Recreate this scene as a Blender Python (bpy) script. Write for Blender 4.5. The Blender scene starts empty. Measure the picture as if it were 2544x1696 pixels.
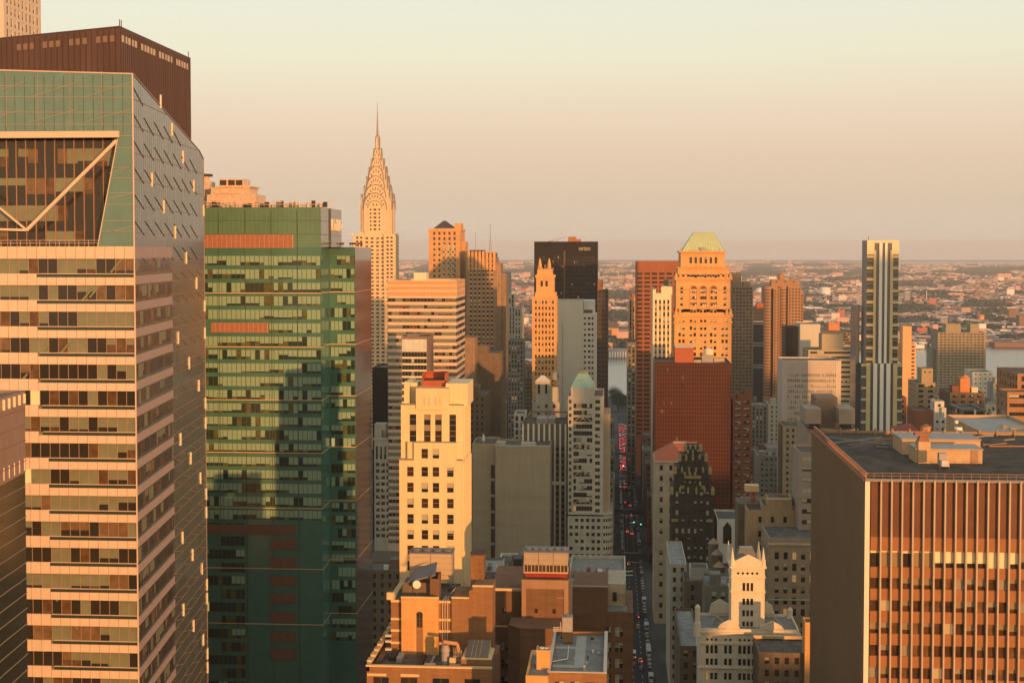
import bpy, math, random
from math import sin, cos, tan, pi, radians, atan2, sqrt
random.seed(7)
C = bpy.context.scene.collection
SC = bpy.context.scene
# ---------------------------------------------------------------- camera
F = 3515.0; H = 182.0; YAW = math.atan(262/F); PITCH = radians(2.2)
cam = bpy.data.cameras.new('camera'); camo = bpy.data.objects.new('camera', cam); C.objects.link(camo)
cam.sensor_width = 36; cam.lens = F/2544*36
SH = (624-848+F*tan(PITCH))/2544; cam.shift_y = SH
cam.clip_start = 1; cam.clip_end = 80000
camo.location = (0, 0, H); camo.rotation_euler = (pi/2-PITCH, 0, YAW); SC.camera = camo
# ---------------------------------------------------------------- world, sun, exposure
SUN_AZ = radians(30); SUN_EL = radians(2.6)      # the sun stands behind the camera, towards -Y, turned to +X
W = bpy.data.worlds.new('World'); SC.world = W; W.use_nodes = True
nt = W.node_tree; N = nt.nodes; L = nt.links; N.clear()
out = N.new('ShaderNodeOutputWorld')
sky = N.new('ShaderNodeTexSky'); sky.sky_type = 'NISHITA'; sky.sun_disc = False
sky.sun_elevation = SUN_EL; sky.sun_rotation = pi-SUN_AZ; sky.altitude = 180; sky.dust_density = 3.0; sky.air_density = 1.2
bg1 = N.new('ShaderNodeBackground'); bg1.inputs[1].default_value = 0.05; L.new(sky.outputs[0], bg1.inputs[0])
tc = N.new('ShaderNodeTexCoord'); sp = N.new('ShaderNodeSeparateXYZ'); L.new(tc.outputs['Generated'], sp.inputs[0])
def ramp(stops, fac):
    r = N.new('ShaderNodeValToRGB'); cr = r.color_ramp
    while len(cr.elements) > 1: cr.elements.remove(cr.elements[0])
    for i, (p, c) in enumerate(stops):
        e = cr.elements[0] if i == 0 else cr.elements.new(p)
        e.position = p; e.color = (*c, 1)
    L.new(fac, r.inputs[0]); return r.outputs[0]
def lin(r, g, b): return tuple(((v/255+.055)/1.055)**2.4 if v > 10 else v/255/12.92 for v in (r, g, b))
east = ramp([(0, lin(233,218,202)), (.015, lin(228,212,191)), (.036, lin(224,205,180)), (.064, lin(230,207,184)), (.092, lin(237,214,192)), (.134, lin(239,233,208)),
             (.173, lin(234,236,218)), (.30, lin(196,210,204)), (1, lin(140,160,176))], sp.outputs[2])
west = ramp([(0, (1.45,.90,.46)), (.08, (1.30,.94,.58)), (.25, (1.25,1.05,.72)), (.55, (.85,.80,.62)), (1, (.42,.48,.48))], sp.outputs[2])
ma = N.new('ShaderNodeMath'); ma.operation = 'MULTIPLY'; L.new(sp.outputs[1], ma.inputs[0]); ma.inputs[1].default_value = -cos(SUN_AZ)
mb_ = N.new('ShaderNodeMath'); mb_.operation = 'MULTIPLY_ADD'; L.new(sp.outputs[0], mb_.inputs[0]); mb_.inputs[1].default_value = sin(SUN_AZ); L.new(ma.outputs[0], mb_.inputs[2])
mr = N.new('ShaderNodeMapRange'); mr.inputs[1].default_value = -.3; mr.inputs[2].default_value = 1; L.new(mb_.outputs[0], mr.inputs[0])
mx = N.new('ShaderNodeMixRGB'); L.new(mr.outputs[0], mx.inputs[0]); L.new(east, mx.inputs[1]); L.new(west, mx.inputs[2])
bg2 = N.new('ShaderNodeBackground'); bg2.inputs[1].default_value = .80; L.new(mx.outputs[0], bg2.inputs[0])
ad = N.new('ShaderNodeAddShader'); L.new(bg1.outputs[0], ad.inputs[0]); L.new(bg2.outputs[0], ad.inputs[1]); L.new(ad.outputs[0], out.inputs[0])
sl = bpy.data.lights.new('sun', 'SUN'); so = bpy.data.objects.new('sun', sl); C.objects.link(so)
sl.energy = 4.6; sl.color = (1.0, .44, .14); sl.angle = radians(.55)
so.rotation_euler = (pi/2-SUN_EL, 0, SUN_AZ); so.location = (200, -300, 400)
SC.view_settings.view_transform = 'Standard'; SC.view_settings.look = 'None'; SC.view_settings.exposure = .2; SC.view_settings.gamma = 1
SC.cycles.max_bounces = 5; SC.cycles.diffuse_bounces = 2; SC.cycles.glossy_bounces = 3; SC.cycles.volume_bounces = 0
SC.cycles.caustics_reflective = False; SC.cycles.caustics_refractive = False; SC.cycles.sample_clamp_indirect = 4
# ---------------------------------------------------------------- measured points: photo pixel + distance east -> metres
def at(px, py, Y):
    u = (px-1272)/F; v = -(py-848-SH*2544)/F
    cx, cz = u, v*cos(PITCH)-sin(PITCH); cy = cos(PITCH)+v*sin(PITCH)
    X = cx*cos(YAW)-cy*sin(YAW); Yd = cx*sin(YAW)+cy*cos(YAW)
    t = Y/Yd
    return X*t, H+cz*t
def ax(px, Y, py=900): return at(px, py, Y)[0]
def az(py, Y, px=1534): return at(px, py, Y)[1]
# ---------------------------------------------------------------- materials
MATS = {}
def M(name, col, rough=.85, n=.18, ns=.08, metal=0, spec=.3, streak=.0, emit=None, es=0, stretch=None, bump=0):
    if name in MATS: return MATS[name]
    m = bpy.data.materials.new(name); m.use_nodes = True; t = m.node_tree; b = t.nodes['Principled BSDF']
    b.inputs['Roughness'].default_value = rough; b.inputs['Metallic'].default_value = metal
    b.inputs['Specular IOR Level'].default_value = spec
    b.inputs['Base Color'].default_value = (*col, 1)
    if n > 0:
        c = t.nodes.new('ShaderNodeTexCoord'); g = t.nodes.new('ShaderNodeNewGeometry')
        mp = t.nodes.new('ShaderNodeMapping'); t.links.new(g.outputs['Position'], mp.inputs[0])
        if stretch: mp.inputs['Scale'].default_value = stretch
        z = t.nodes.new('ShaderNodeTexNoise'); z.inputs['Scale'].default_value = ns; z.inputs['Detail'].default_value = 6; z.inputs['Roughness'].default_value = .7
        t.links.new(mp.outputs[0], z.inputs['Vector'])
        r = t.nodes.new('ShaderNodeMapRange'); r.inputs[1].default_value = .3; r.inputs[2].default_value = .7
        r.inputs[3].default_value = 1-n; r.inputs[4].default_value = 1+n; t.links.new(z.outputs[0], r.inputs[0])
        last = r.outputs[0]
        if streak > 0:
            m2 = t.nodes.new('ShaderNodeMapping'); m2.inputs['Scale'].default_value = (.9, .9, .04); t.links.new(g.outputs['Position'], m2.inputs[0])
            z2 = t.nodes.new('ShaderNodeTexNoise'); z2.inputs['Scale'].default_value = 1.0; z2.inputs['Detail'].default_value = 3; t.links.new(m2.outputs[0], z2.inputs['Vector'])
            r2 = t.nodes.new('ShaderNodeMapRange'); r2.inputs[1].default_value = .35; r2.inputs[2].default_value = .65; r2.inputs[3].default_value = 1-streak; r2.inputs[4].default_value = 1.02; t.links.new(z2.outputs[0], r2.inputs[0])
            mm = t.nodes.new('ShaderNodeMath'); mm.operation = 'MULTIPLY'; t.links.new(last, mm.inputs[0]); t.links.new(r2.outputs[0], mm.inputs[1]); last = mm.outputs[0]
        v = t.nodes.new('ShaderNodeVectorMath'); v.operation = 'SCALE'; v.inputs[0].default_value = col; t.links.new(last, v.inputs['Scale'])
        t.links.new(v.outputs[0], b.inputs['Base Color'])
        if bump:
            bm = t.nodes.new('ShaderNodeBump'); bm.inputs['Strength'].default_value = bump; bm.inputs['Distance'].default_value = .3; t.links.new(z.outputs[0], bm.inputs['Height']); t.links.new(bm.outputs[0], b.inputs['Normal'])
    if emit: b.inputs['Emission Color'].default_value = (*emit, 1); b.inputs['Emission Strength'].default_value = es
    MATS[name] = m; return m
glass = M('glass_dark', (.020,.024,.022), .08, .0, spec=.6)
glassb = M('glass_brown', (.045,.032,.022), .1, .3, .3, spec=.6)
blind = M('blind_pale', (.42,.40,.31), .5, .08, .5, spec=.5)
blind2 = M('blind_tan', (.26,.21,.14), .5, .1, .5, spec=.5)
litw = M('lit_room', (.3,.2,.1), .5, 0, emit=(1,.55,.2), es=.22)
WM = [glass, glassb, blind, blind2, litw]           # window mesh material slots 0-4; 5 frame, 6 spandrel
# ---------------------------------------------------------------- mesh building
class MB:
    def __init__(s): s.v = []; s.f = []; s.m = []
    def quad(s, a, b, c, d, m=0):
        n = len(s.v); s.v += [a, b, c, d]; s.f.append((n, n+1, n+2, n+3)); s.m.append(m)
    def tri(s, a, b, c, m=0):
        n = len(s.v); s.v += [a, b, c]; s.f.append((n, n+1, n+2)); s.m.append(m)
    def poly(s, pts, m=0):
        n = len(s.v); s.v += list(pts); s.f.append(tuple(range(n, n+len(pts)))); s.m.append(m)
    def box(s, x0, x1, y0, y1, z0, z1, m=0, skip=''):
        n = len(s.v); s.v += [(x0,y0,z0),(x1,y0,z0),(x1,y1,z0),(x0,y1,z0),(x0,y0,z1),(x1,y0,z1),(x1,y1,z1),(x0,y1,z1)]
        for k, f in (('D',(3,2,1,0)),('T',(4,5,6,7)),('F',(0,1,5,4)),('R',(1,2,6,5)),('B',(2,3,7,6)),('L',(3,0,4,7))):
            if k not in skip: s.f.append(tuple(n+i for i in f)); s.m.append(m)
    def prism(s, pts, z0, z1, m=0, top=True, zt=None):
        n = len(s.v); k = len(pts)
        s.v += [(x, y, z0) for x, y in pts]+[(x, y, (zt[i] if zt else z1)) for i, (x, y) in enumerate(pts)]
        for i in range(k):
            j = (i+1) % k; s.f.append((n+i, n+j, n+k+j, n+k+i)); s.m.append(m)
        if top: s.f.append(tuple(n+k+i for i in range(k))); s.m.append(m)
    def cone(s, x, y, z0, z1, r0, r1, k=12, m=0, cap=True):
        n = len(s.v)
        for r, z in ((r0, z0), (r1, z1)):
            s.v += [(x+r*cos(2*pi*i/k), y+r*sin(2*pi*i/k), z) for i in range(k)]
        for i in range(k):
            j = (i+1) % k; s.f.append((n+i, n+j, n+k+j, n+k+i)); s.m.append(m)
        if cap: s.f.append(tuple(n+k+i for i in range(k))); s.m.append(m)
    def frustum(s, x0, x1, y0, y1, z0, X0, X1, Y0, Y1, z1, m=0):
        n = len(s.v); s.v += [(x0,y0,z0),(x1,y0,z0),(x1,y1,z0),(x0,y1,z0),(X0,Y0,z1),(X1,Y0,z1),(X1,Y1,z1),(X0,Y1,z1)]
        for f in ((4,5,6,7),(0,1,5,4),(1,2,6,5),(2,3,7,6),(3,0,4,7)): s.f.append(tuple(n+i for i in f)); s.m.append(m)
    def bar(s, a, b, r, m=0, k=4):
        ax_, ay, az_ = (b[i]-a[i] for i in range(3)); l = sqrt(ax_*ax_+ay*ay+az_*az_) or 1; d = (ax_/l, ay/l, az_/l)
        up = (0,0,1) if abs(d[2]) < .9 else (1,0,0)
        p = (d[1]*up[2]-d[2]*up[1], d[2]*up[0]-d[0]*up[2], d[0]*up[1]-d[1]*up[0]); pl = sqrt(sum(t*t for t in p)); p = tuple(t/pl for t in p)
        q = (d[1]*p[2]-d[2]*p[1], d[2]*p[0]-d[0]*p[2], d[0]*p[1]-d[1]*p[0]); n = len(s.v)
        for e in (a, b):
            for i in range(k):
                t = 2*pi*(i+.5)/k; s.v.append(tuple(e[j]+r*(cos(t)*p[j]+sin(t)*q[j]) for j in range(3)))
        for i in range(k):
            j = (i+1) % k; s.f.append((n+i, n+k+i, n+k+j, n+j)); s.m.append(m)
        s.f.append(tuple(n+i for i in range(k))); s.m.append(m); s.f.append(tuple(n+k+k-1-i for i in range(k))); s.m.append(m)
    def mesh(s, name, mats, off=(0,0,0)):
        me = bpy.data.meshes.new(name)
        me.from_pydata([(a-off[0], b-off[1], c-off[2]) for a, b, c in s.v], [], s.f)
        for m in mats: me.materials.append(m)
        me.polygons.foreach_set('material_index', s.m); me.update(); return me
    def build(s, name, mats, parent=None, **kw):
        if not s.f: return None
        if not isinstance(mats, (list, tuple)): mats = [mats]
        off = tuple(parent['_w']) if parent is not None and '_w' in parent else (0,0,0)
        if parent is not None and off == (0,0,0): off = tuple(wloc(parent))
        if parent is None and kw.get('loc'): off = kw['loc']
        o = bpy.data.objects.new(name, s.mesh(name, mats, off)); C.objects.link(o)
        if parent is not None: o.parent = parent
        elif kw.get('loc'): o.location = kw['loc']
        if kw.get('label'): tag(o, kw['label'], kw.get('cat'), kw.get('group'))
        if kw.get('kind'): o['kind'] = kw['kind']
        return o
def wloc(o):
    x, y, z = o.location
    while o.parent is not None: o = o.parent; x += o.location[0]; y += o.location[1]; z += o.location[2]
    return x, y, z
def tag(o, label, cat, group=None):
    if label: o['label'] = label
    if cat: o['category'] = cat
    if group: o['group'] = group
    return o
def thing(name, label, cat, loc, group=None):
    o = bpy.data.objects.new(name, None); C.objects.link(o); o.location = loc; return tag(o, label, cat, group)
# ---------------------------------------------------------------- facades
class Fr:                                            # a face: origin (lower left seen from outside), direction, width, height
    def __init__(s, O, U, W_, H_): s.O = O; s.U = U; s.W = W_; s.H = H_; s.N = (U[1], -U[0], 0)
    def p(s, u, v, d=0): return (s.O[0]+s.U[0]*u-s.N[0]*d, s.O[1]+s.U[1]*u-s.N[1]*d, s.O[2]+v)
def frame(x0, x1, y0, y1, z0, z1, side):
    h = z1-z0
    return {'F': Fr((x0,y0,z0),(1,0),x1-x0,h), 'R': Fr((x1,y0,z0),(0,1),y1-y0,h), 'L': Fr((x0,y1,z0),(0,-1),y1-y0,h)}[side]
def wall(mb, fr, cols, rows, d=.3, m=0):
    """face with openings cols x rows (lists of (a,b)), with reveals d deep"""
    v = 0
    def q(u0, v0, u1, v1): 
        if u1-u0 > 1e-4 and v1-v0 > 1e-4: mb.quad(fr.p(u0,v0), fr.p(u1,v0), fr.p(u1,v1), fr.p(u0,v1), m)
    if not cols: rows = []
    for (a, b) in rows:
        q(0, v, fr.W, a); u = 0
        for (c, e) in cols:
            q(u, a, c, b); u = e
            mb.quad(fr.p(c,a), fr.p(c,a,d), fr.p(c,b,d), fr.p(c,b), m); mb.quad(fr.p(e,a,d), fr.p(e,a), fr.p(e,b), fr.p(e,b,d), m)
            mb.quad(fr.p(c,a), fr.p(e,a), fr.p(e,a,d), fr.p(c,a,d), m); mb.quad(fr.p(c,b,d), fr.p(e,b,d), fr.p(e,b), fr.p(c,b), m)
        q(u, a, fr.W, b); v = b
    q(0, v, fr.W, fr.H)
def rq(mb, x0, z0, x1, z1, m, y=0): mb.quad((x0,y,z0),(x1,y,z0),(x1,y,z1),(x0,y,z1), m)
def winpane(mb, x0, z0, x1, z1, pb, rnd, sash=True):
    """one window: dark glass, maybe a blind drawn part way"""
    r = rnd.random()
    if r < pb:
        f = rnd.choice((.35,.5,.5,.65,1.0)); zb = z1-(z1-z0)*f; bm = 2 if rnd.random() < .7 else 3
        rq(mb, x0, zb, x1, z1, bm)
        if f < 1: rq(mb, x0, z0, x1, zb, 0)
    elif r > .9965: rq(mb, x0, z0, x1, z1, 4)
    else: rq(mb, x0, z0, x1, z1, 0 if rnd.random() < .65 else 1)
def win_mesh(w, h, style, var, pb, fm):
    key = ('w', round(w,2), round(h,2), style, var, pb, fm.name)
    if key in MATS: return MATS[key]
    rnd = random.Random(str(key)); mb = MB(); t = .07
    if style == 'pair':
        winpane(mb, 0, 0, w*.47, h, pb, rnd); winpane(mb, w*.53, 0, w, h, pb, rnd); rq(mb, w*.47, 0, w*.53, h, 5)
        for a, b in ((0, w*.47), (w*.53, w)): rq(mb, a, h*.48, b, h*.53, 5, -.04)
    elif style == 'sash':
        winpane(mb, 0, 0, w, h, pb, rnd); rq(mb, 0, h*.49, w, h*.49+t, 5, -.04)
        rq(mb, 0, 0, t, h, 5, -.04); rq(mb, w-t, 0, w, h, 5, -.04)
    elif style == 'multi':
        n = max(1, round(w/1.4))
        for i in range(n): winpane(mb, w*i/n, 0, w*(i+1)/n, h, pb, rnd)
        for i in range(1, n): rq(mb, w*i/n-t/2, 0, w*i/n+t/2, h, 5, -.04)
    elif style == 'tall':
        n = max(2, round(h/1.3))
        for i in range(n): rq(mb, 0, h*i/n, w, h*(i+1)/n, rnd.choice((0,1,1,0,3)))
        for i in range(n+1): rq(mb, 0, min(h*i/n, h-t), w, min(h*i/n, h-t)+t, 5, -.04)
    else: winpane(mb, 0, 0, w, h, pb, rnd)
    me = mb.mesh('window', WM+[fm]); MATS[key] = me; return me
frame_m = M('window_frame', (.16,.13,.09), .6, 0)
def put_windows(root, wins, style='sash', pb=.3, fm=None, cap=100, name='window', nvar=7):
    """wins: list of (frame,u0,v0,w,h,d). The first `cap` become window parts, the rest one stuff part"""
    fm = fm or frame_m; off = wloc(root)
    wins = sorted(wins, key=lambda q: (-q[3]*q[4]*(1.0 if abs(q[0].U[0]) > .5 else .2), -q[0].O[2]-q[2]))
    mb = MB()
    for i, (fr, u, v, w, h, d) in enumerate(wins):
        me = win_mesh(w, h, style, random.randrange(nvar), pb, fm); p = fr.p(u, v, d)
        if i < cap:
            o = bpy.data.objects.new(name, me); C.objects.link(o); o.parent = root
            o.location = (p[0]-off[0], p[1]-off[1], p[2]-off[2]); o.rotation_euler = (0, 0, atan2(fr.U[1], fr.U[0]))
        else:
            n = len(mb.v); U = fr.U; Nn = fr.N
            mb.v += [(p[0]+c.co[0]*U[0]-c.co[1]*Nn[0], p[1]+c.co[0]*U[1]-c.co[1]*Nn[1], p[2]+c.co[2]) for c in me.vertices]
            for pl in me.polygons: mb.f.append(tuple(n+k for k in pl.vertices)); mb.m.append(pl.material_index)
    if mb.f: mb.build('windows', WM+[fm], root, kind='stuff')
def band(root, fr, u0, u1, v0, v1, d, dx=1.5, pb=.4, fm=None, tint=None, name='window_band', run=3, mw=.08, fs=(.45,.6,.7,.8,.85), pf=.45):
    """one storey's strip of glass: panes in runs with blinds at various heights, mullions"""
    mb = MB(); n = max(1, round((u1-u0)/dx)); w = (u1-u0)/n; h = v1-v0; i = 0
    mats = (tint or WM)+[fm or frame_m]
    while i < n:
        k = min(n-i, random.randint(1, run)); r = random.random()
        if r < pb*pf: f = 1.0
        elif r < pb: f = random.choice(fs)
        else: f = 0
        bm = 2 if random.random() < .8 else 3
        for j in range(k):
            a, b = u0+w*(i+j), u0+w*(i+j+1); g = 0 if random.random() < .75 else 1
            if f > 0 and random.random() < .1: ff = 0
            else: ff = f
            vb = v1-h*ff
            if ff > 0: mb.quad(fr.p(a,vb,d), fr.p(b,vb,d), fr.p(b,v1,d), fr.p(a,v1,d), bm)
            if ff < 1: mb.quad(fr.p(a,v0,d), fr.p(b,v0,d), fr.p(b,vb,d), fr.p(a,vb,d), 4 if (ff == 0 and random.random() < .01) else g)
        i += k
    if mw:
        for i in range(n+1):
            a = min(max(u0+w*i-mw/2, u0), u1-mw); mb.quad(fr.p(a,v0,d-.06), fr.p(a+mw,v0,d-.06), fr.p(a+mw,v1,d-.06), fr.p(a,v1,d-.06), len(mats)-1)
    return mb.build(name, mats, root)
def grid(fr, g):
    """columns and rows of openings for a face. g: w,h,dx,dy,mu (side margin),mt (top margin),vmin (absolute z below which the wall stays plain)"""
    W_, mu = fr.W, g.get('mu', .8); n = max(1, int((W_-2*mu-g['w'])/g['dx']+1.0001))
    u0 = (W_-((n-1)*g['dx']+g['w']))/2; cols = [(u0+i*g['dx'], u0+i*g['dx']+g['w']) for i in range(n)]
    if u0 < 0: cols = []
    v = fr.H-g.get('mt', 1.5)-g['h']; rows = []
    while v > max(.5, g.get('vmin', 0)-fr.O[2]): rows.append((v, v+g['h'])); v -= g['dy']
    return cols, rows[::-1]
def dress(root, mb, fr, g, wins, m=0):
    """apply a facade spec to one face"""
    if not g: wall(mb, fr, [], [], 0, m); return
    k = g.get('k', 'punch'); d = g.get('d', .25)
    if k == 'punch':
        cols, rows = grid(fr, g); wall(mb, fr, cols, rows, d, m)
        wins += [(fr, a, v, b-a, e-v, d) for (v, e) in rows for (a, b) in cols]
    elif k == 'ribbon':
        g2 = dict(g); g2['w'] = max(.5, fr.W-2*g.get('mu', .8)); g2['dx'] = 999; cols, rows = grid(fr, g2); wall(mb, fr, cols, rows, d, m)
        for (v, e) in rows:
            for (a, b) in cols: band(root, fr, a, b, v, e, d, g.get('px', 1.6), g.get('pb', .4), g.get('fm'), run=g.get('run', 3))
    elif k == 'strip':
        g2 = dict(g); g2['h'] = .1; cols, _ = grid(fr, g2); v1 = fr.H-g.get('mt', 2); v0 = max(.5, g.get('vmin', 0)-fr.O[2])
        if v1 <= v0: wall(mb, fr, [], [], 0, m); return
        wall(mb, fr, cols, [(v0, v1)], d, m)
        off = wloc(root); var = [None]*4
        for a, b in cols:
            i = random.randrange(4)
            if var[i] is None:
                s = MB(); v = v1-v0; w = b-a
                while v > .3:
                    sp_ = g.get('sp', 1.2); hw = min(g['dy']-sp_, v)
                    winpane(s, 0, v-hw, w, v, g.get('pb', .3), random); v -= hw
                    if v > .3: rq(s, 0, max(0, v-sp_), w, v, 6, -.08)
                    v -= sp_
                var[i] = s.mesh('window_strip', WM+[frame_m, g.get('spm', frame_m)])
            o = bpy.data.objects.new('window_strip', var[i]); C.objects.link(o); o.parent = root; p = fr.p(a, v0, d)
            o.location = (p[0]-off[0], p[1]-off[1], p[2]-off[2]); o.rotation_euler = (0, 0, atan2(fr.U[1], fr.U[0]))
def block(root, mb, x0, x1, y0, y1, z0, z1, gF=None, gR=None, gL=None, wins=None, m=0, mroof=None, par=.9):
    """one rectangular volume of a building, with its facades, parapet and roof"""
    own = wins is None; wins = [] if own else wins
    for s, g in (('F', gF), ('R', gR), ('L', gL)): dress(root, mb, frame(x0, x1, y0, y1, z0, z1, s), g, wins, m)
    mb.quad((x1,y1,z0), (x0,y1,z0), (x0,y1,z1), (x1,y1,z1), m)
    mr_ = m if mroof is None else mroof; t = .4
    if par and x1-x0 > 3 and y1-y0 > 3:
        zr = z1-par
        mb.quad((x0+t,y0+t,zr), (x1-t,y0+t,zr), (x1-t,y1-t,zr), (x0+t,y1-t,zr), mr_)
        for a, b, c, d in (((x0,y0),(x1,y0),(x1-t,y0+t),(x0+t,y0+t)), ((x1,y0),(x1,y1),(x1-t,y1-t),(x1-t,y0+t)), ((x1,y1),(x0,y1),(x0+t,y1-t),(x1-t,y1-t)), ((x0,y1),(x0,y0),(x0+t,y0+t),(x0+t,y1-t))):
            mb.quad((*a,z1), (*b,z1), (*c,z1), (*d,z1), m); mb.quad((*d,z1), (*c,z1), (*c,zr), (*d,zr), m)
    else: mb.quad((x0,y0,z1), (x1,y0,z1), (x1,y1,z1), (x0,y1,z1), mr_)
    return wins
roof_m = M('roof_felt', (.11,.10,.085), .9, .5, .3)
roof_l = M('roof_pale', (.30,.28,.25), .9, .4, .35)
def building(name, label, px0, px1, py, Y, dep, wm, gF=None, gR=None, gL=None, z0=0, group=None, style='sash', pb=.3, cap=100, tops=(), roof=None, ret=False, fm=None, cat='building'):
    """px0..px1 the front's edges in the photo, py its roof line, Y its distance, dep its depth"""
    x0, x1 = ax(px0, Y, py), ax(px1, Y, py); z1 = az(py, Y); root = thing(name, label, cat, ((x0+x1)/2, Y+dep/2, 0), group)
    mb = MB(); wins = []
    block(root, mb, x0, x1, Y, Y+dep, z0, z1, gF, gR if x1 < 25 else None, gL if x0 > -10 else None, wins, 0, 1)
    for t in tops:                                   # (px0,px1,py,dy0,dep,spec,mat) upper blocks
        a, b, c, dy0, dd, g = t[:6]; zt = az(c, Y+dy0); mm = t[6] if len(t) > 6 else None
        zb = z1-.9 if dy0 > 0 else z1; fx0, fx1 = ax(a, Y+dy0, c), ax(b, Y+dy0, c)
        if mm:
            m2 = MB(); block(root, m2, fx0, fx1, Y+dy0, Y+dy0+dd, z1-.9, zt, g, g if fx1 < 25 else None, g if fx0 > -10 else None, wins, 0, 1, par=.4)
            m2.build('penthouse', [mm, roof or roof_m], root)
        else: block(root, mb, fx0, fx1, Y+dy0, Y+dy0+dd, z1-.9, zt, g, g if fx1 < 25 else None, g if fx0 > -10 else None, wins, 0, 1, par=.4)
    mb.build('wall', [wm, roof or roof_m], root)
    if wins: put_windows(root, wins, style, pb, fm, cap)
    return (root, x0, x1, z1)
# ================================================================ near towers
def fbox(mb, fr, u0, u1, v0, v1, d0, d1, m=0):
    """box standing on a face between depths d0 (outer, negative = proud) and d1"""
    a = [fr.p(u0,v0,d0), fr.p(u1,v0,d0), fr.p(u1,v1,d0), fr.p(u0,v1,d0)]; b = [fr.p(u0,v0,d1), fr.p(u1,v0,d1), fr.p(u1,v1,d1), fr.p(u0,v1,d1)]
    mb.quad(*a, m); mb.quad(b[0], a[0], a[3], b[3], m); mb.quad(a[1], b[1], b[2], a[2], m); mb.quad(a[3], a[2], b[2], b[3], m); mb.quad(b[0], b[1], a[1], a[0], m)
panel_m = M('ceramic_panel', (.64,.49,.36), .6, .07, .5); panel_p = M('ceramic_panel_side', (.36,.27,.24), .5, .08, .5)  # side panels: same ceramic, weaker grazing light put into the darker tone
joint_m = M('panel_joint', (.20,.15,.11), .8, 0); teal_m = M('teal_glass', (.10,.19,.16), .12, .15, .35, spec=.8)
sidegl = M('grey_curtain_glass', (.10,.105,.085), .09, .55, .45, spec=.9, stretch=(1,1,.35), bump=.05); fin_m = M('bright_fin', (.80,.70,.52), .5, 0)
bronze = M('bronze_mullion', (.42,.24,.15), .5, 0, metal=.2); darks = M('dark_green_strip', (.035,.05,.035), .3, 0, spec=.6)
g_d = M('office_dark', (.030,.026,.018), .12, 0, spec=.5); g_b = M('office_brown', (.11,.062,.028), .25, .5, .8, spec=.4)
b_o = M('olive_blind', (.185,.19,.115), .35, .12, .6, spec=.5); b_o2 = M('brown_room', (.16,.10,.045), .35, .4, .7, spec=.5); lit2 = M('lit_office', (.3,.25,.1), .5, 0, emit=(1,.7,.25), es=.5)
OT = [g_d, g_b, b_o, b_o2, lit2]
# ---- tower with ceramic bands at the left edge
Yt = 220.0; XR = ax(337, Yt, 950); XL = XR-38; FH = 4.22; zt = az(612, Yt); ztop = az(172, Yt)
tt = thing('glass_tower', 'tall tower at the left edge with pale ceramic bands and a slanting glass top', 'tower', (XR-19, Yt+30, 0))
th = radians(6.6); sw = 63.0; sU = (-sin(th), cos(th)); sE = (XR+sU[0]*sw, Yt+sU[1]*sw)
fr = Fr((XL, Yt, 0), (1,0), XR-XL, ztop)
core = MB(); core.prism([(XL,Yt+.5),(XR-.5,Yt+.5),(sE[0]-.5,sE[1]-.5),(XL,sE[1]-.5)], 0, 182, 0, zt=[zt-.3]*4); core.build('core', darks, tt)
nfl = 34
for k in range(nfl):
    v = zt-1.95-FH*k
    band(tt, fr, 0, fr.W, v-2.35, v, .30, 1.6, .62, bronze, OT, run=3, mw=.10)
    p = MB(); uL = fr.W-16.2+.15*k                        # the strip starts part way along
    top = v-2.35; n = int(fr.W/1.6)+1
    if k == 0:
        for i in range(n):
            a = max(0, fr.W-1.6*(i+1)); b = fr.W-1.6*i
            if b > 0: fbox(p, fr, a+.035, b-.035, v, zt, 0, .3, 0)
        fbox(p, fr, 0, fr.W, v, zt-.05, .05, .35, 1)
    for i in range(n):
        a = max(0, fr.W-1.6*(i+1)); b = fr.W-1.6*i
        if b <= 0: break
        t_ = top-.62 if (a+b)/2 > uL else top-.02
        fbox(p, fr, a+.035, b-.035, top-1.87, t_, 0, .3, 0)
    fbox(p, fr, 0, fr.W, top-1.86, top-.04, .06, .32, 1)
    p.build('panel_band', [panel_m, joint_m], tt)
    s = MB(); fbox(s, fr, uL, fr.W, top-.60, top-.10, .02, .3, 0); fbox(s, fr, uL, fr.W, top-.10, top, -.02, .3, 1); s.build('shadow_strip', [darks, panel_m], tt)  # recessed dark green strip under a pale sill bar
# inclined braces seen through the office glass
for px, py, sg in ((215,735,1),(238,722,1),(158,870,1),(105,878,1),(55,945,1),(290,660,1),(130,1475,-1),(180,1545,-1),(285,1665,-1),(255,1610,-1)):
    X, Z = at(px, py, Yt+.2); b = MB(); b.bar((X-1.0, Yt+.27, Z-1.1*sg), (X+.9, Yt+.27, Z+1.1*sg), .22, 0); b.build('brace', b_o, tt)
# upper glass with the cut-out terrace box
up = MB(); zc = az(326, Yt); u_s0 = ax(243, Yt, 610)-XL; u_s1 = ax(293, Yt, 335)-XL; hL = az(150, Yt)
up.poly([fr.p(0,zc), fr.p(fr.W,zc), fr.p(fr.W,ztop), fr.p(0,hL)], 0)
up.poly([fr.p(u_s0,zt), fr.p(fr.W,zt), fr.p(fr.W,zc), fr.p(u_s1,zc)], 0)
up.quad(fr.p(0,zt,3), fr.p(u_s0,zt,3), fr.p(u_s1,zc,3), fr.p(0,zc,3), 1)
up.quad(fr.p(u_s0,zt,0), fr.p(u_s1,zc,0), fr.p(u_s1,zc,3), fr.p(u_s0,zt,3), 1); up.quad(fr.p(0,zc,0), fr.p(u_s1,zc,0), fr.p(u_s1,zc,3), fr.p(0,zc,3), 1)
up.quad(fr.p(0,zt), fr.p(fr.W,zt), fr.p(fr.W,zt,3), fr.p(0,zt,3), 2)
up.build('curtain_wall', [teal_m, g_d, joint_m], tt)
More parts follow.
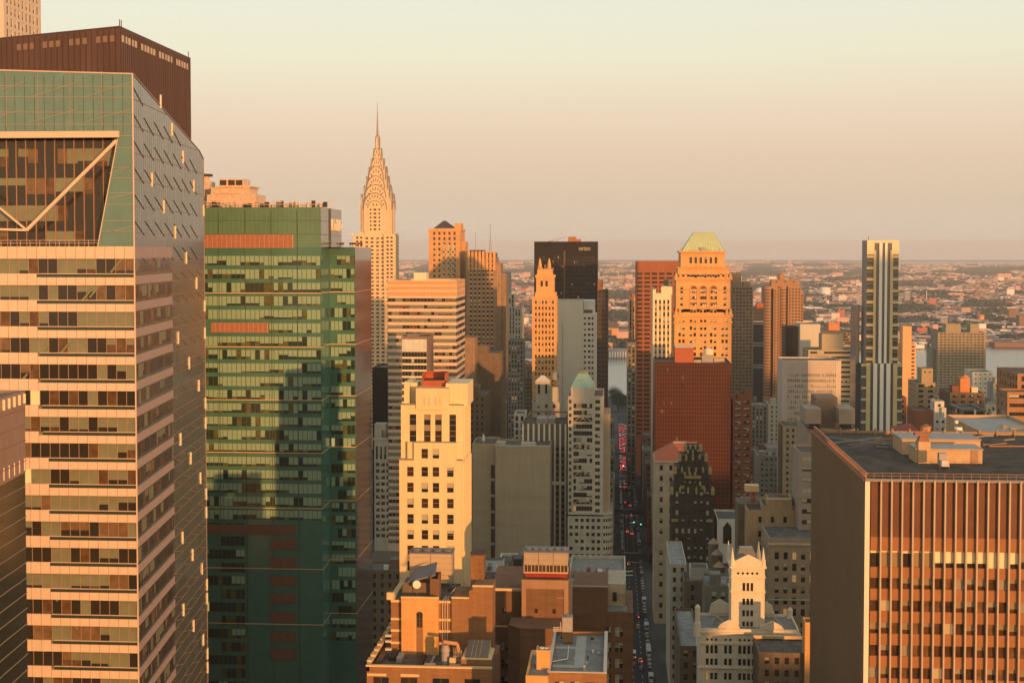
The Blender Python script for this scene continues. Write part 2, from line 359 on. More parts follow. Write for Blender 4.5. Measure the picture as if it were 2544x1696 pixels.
for py0, py1 in ((362,407),(437,478),(507,547),(573,600)):
    v1, v0 = az(py0,Yt+3), az(py1,Yt+3); f_ = (v0-zt)/(zc-zt); band(tt, fr, 0, u_s0+(u_s1-u_s0)*f_-.3, v0, v1, 2.9, 1.6, .7, bronze, OT, run=4, mw=0)
mu = MB(); i = 0
while 1.6*i < u_s1:
    u = 1.6*i; vt_ = zc; vb = zt if u <= u_s0 else zt+(zc-zt)*(u-u_s0)/(u_s1-u_s0); fbox(mu, fr, u, u+.10, vb, vt_, 2.7, 3, 0); i += 1
mu.build('mullions', bronze, tt)
bm = MB(); A = lambda px, py, d=0: (ax(px,Yt,py), Yt+d, az(py,Yt))
fbox(bm, fr, 0, u_s1+.3, az(332,Yt)-.15, az(318,Yt), -.5, .6, 0)
bm.bar(A(290,342), A(67,570), .36, 0); bm.bar(A(67,570), A(-60,462), .22, 0); bm.bar(A(67,570), A(-60,566), .26, 0); bm.bar(A(292,338), A(243,612), .11, 0); bm.build('frame_beam', panel_m, tt)
rl = MB()
for v, u1 in ((zt+.95, fr.W-1), (zt+.5, fr.W-1), (zc+1.6, u_s1-1), (zc+1.15, u_s1-1)): fbox(rl, fr, 0, u1, v, v+.06, .3, .36, 0)
for i in range(24): fbox(rl, fr, 1.6*i, 1.6*i+.06, zt, zt+1, .3, .36, 0)
for i in range(14): fbox(rl, fr, 2.6*i+2, 2.6*i+2.06, zc, zc+1.65, .3, .36, 0)
rl.build('railing', panel_m, tt)
bx_ = MB(); bx_.box(ax(112,Yt,310), ax(133,Yt,310), Yt+.2, Yt+.5, zc, az(296,Yt)); bx_.build('roof_box', panel_m, tt)
la = MB(); rows_ = [168+i*33 for i in range(5)]
for j, py in enumerate((193,222,262,294)):
    z = az(py+8, Yt); la.bar((XL, Yt-.05, z+.3), (XR, Yt-.05, z-.25+j*.1), .055, 0)
for j, (py0, py1) in enumerate(((232,193),(295,262))):
    for i in range(6): la.bar((XR-9*(i+1)+1, Yt-.05, az(py0,Yt)), (XR-9*i, Yt-.05, az(py1,Yt)), .05, 0)
for i in range(6): la.bar((XR-5.2*i-5, Yt-.05, az(305,Yt)), (XR-5.2*i-5, Yt-.05, az(165,Yt)), .05, 0)
for j, py in enumerate((330,360,410,438,475,505,547,573)): la.bar((ax(293-(py-335)*.18,Yt,py), Yt-.05, az(py,Yt)), (XR, Yt-.05, az(py,Yt)), .05, 0)
for j, (p0, p1) in enumerate(((425,408),(492,475),(575,560))): la.bar((ax(272,Yt,p0), Yt-.05, az(p0,Yt)), (XR, Yt-.05, az(p1,Yt)), .05, 0)
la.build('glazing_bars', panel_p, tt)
mu = MB()
for i in range(24): fbox(mu, fr, fr.W-1.6*i-.05, fr.W-1.6*i+.03, zc, ztop-.2, -.03, .02, 0)
mu.build('dark_mullions', darks, tt)
ed = MB(); ed.bar((XR,Yt,0),(XR,Yt,ztop), .13, 0); ed.bar((XR,Yt,ztop),(XL,Yt,hL),.12,0); ed.build('corner_trim', panel_m, tt)
# the long side
sf = Fr((XR, Yt, 0), sU, sw, ztop); zq = az(390, Yt+sU[1]*sw); zmid = zq+.9
side = MB(); side.poly([sf.p(0,0), sf.p(sw,0), sf.p(sw,zq), sf.p(sw*.93,zmid+.4), sf.p(0,ztop)], 0)
side.poly([(XL,Yt,hL),(XR,Yt,ztop),(sE[0],sE[1],zq),(XL,sE[1],zq)], 0); side.build('side_curtain_wall', sidegl, tt)
topz = lambda u: ztop+(zmid-ztop)*u/(sw*.93) if u < sw*.93 else zmid+(zq-zmid)*(u-sw*.93)/(sw*.07)
cut = sw*.47
for k in range(nfl):
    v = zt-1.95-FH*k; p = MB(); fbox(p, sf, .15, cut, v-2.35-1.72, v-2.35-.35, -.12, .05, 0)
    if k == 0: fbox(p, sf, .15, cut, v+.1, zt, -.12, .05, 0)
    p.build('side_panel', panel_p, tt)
    # dark panes and warm rooms seen in the side glass
    band(tt, sf, .3, cut-.2, v-2.2, v-.15, -.02, .8, .3, bronze, [g_d, g_b, b_o, b_o2, g_b], name='side_window_band', run=4, mw=.05)
ln = MB(); dg = MB(); kk = -8
while kk < nfl:
    v = zt-1.95-FH*kk
    for vv in ((v, v-2.4) if kk > 0 else (v,)):
        u0 = cut if kk > 0 else 0; u1 = sw
        if vv < topz(sw)-.3: ln.bar(sf.p(u0,vv,-.05), sf.p(u1,vv,-.05), .05, 0)
        elif vv < ztop: ln.bar(sf.p(0,vv,-.05), sf.p(min(sw,(ztop-vv)/(ztop-zmid)*sw*.93),vv,-.05), .05, 0)
    st = 8.0; u = cut if kk > 0 else 0
    while u+st < sw:
        if v+1.6 < topz(u+st)-.3: dg.bar(sf.p(u,v+(1.9 if kk < 1 else 1.8),-.05), sf.p(u+st-.6,v+(-.4 if kk < 1 else .1),-.05), .05 if kk > 0 else .07, 0 if kk > 0 else 1)
        u += st
    kk += 1
ln.build('side_glazing_bars', bronze, tt); dg.build('side_diagonals', [bronze, M('dull_bar',(.085,.08,.065),.5,0)], tt)
vm = MB(); u = .8
while u < sw: fbox(vm, sf, u, u+.07, 0, topz(u)-.2, -.02, .01, 0); u += 1.6
vm.build('side_mullions', darks, tt)
tp = MB(); tp.bar(sf.p(0,ztop,-.02), sf.p(sw*.93,zmid+.4,-.02), .13, 0); tp.bar(sf.p(sw*.93,zmid+.4,-.02), sf.p(sw,zq,-.02), .13, 0); tp.bar(sf.p(sw,0),sf.p(sw,zq),.1,0); tp.build('roof_edge', panel_p, tt)
fins = [(380,545),(409,705),(437,862),(356,990),(464,1027),(386,1145),(489,1167),(415,1290),(443,1435)]
fins = [(x, y/2.24) for x, y in fins]+[(469,705+.1),(494,763),(518,832),(420,834+10),(448,908),(473,965),(497,1010),(520,1060),(424,1102),(450,1150),(475,1200),(500,1240),(524,1287),(427,1352),(453,1395),(477,1430),(501,1470),(525,1505),(428,1535),(454,1575),(479,1610),(502,1645),(525,1680)]
for px, py in fins:
    # solve the distance along the side for this pixel
    r = (px-1534)/F; u = max(0, min(sw-.6, (r*Yt-XR)/(sU[0]-r*sU[1]))); Yu = Yt+sU[1]*u; z = az(py, Yu)
    f = MB(); fbox(f, sf, u, u+.5, z-1.15, z+1.15, -.22, 0, 0); f.build('fin', fin_m, tt)
# ---- brown mesh-clad tower behind it
brown = M('brown_mesh_cladding', (.115,.062,.042), .6, .25, .12, stretch=(1,1,.3)); brown_d = M('brown_mesh_side', (.085,.042,.028), .6, .2, .15)
pale_o = M('pale_opening', (.50,.42,.34), .6, 0)
bX, bY = ax(297, 330, 60), 330.0; bz = az(55, 330); pl = [(bX,bY),(bX,bY+56),(bX-90,bY+56),(bX-84,bY+37)]
bt = thing('brown_tower', 'brown mesh-clad tower rising behind the slanting glass top at upper left', 'tower', (bX-30, bY+25, 0))
b = MB(); b.prism(pl, 0, bz, 0); b.build('wall', brown, bt)
fl = sqrt(84**2+37**2); ff = Fr((bX-84,bY+37,0), (84/fl,-37/fl), fl, bz); fs = Fr((bX,bY,0), (0,1), 56, bz)
g = MB(); u = 1
while u < fl-1: fbox(g, ff, u, u+.25, bz-40, bz-.1, -.12, 0, 0); u += 1.9
g.build('front_ribs', brown_d, bt)
g = MB(); u = .6
while u < 55.5: fbox(g, fs, u, u+.25, bz-62, bz-.1, -.12, 0, 0); u += 1.5
g.build('side_ribs', M('brown_rib', (.06,.03,.02), .6, 0), bt)
u = 1.4; i = 0
while u < 54:
    if i % 6 != 5 : o = MB(); fbox(o, fs, u, u+1.2, bz-3.1, bz-1.5, -.14, 0, 0); o.build('roof_opening', pale_o, bt)
    u += 2.3; i += 1
u = fl-3; i = 0
while u > fl-38:
    if i % 4 != 3: o = MB(); fbox(o, ff, u, u+1.3, bz-3.1, bz-1.6, -.14, 0, 0); o.build('roof_opening', M('dim_opening', (.26,.17,.12), .6, 0), bt)
    u -= 2.2; i += 1
rp = MB(); rp.prism([(x+.0, y) for x, y in pl], bz, bz+.5, 0)
for u in (0, 1.2, 54): rp.bar(fs.p(u,bz), fs.p(u,bz+2), .12, 0)
rp.build('roof_edge', brown_d, bt)
# ---- pale gridded tower at the very top left
pgm = M('pale_pink_stone', (.58,.50,.42), .8, .08, .2)
building('office_tower', 'pale pink gridded tower cut off by the top left corner, behind the brown tower', -160, 5, -260, 450, 30, pgm,
         dict(k='punch', w=1.5, h=2.6, dx=3.0, dy=3.7, mt=2, vmin=240, d=.4), dict(k='punch', w=1.5, h=2.6, dx=3.0, dy=3.7, mt=2, vmin=240), style='plain', pb=.9, cap=100)
# ---- low dark building cut by the left edge
lY = 190.0; lX = ax(61, lY, 1100); lth = radians(5.4); lU = (-sin(lth), cos(lth)); ll = 70
lf = Fr((lX-lU[0]*ll, lY-lU[1]*ll, 0), lU, ll, 167)
lz = az(982, lY); lb = thing('corner_building', 'low building at the left edge with a pinkish metal screen above dark glass', 'building', (lX-12, lY-30, 0))
b = MB(); x0, y0 = lf.O[0], lf.O[1]; b.prism([(x0,y0),(lX,lY),(lX-26,lY+1),(x0-26,y0)], 0, lz-2, 0, zt=[lz-4.2]*4); b.build('core', [M('roof_tan', (.40,.27,.17), .9, .1)], lb)
zs = az(1190, lY); zsn = zs-.2
s = MB(); s.quad(lf.p(0,zsn-1.0,-.1), lf.p(ll,zs,-.1), lf.p(ll,lz,-.1), lf.p(0,lz,-.1), 0); s.quad(lf.p(0,zsn-1,.4), lf.p(0,lz,.4), lf.p(ll,lz,.4), lf.p(ll,zs,.4), 0); s.quad(lf.p(0,lz,-.1), lf.p(ll,lz,-.1), lf.p(ll,lz,.4), lf.p(0,lz,.4), 1)
s.quad((lX-26,lY+1,lz-4),(lX,lY,lz-4),(lX,lY,lz),(lX-26,lY+1,lz),0); s.quad((lX,lY+.4,lz-4),(lX-26,lY+1.4,lz-4),(lX-26,lY+1.4,lz),(lX,lY+.4,lz),0); s.quad((lX-26,lY+1,lz),(lX,lY,lz),(lX,lY+.4,lz),(lX-26,lY+1.4,lz),1)
s.build('metal_screen', [M('pink_metal_screen', (.34,.22,.18), .45, .12, 1.2, metal=.3, stretch=(1,1,.2)), M('grey_coping', (.24,.22,.20), .6, .05)], lb)
s = MB(); s.quad(lf.p(0,0,-.02), lf.p(ll,0,-.02), lf.p(ll,zs,-.02), lf.p(0,zs-1.2,-.02), 0); s.build('dark_glass', M('black_glass', (.022,.021,.016), .12, .2, .3, spec=.4), lb)
for k in range(13):
    z = az(1225+39*k, lY); s = MB(); fbox(s, lf, 0, ll, z-.04, z+.05, -.14, 0, 0); s.build('floor_line', M('floor_line', (.34,.24,.17), .6, 0), lb)
for k, py in enumerate((1027,1068,1108,1160)):
    z = az(py, lY); s = MB(); fbox(s, lf, 0, ll, z-.05, z+.05, -.2, 0, 0); s.build('screen_line', M('screen_line', (.30,.14,.11), .6, 0), lb)
for k in range(14):
    u = ll-.6-2.1*k; s = MB(); fbox(s, lf, u, u+.16, lz-1.7, lz-.3, -.4, 0, 0); fbox(s, lf, u, u+.1, zs+.3, zs+2, -.2, 0, 0); s.build('fin', fin_m, lb)
# ================================================================ green glass tower
Yg = 411.0; gx0, gx1 = ax(470, Yg, 800), ax(798.5, Yg, 800); gz = az(513, Yg); GF = 33.95*Yg/F
ggl = M('green_spandrel_glass', (.065,.165,.125), .12, .10, .2, spec=.55); ggl2 = M('green_top_glass', (.105,.205,.13), .12, .12, .15, spec=.55); g_blind = M('green_blind', (.25,.38,.265), .3, .05, .5, spec=.5)
g_dark = M('green_dark_pane', (.022,.040,.028), .08, 0, spec=.6); g_room = M('green_room', (.10,.10,.04), .2, .5, .8, spec=.5); g_lit = M('green_lit', (.2,.2,.1), .4, 0, emit=(1,.8,.3), es=.35)
GT = [g_dark, g_room, g_blind, g_blind, g_lit]; gline = M('copper_line', (.70,.42,.24), .4, 0); gmul = M('green_mullion', (.06,.08,.045), .5, 0); louv = M('copper_louver', (.33,.15,.09), .6, .12, .8)
gsid = M('grey_green_side_glass', (.20,.20,.165), .08, .2, .12, spec=.8); gsid2 = M('brown_side_glass', (.10,.06,.04), .09, .4, .25, spec=.8, stretch=(.3,.3,2))
gt = thing('green_tower', 'green glass tower with copper louvre panels standing left of the steel-crowned spire', 'tower', ((gx0+gx1)/2, Yg+20, 0))
fr = Fr((gx0,Yg,0), (1,0), gx1-gx0, gz); zl = az(614, Yg)
b = MB(); b.quad(fr.p(0,0), fr.p(fr.W,0), fr.p(fr.W,zl), fr.p(0,zl), 0); b.quad(fr.p(0,zl), fr.p(fr.W,zl), fr.p(fr.W,gz), fr.p(0,gz), 1)
b.quad((gx1,Yg,zl),(gx1,Yg+31,zl),(gx1,Yg+31,gz),(gx1,Yg,gz),2); b.quad((gx0,Yg,gz),(gx1,Yg,gz),(gx1,Yg+31,gz),(gx0,Yg+31,gz),3); b.quad((gx1,Yg+31,0),(gx0,Yg+31,0),(gx0,Yg+31,gz),(gx1,Yg+31,gz),1)
x2, x3, Y2 = ax(820, 425, 900), ax(883.5, 425, 900), 425.0; Y3 = 453.0
b.quad((gx1,Yg,0),(x2,Y2,0),(x2,Y2,zl),(gx1,Yg,zl),0); b.quad((x2,Y2,0),(x3,Y2,0),(x3,Y2,zl),(x2,Y2,zl),0)
b.quad((x3,Y2,0),(x3,Y3,0),(x3,Y3,zl-4),(x3,Y2,zl-4),4); b.quad((x3,Y2,zl-4),(x3,Y3,zl-4),(x3,Y3,zl),(x3,Y2,zl),2); b.quad((gx1-5,Yg+.2,zl),(gx1,Yg+.2,zl),(x3,Y2,zl),(x3,Y3,zl),3); b.poly([(gx1,Yg,zl),(x2,Y2,zl),(x3,Y2,zl),(x3,Y3,zl),(gx1-5,Y3,zl),(gx1-5,Yg+32,zl),(gx1,Yg+31,zl)],3)
b.quad((x3,Y3,0),(gx0,Y3,0),(gx0,Y3,zl),(x3,Y3,zl),0)
b.build('curtain_wall', [ggl, ggl2, gsid, roof_m, gsid2], gt)
fr2 = Fr((x2,Y2,0), (1,0), x3-x2, zl)
lv = [(588,1), (664,3)]                                # placeholders of the copper floors are set below
z0_ = az(636, Yg); k = 0
while True:
    zt_ = z0_-GF*k; py = 636+33.95*k
    if zt_ < 5: break
    low = py > 1290
    if low: segs = [(ax(470,Yg),ax(606,Yg))] if k % 2 == 0 else [(ax(545,Yg),ax(606,Yg))]
    elif 785 < py < 830: segs = [(ax(668,Yg),gx1)]
    else: segs = [(gx0,gx1)]
    for a, c in segs: band(gt, fr, a-gx0+.1, c-gx0-.1, zt_-2.75, zt_, -.03, 1.39, .93 if not low else .25, gmul, GT, run=6, mw=.15, fs=(.5,.66,.7,.72,.78,.8,.85,1), pf=.18)
    if k % 1 == 0 and not (py > 1640): band(gt, fr2, .2+(x3-x2)*(0 if k % 3 else .25), x3-x2-.15, zt_-2.75+.0, zt_, -.03, 1.35, .8, gmul, GT, run=3, mw=.14, fs=(.4,.6,.7,.8), pf=.3)
    k += 1
for i in range(12):
    px = 545+65*i
    if px > 800: break
    u = ax(px,Yg,800)-gx0; s = MB(); fbox(s, fr, u-.09, u+.09, 5, gz-1, -.12, 0, 0); s.build('pier', gmul, gt)
s = MB(); u = .5
while u < fr.W: fbox(s, fr, u, u+.05, az(582,Yg), gz-.2, -.02, 0, 0); u += 1.39
for py in (547,582): z = az(py,Yg); fbox(s, fr, 0, fr.W, z, z+.12, -.05, 0, 0)
u = .5
s.build('top_mullions', gmul, gt)
for py in (730,866,1000,1133,1273,1426,1566):
    z = az(py,Yg); s = MB(); fbox(s, fr, 0, fr.W+.05, z-.12, z+.1, -.15, 0, 0); s.bar((gx1,Yg-.1,z),(x2,Y2-.1,z),.11,0); fbox(s, fr2, 0, fr2.W+.1, z-.12, z+.1, -.15, 0, 0); s.bar((x3,Y2,z),(x3,Y3,z),.07,0); s.build('copper_line', gline, gt)
louv_shade = M('dull_louver', (.17,.085,.055), .6, .12, .8)  # same louvers lower down, with their shade put into a darker colour
def louvers(px0, px1, py0, py1):
    u0, u1 = ax(px0,Yg,py0)-gx0, ax(px1,Yg,py0)-gx0; v0, v1 = az(py1,Yg), az(py0,Yg); n = max(1, round((u1-u0)/1.45)); w = (u1-u0)/n
    for i in range(n):
        s = MB(); fbox(s, fr, u0+w*i, u0+w*i+w-.12, v0, v1, -.2, 0, 0)
        s.build('louver', louv if py0 < 1300 else louv_shade, gt)
    s = MB(); fbox(s, fr, u0, u1, v0, v1, -.12, 0, 0); s.build('louver_frame', gline if py0 < 1300 else louv_shade, gt)
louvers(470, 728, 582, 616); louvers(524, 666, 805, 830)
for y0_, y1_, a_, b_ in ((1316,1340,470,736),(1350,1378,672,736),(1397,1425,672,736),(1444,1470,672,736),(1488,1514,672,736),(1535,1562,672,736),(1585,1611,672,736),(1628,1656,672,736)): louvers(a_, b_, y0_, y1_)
s = MB()
for y in (Yg+14,): fbox(s, Fr((gx1,Yg,0),(0,1),31,gz), 12, 13.5, zl, gz, -.25, 0, 0)
for py in (547,582): s.bar((gx1,Yg,az(py,Yg)),(gx1,Yg+31,az(py,Yg)),.08,0)
s.build('side_post', gmul, gt)
rq_ = MB()                                            # rooftop plant
plant = M('lit_metal_plant', (.62,.46,.34), .6, .25, .8); dkm = M('dark_louver', (.05,.04,.03), .7, 0)
def pbox(mb, p0, p1, q0, q1, Y, d, m=0): mb.box(ax(p0,Y,q0), ax(p1,Y,q0), Y, Y+d, az(q1,Y), az(q0,Y), m)
ph = thing('cooling_plant', 'tan cooling plant with dark louvres on the roof of the green tower', 'roof plant', (ax(580,430), 432, gz))
s = MB(); pbox(s, 514,636,480,513,424,12); pbox(s, 524,620,462,481,425,10); s.build('housing', plant, ph)
s = MB(); pbox(s, 545,605,441,463,426,8); s.build('cooler', plant, ph)
for p in (546,567,586): s = MB(); pbox(s, p,p+16,444,457,425.9,.1); s.build('fan_louver', dkm, ph)
s = MB(); pbox(s, 536,625,459,462,424.5,10); pbox(s, 533,600,476,478,423.9,.3); pbox(s,548,590,464,476,424.9,.3); s.build('walkway', plant, ph)
s = MB()
for i in range(30):
    px = 515+i*10+random.uniform(-3,3); a = random.uniform(496,507); pbox(s, px, px+random.uniform(4,10), a, 513, Yg+3+random.random()*6, 1.5, random.choice((0,0,1)))
s.bar((gx0,Yg+2,gz+.9),(gx1-1,Yg+2,gz+.9),.1,0); s.bar((gx0,Yg+2.5,gz+1.7),(gx1-12,Yg+2.5,gz+1.7),.12,0)
for px in (642,683,723,766,812,820,826,831): s.bar((ax(px,Yg+5),Yg+5,gz),(ax(px,Yg+5),Yg+5,az(484+random.random()*12,Yg)),.07,0)
s.build('roof_plant', [plant, dkm], gt)
s = MB(); pbox(s, 500,521,447,513,432,6,0); s.cone(ax(512,433),434,az(447,433),az(430,433),1.5,1.1,10,0); s.cone(ax(512,433),434,az(434,433),az(428,433),2.4,2.2,10,1); s.build('vent_tower', [plant, dkm], None, loc=(ax(512,433),434,gz), label='small lit vent tower with dark cap on the green tower roof, beside the glass tower', cat='vent')
for i in range(8): 
    px = 842+[0,6,11,30,36,42,50,57][i]; s = MB(); X = ax(px,440); s.bar((X,440,zl),(X,440,zl+.9),.08,0); s.cone(X,440,zl+.9,zl+1.5,.32,.5,8,0); s.build('roof_vent', dkm, gt)
def text(name, body, size, loc, rot, mat, depth=.15, parent=None, sx=1.0, label=None, cat=None):
    cu = bpy.data.curves.new(name, 'FONT'); cu.body = body; cu.size = size; cu.extrude = depth; cu.resolution_u = 2
    o = bpy.data.objects.new(name, cu); C.objects.link(o); dg_ = bpy.context.evaluated_depsgraph_get()
    me = bpy.data.meshes.new_from_object(o.evaluated_get(dg_)); bpy.data.objects.remove(o); bpy.data.curves.remove(cu)
    me.materials.clear(); me.materials.append(mat); o = bpy.data.objects.new(name, me); C.objects.link(o); o.scale = (sx, 1, 1); o.rotation_euler = rot
    if parent is not None: w = wloc(parent); o.parent = parent; o.location = tuple(loc[i]-w[i] for i in range(3))
    else: o.location = loc
    if label: tag(o, label, cat)
    return o
white_l = M('white_letters', (.85,.72,.60), .5, 0)
sg = text('sign_lettering', 'MetLife', 5.3, (gx1+.3, Yg+13.6, az(573,428)), (pi/2,0,pi/2), white_l, .35, gt, sx=.97)
# ================================================================ ribbed slab at the right
Yr = 239.0; rx0 = ax(2147, Yr, 1400); rz = az(1188, Yr, 2147); rx1 = rx0+62; rY2 = 303.0
rt = thing('ribbed_tower', 'large orange-lit office slab with pale vertical fins at the right edge', 'office tower', (rx0+31, Yr+32, 0))
r_top = M('dark_brown_panel', (.13,.048,.022), .5, .22, .3); r_sp = M('orange_brown_spandrel', (.30,.125,.045), .55, .12, .3); r_fin = M('pale_fin', (.48,.37,.27), .5, .08, .3)
r_side = M('grey_brown_ribs', (.33,.24,.15), .35, .2, .15, spec=.6, stretch=(1,1,.2)); r_roof = M('dark_roof', (.080,.062,.045), .95, .7, .16, streak=.2)
b = MB(); b.quad((rx0,Yr+.4,0),(rx1,Yr+.4,0),(rx1,Yr+.4,rz),(rx0,Yr+.4,rz),0); b.quad((rx0,rY2,0),(rx0,Yr,0),(rx0,Yr,rz),(rx0,rY2,rz),1); b.quad((rx1,Yr,0),(rx1,rY2,0),(rx1,rY2,rz),(rx1,Yr,rz),1); b.quad((rx1,rY2,0),(rx0,rY2,0),(rx0,rY2,rz),(rx1,rY2,rz),1)
b.quad((rx0,Yr,rz-.7),(rx1,Yr,rz-.7),(rx1,rY2,rz-.7),(rx0,rY2,rz-.7),2)
b.build('wall', [darks, r_side, r_roof], rt)
ff = Fr((rx0,Yr,0),(1,0),rx1-rx0,rz); pit = 25.75*Yr/F; cw = .80
s = MB(); fbox(s, ff, 0, cw, 0, rz, -.25, .4, 0); s.build('corner_pier', M('bright_corner_pier', (.80,.68,.52), .5, .04), rt)
ncol = 20; zp = [az(p, Yr, 2147) for p in (1188,1333,1367,1407)]; FR = 55.6*Yr/F
for i in range(ncol):
    u = cw+.25+pit*i; s = MB(); fbox(s, ff, u+pit-.31, u+pit-.05, 0, rz-.2, -.5, .4, 0); s.build('fin', r_fin, rt)
    p = MB(); fbox(p, ff, u, u+pit-.34, zp[1], zp[0]-.3, .12, .4, 0)
    for k in range(8): fbox(p, ff, u, u+pit-.34, zp[1]+k*1.25, zp[1]+k*1.25+.04, .1, .13, 0)
    p.build('top_panel', r_top, rt)
wins = []
rowsz = [(zp[3], zp[2])]+[(az(1461,Yr,2147)-FR*k, az(1434,Yr,2147)-FR*k) for k in range(0, 22)]
prev = zp[1]
for a, c in rowsz:
    s = MB()
    for i in range(ncol): u = cw+.25+pit*i; fbox(s, ff, u, u+pit-.34, c, prev, .10, .4, 0)
    s.build('spandrel_band', r_sp, rt); prev = a
    for i in range(ncol): wins.append((ff, cw+.25+pit*i, a, pit-.34, c-a, .35))
lb_m = M('lit_blind', (.82,.66,.40), .4, .05, spec=.5)
_keep, _k0, _k1 = WM[2], WM[0], WM[1]; WM[0] = M('brown_pane', (.085,.042,.020), .15, .5, .5, spec=.4); WM[1] = M('amber_pane', (.17,.085,.035), .2, .5, .7, spec=.4); WM[2] = M('warm_blind', (.26,.18,.09), .4, .1)
top_w = wins[:ncol]
put_windows(rt, wins[ncol:], 'plain', .5, frame_m, 80, nvar=16); WM[2] = _keep; WM[0] = _k0; WM[1] = _k1
for i, w_ in enumerate(top_w):
    s = MB(); fr_, u, v, w, h, d = w_; m = 0 if 6 <= i <= 13 else (2 if i > 13 else 1); f = (.72, .55, .6)[m] if i not in (11,12) else 1
    if m == 1: f = random.choice((.15,.15,.5,.1))
    rq(s, 0, h*(1-f), w, h, 0 if m != 2 else 1); rq(s, 0, 0, w, h*(1-f), 1 if m == 1 and i % 3 else 2); o = bpy.data.objects.new('window', s.mesh('window', [lb_m, M('warm_blind',(0,0,0)), glassb])); C.objects.link(o); o.parent = rt; q = fr_.p(u,v,d); wl = wloc(rt); o.location = tuple(q[j]-wl[j] for j in range(3))
s = MB(); lfr = Fr((rx0,rY2,0),(0,-1),rY2-Yr,rz); u = .3
while u < 63.5: fbox(s, lfr, u, u+.3, 0, rz-.1, -.22, 0, 0); u += .95
s.build('side_ribs', M('side_rib', (.27,.195,.12), .5, .1), rt)
s = MB(); rb = M('rust_rail', (.36,.17,.09), .6, .2, 1); u = .4
fbox(s, ff, 0, rx1-rx0, rz-.45, rz, -.35, .0, 1)
for v in (rz+.45, rz+.9): fbox(s, ff, 0, 62, v, v+.07, .0, .07, 0)
for i in range(44): fbox(s, ff, i*1.45, i*1.45+.07, rz, rz+.95, 0, .07, 0)
s.build('front_railing', [rb, M('grey_coping',(0,0,0))], rt)
s = MB(); u = .5
while u < 63:
    fbox(s, lfr, u, u+.35, rz-.1, rz+.8, .25, .55, 0); u += .95
fbox(s, lfr, 0, 64, rz-.5, rz-.05, -.25, 0, 0); fbox(s, lfr, 0, 64, rz+.75, rz+.85, .2, .6, 0)
s.build('side_railing', rb, rt)
tan_m = M('tan_penthouse', (.55,.36,.20), .8, .12, .4); ztn = M('zinc_top', (.34,.31,.28), .6, .15, .4); zr_ = rz-.7
def rbox(mb, p0, p1, q0, q1, Y, d, m=0): mb.box(ax(p0,Y,q0), ax(p1,Y,q0), Y, Y+d, q1 if q1 < 200 and False else zr_, az(q0,Y,p0), m, 'D')
p1_ = thing('roof_penthouse', 'tan metal penthouse in the middle of the right tower roof', 'penthouse', (ax(2358,262), 266, zr_))
s = MB(); rbox(s, 2276,2441,1116,0,262,6.5); s.build('wall', tan_m, p1_); s = MB(); x0, x1 = ax(2274,262,1116), ax(2443,262,1116); s.box(x0,x1,261.8,268.6,az(1116,262,2300),az(1116,262,2300)+.2); s.build('roof', ztn, p1_)
s = MB(); s.box(ax(2412,262,1130),ax(2430,262,1130),261.9,262,zr_,zr_+2.6); s.build('door', M('tan_door',(.34,.2,.11),.6,0), p1_)
p2_ = thing('roof_penthouse', 'wider tan penthouse behind the front one on the right tower roof', 'penthouse', (ax(2338,273), 277, zr_))
s = MB(); rbox(s, 2241,2436,1092,0,273,9); s.build('wall', tan_m, p2_); s = MB(); s.box(ax(2239,273,1090),ax(2438,273,1090),272.8,282.2,az(1092,273,2300),az(1092,273,2300)+.2); s.build('roof', ztn, p2_)
s = MB(); rbox(s, 2282,2312,1097,0,261.5,2.6,0); z = az(1097,261.5,2300); X = ax(2297,262); s.frustum(X-1.0,X+1.0,261.6,263.6,z,X-.6,X+.6,262,263,az(1082,262,2300),1); s.box(X-1.6,X+1.1,261.8,263.2,az(1082,262,2300),az(1078,262,2300)+.2,1); s.build('duct_stack', [tan_m, M('rust_duct',(.30,.13,.07),.6,.2,1)], None, loc=(X,262,zr_), label='rust brown duct stack beside the tan penthouses on the right roof', cat='duct')
u_ = thing('roof_air_unit', 'small pale air unit on legs in front of the tan penthouse', 'air unit', (ax(2347,256),256,zr_))
s = MB(); s.box(ax(2336,256),ax(2356,256),256,257.4,zr_+.5,az(1126,256,2345)); s.build('case', ztn, u_); s = MB(); s.frustum(ax(2341,255),ax(2361,255),254.6,256,zr_+.5,ax(2343,255),ax(2359,255),255,256,zr_+1.5,0); s.build('hood', M('pale_metal',(.6,.5,.4),.5,.1), u_)
s = MB()
for dx_ in (-.8,.8): s.bar((ax(2347,256)+dx_,255,zr_),(ax(2347,256)+dx_,256,zr_+.7),.06,0)
s.build('legs', rb, u_)
dsh = thing('satellite_dish', 'small white dish on a mast at the far edge of the right roof', 'dish', (ax(2380,296),296,zr_))
X = ax(2380,296); s = MB(); s.bar((X,296,zr_),(X,296,az(1063,296,2380)),.12,0); s.bar((X-.7,296,zr_),(X,296,zr_+1.5),.06,0); s.build('mast', M('pale_metal',(0,0,0)), dsh); z = az(1066,296,2380)
s = MB(); s.cone(X+.1,295.7,z,z+.5,.75,.75,12,0); s.cone(X-.2,296,z+1.2,z+1.8,.35,.45,10,0); s.box(X+.2,X+.9,295.5,296,z-.2,z+.5,0); s.build('reflector', M('white_paint',(.8,.78,.7),.5,0), dsh)
s = MB()
for i in range(16): X = rx0+2+i*3.6; s.box(X,X+.4,rY2-.6,rY2-.2,rz-.7,rz+.5,0)
s.box(rx0,rx1,rY2-.3,rY2,rz-.5,rz,0); s.build('rear_posts', M('tan_door',(0,0,0)), rt)
s = MB()
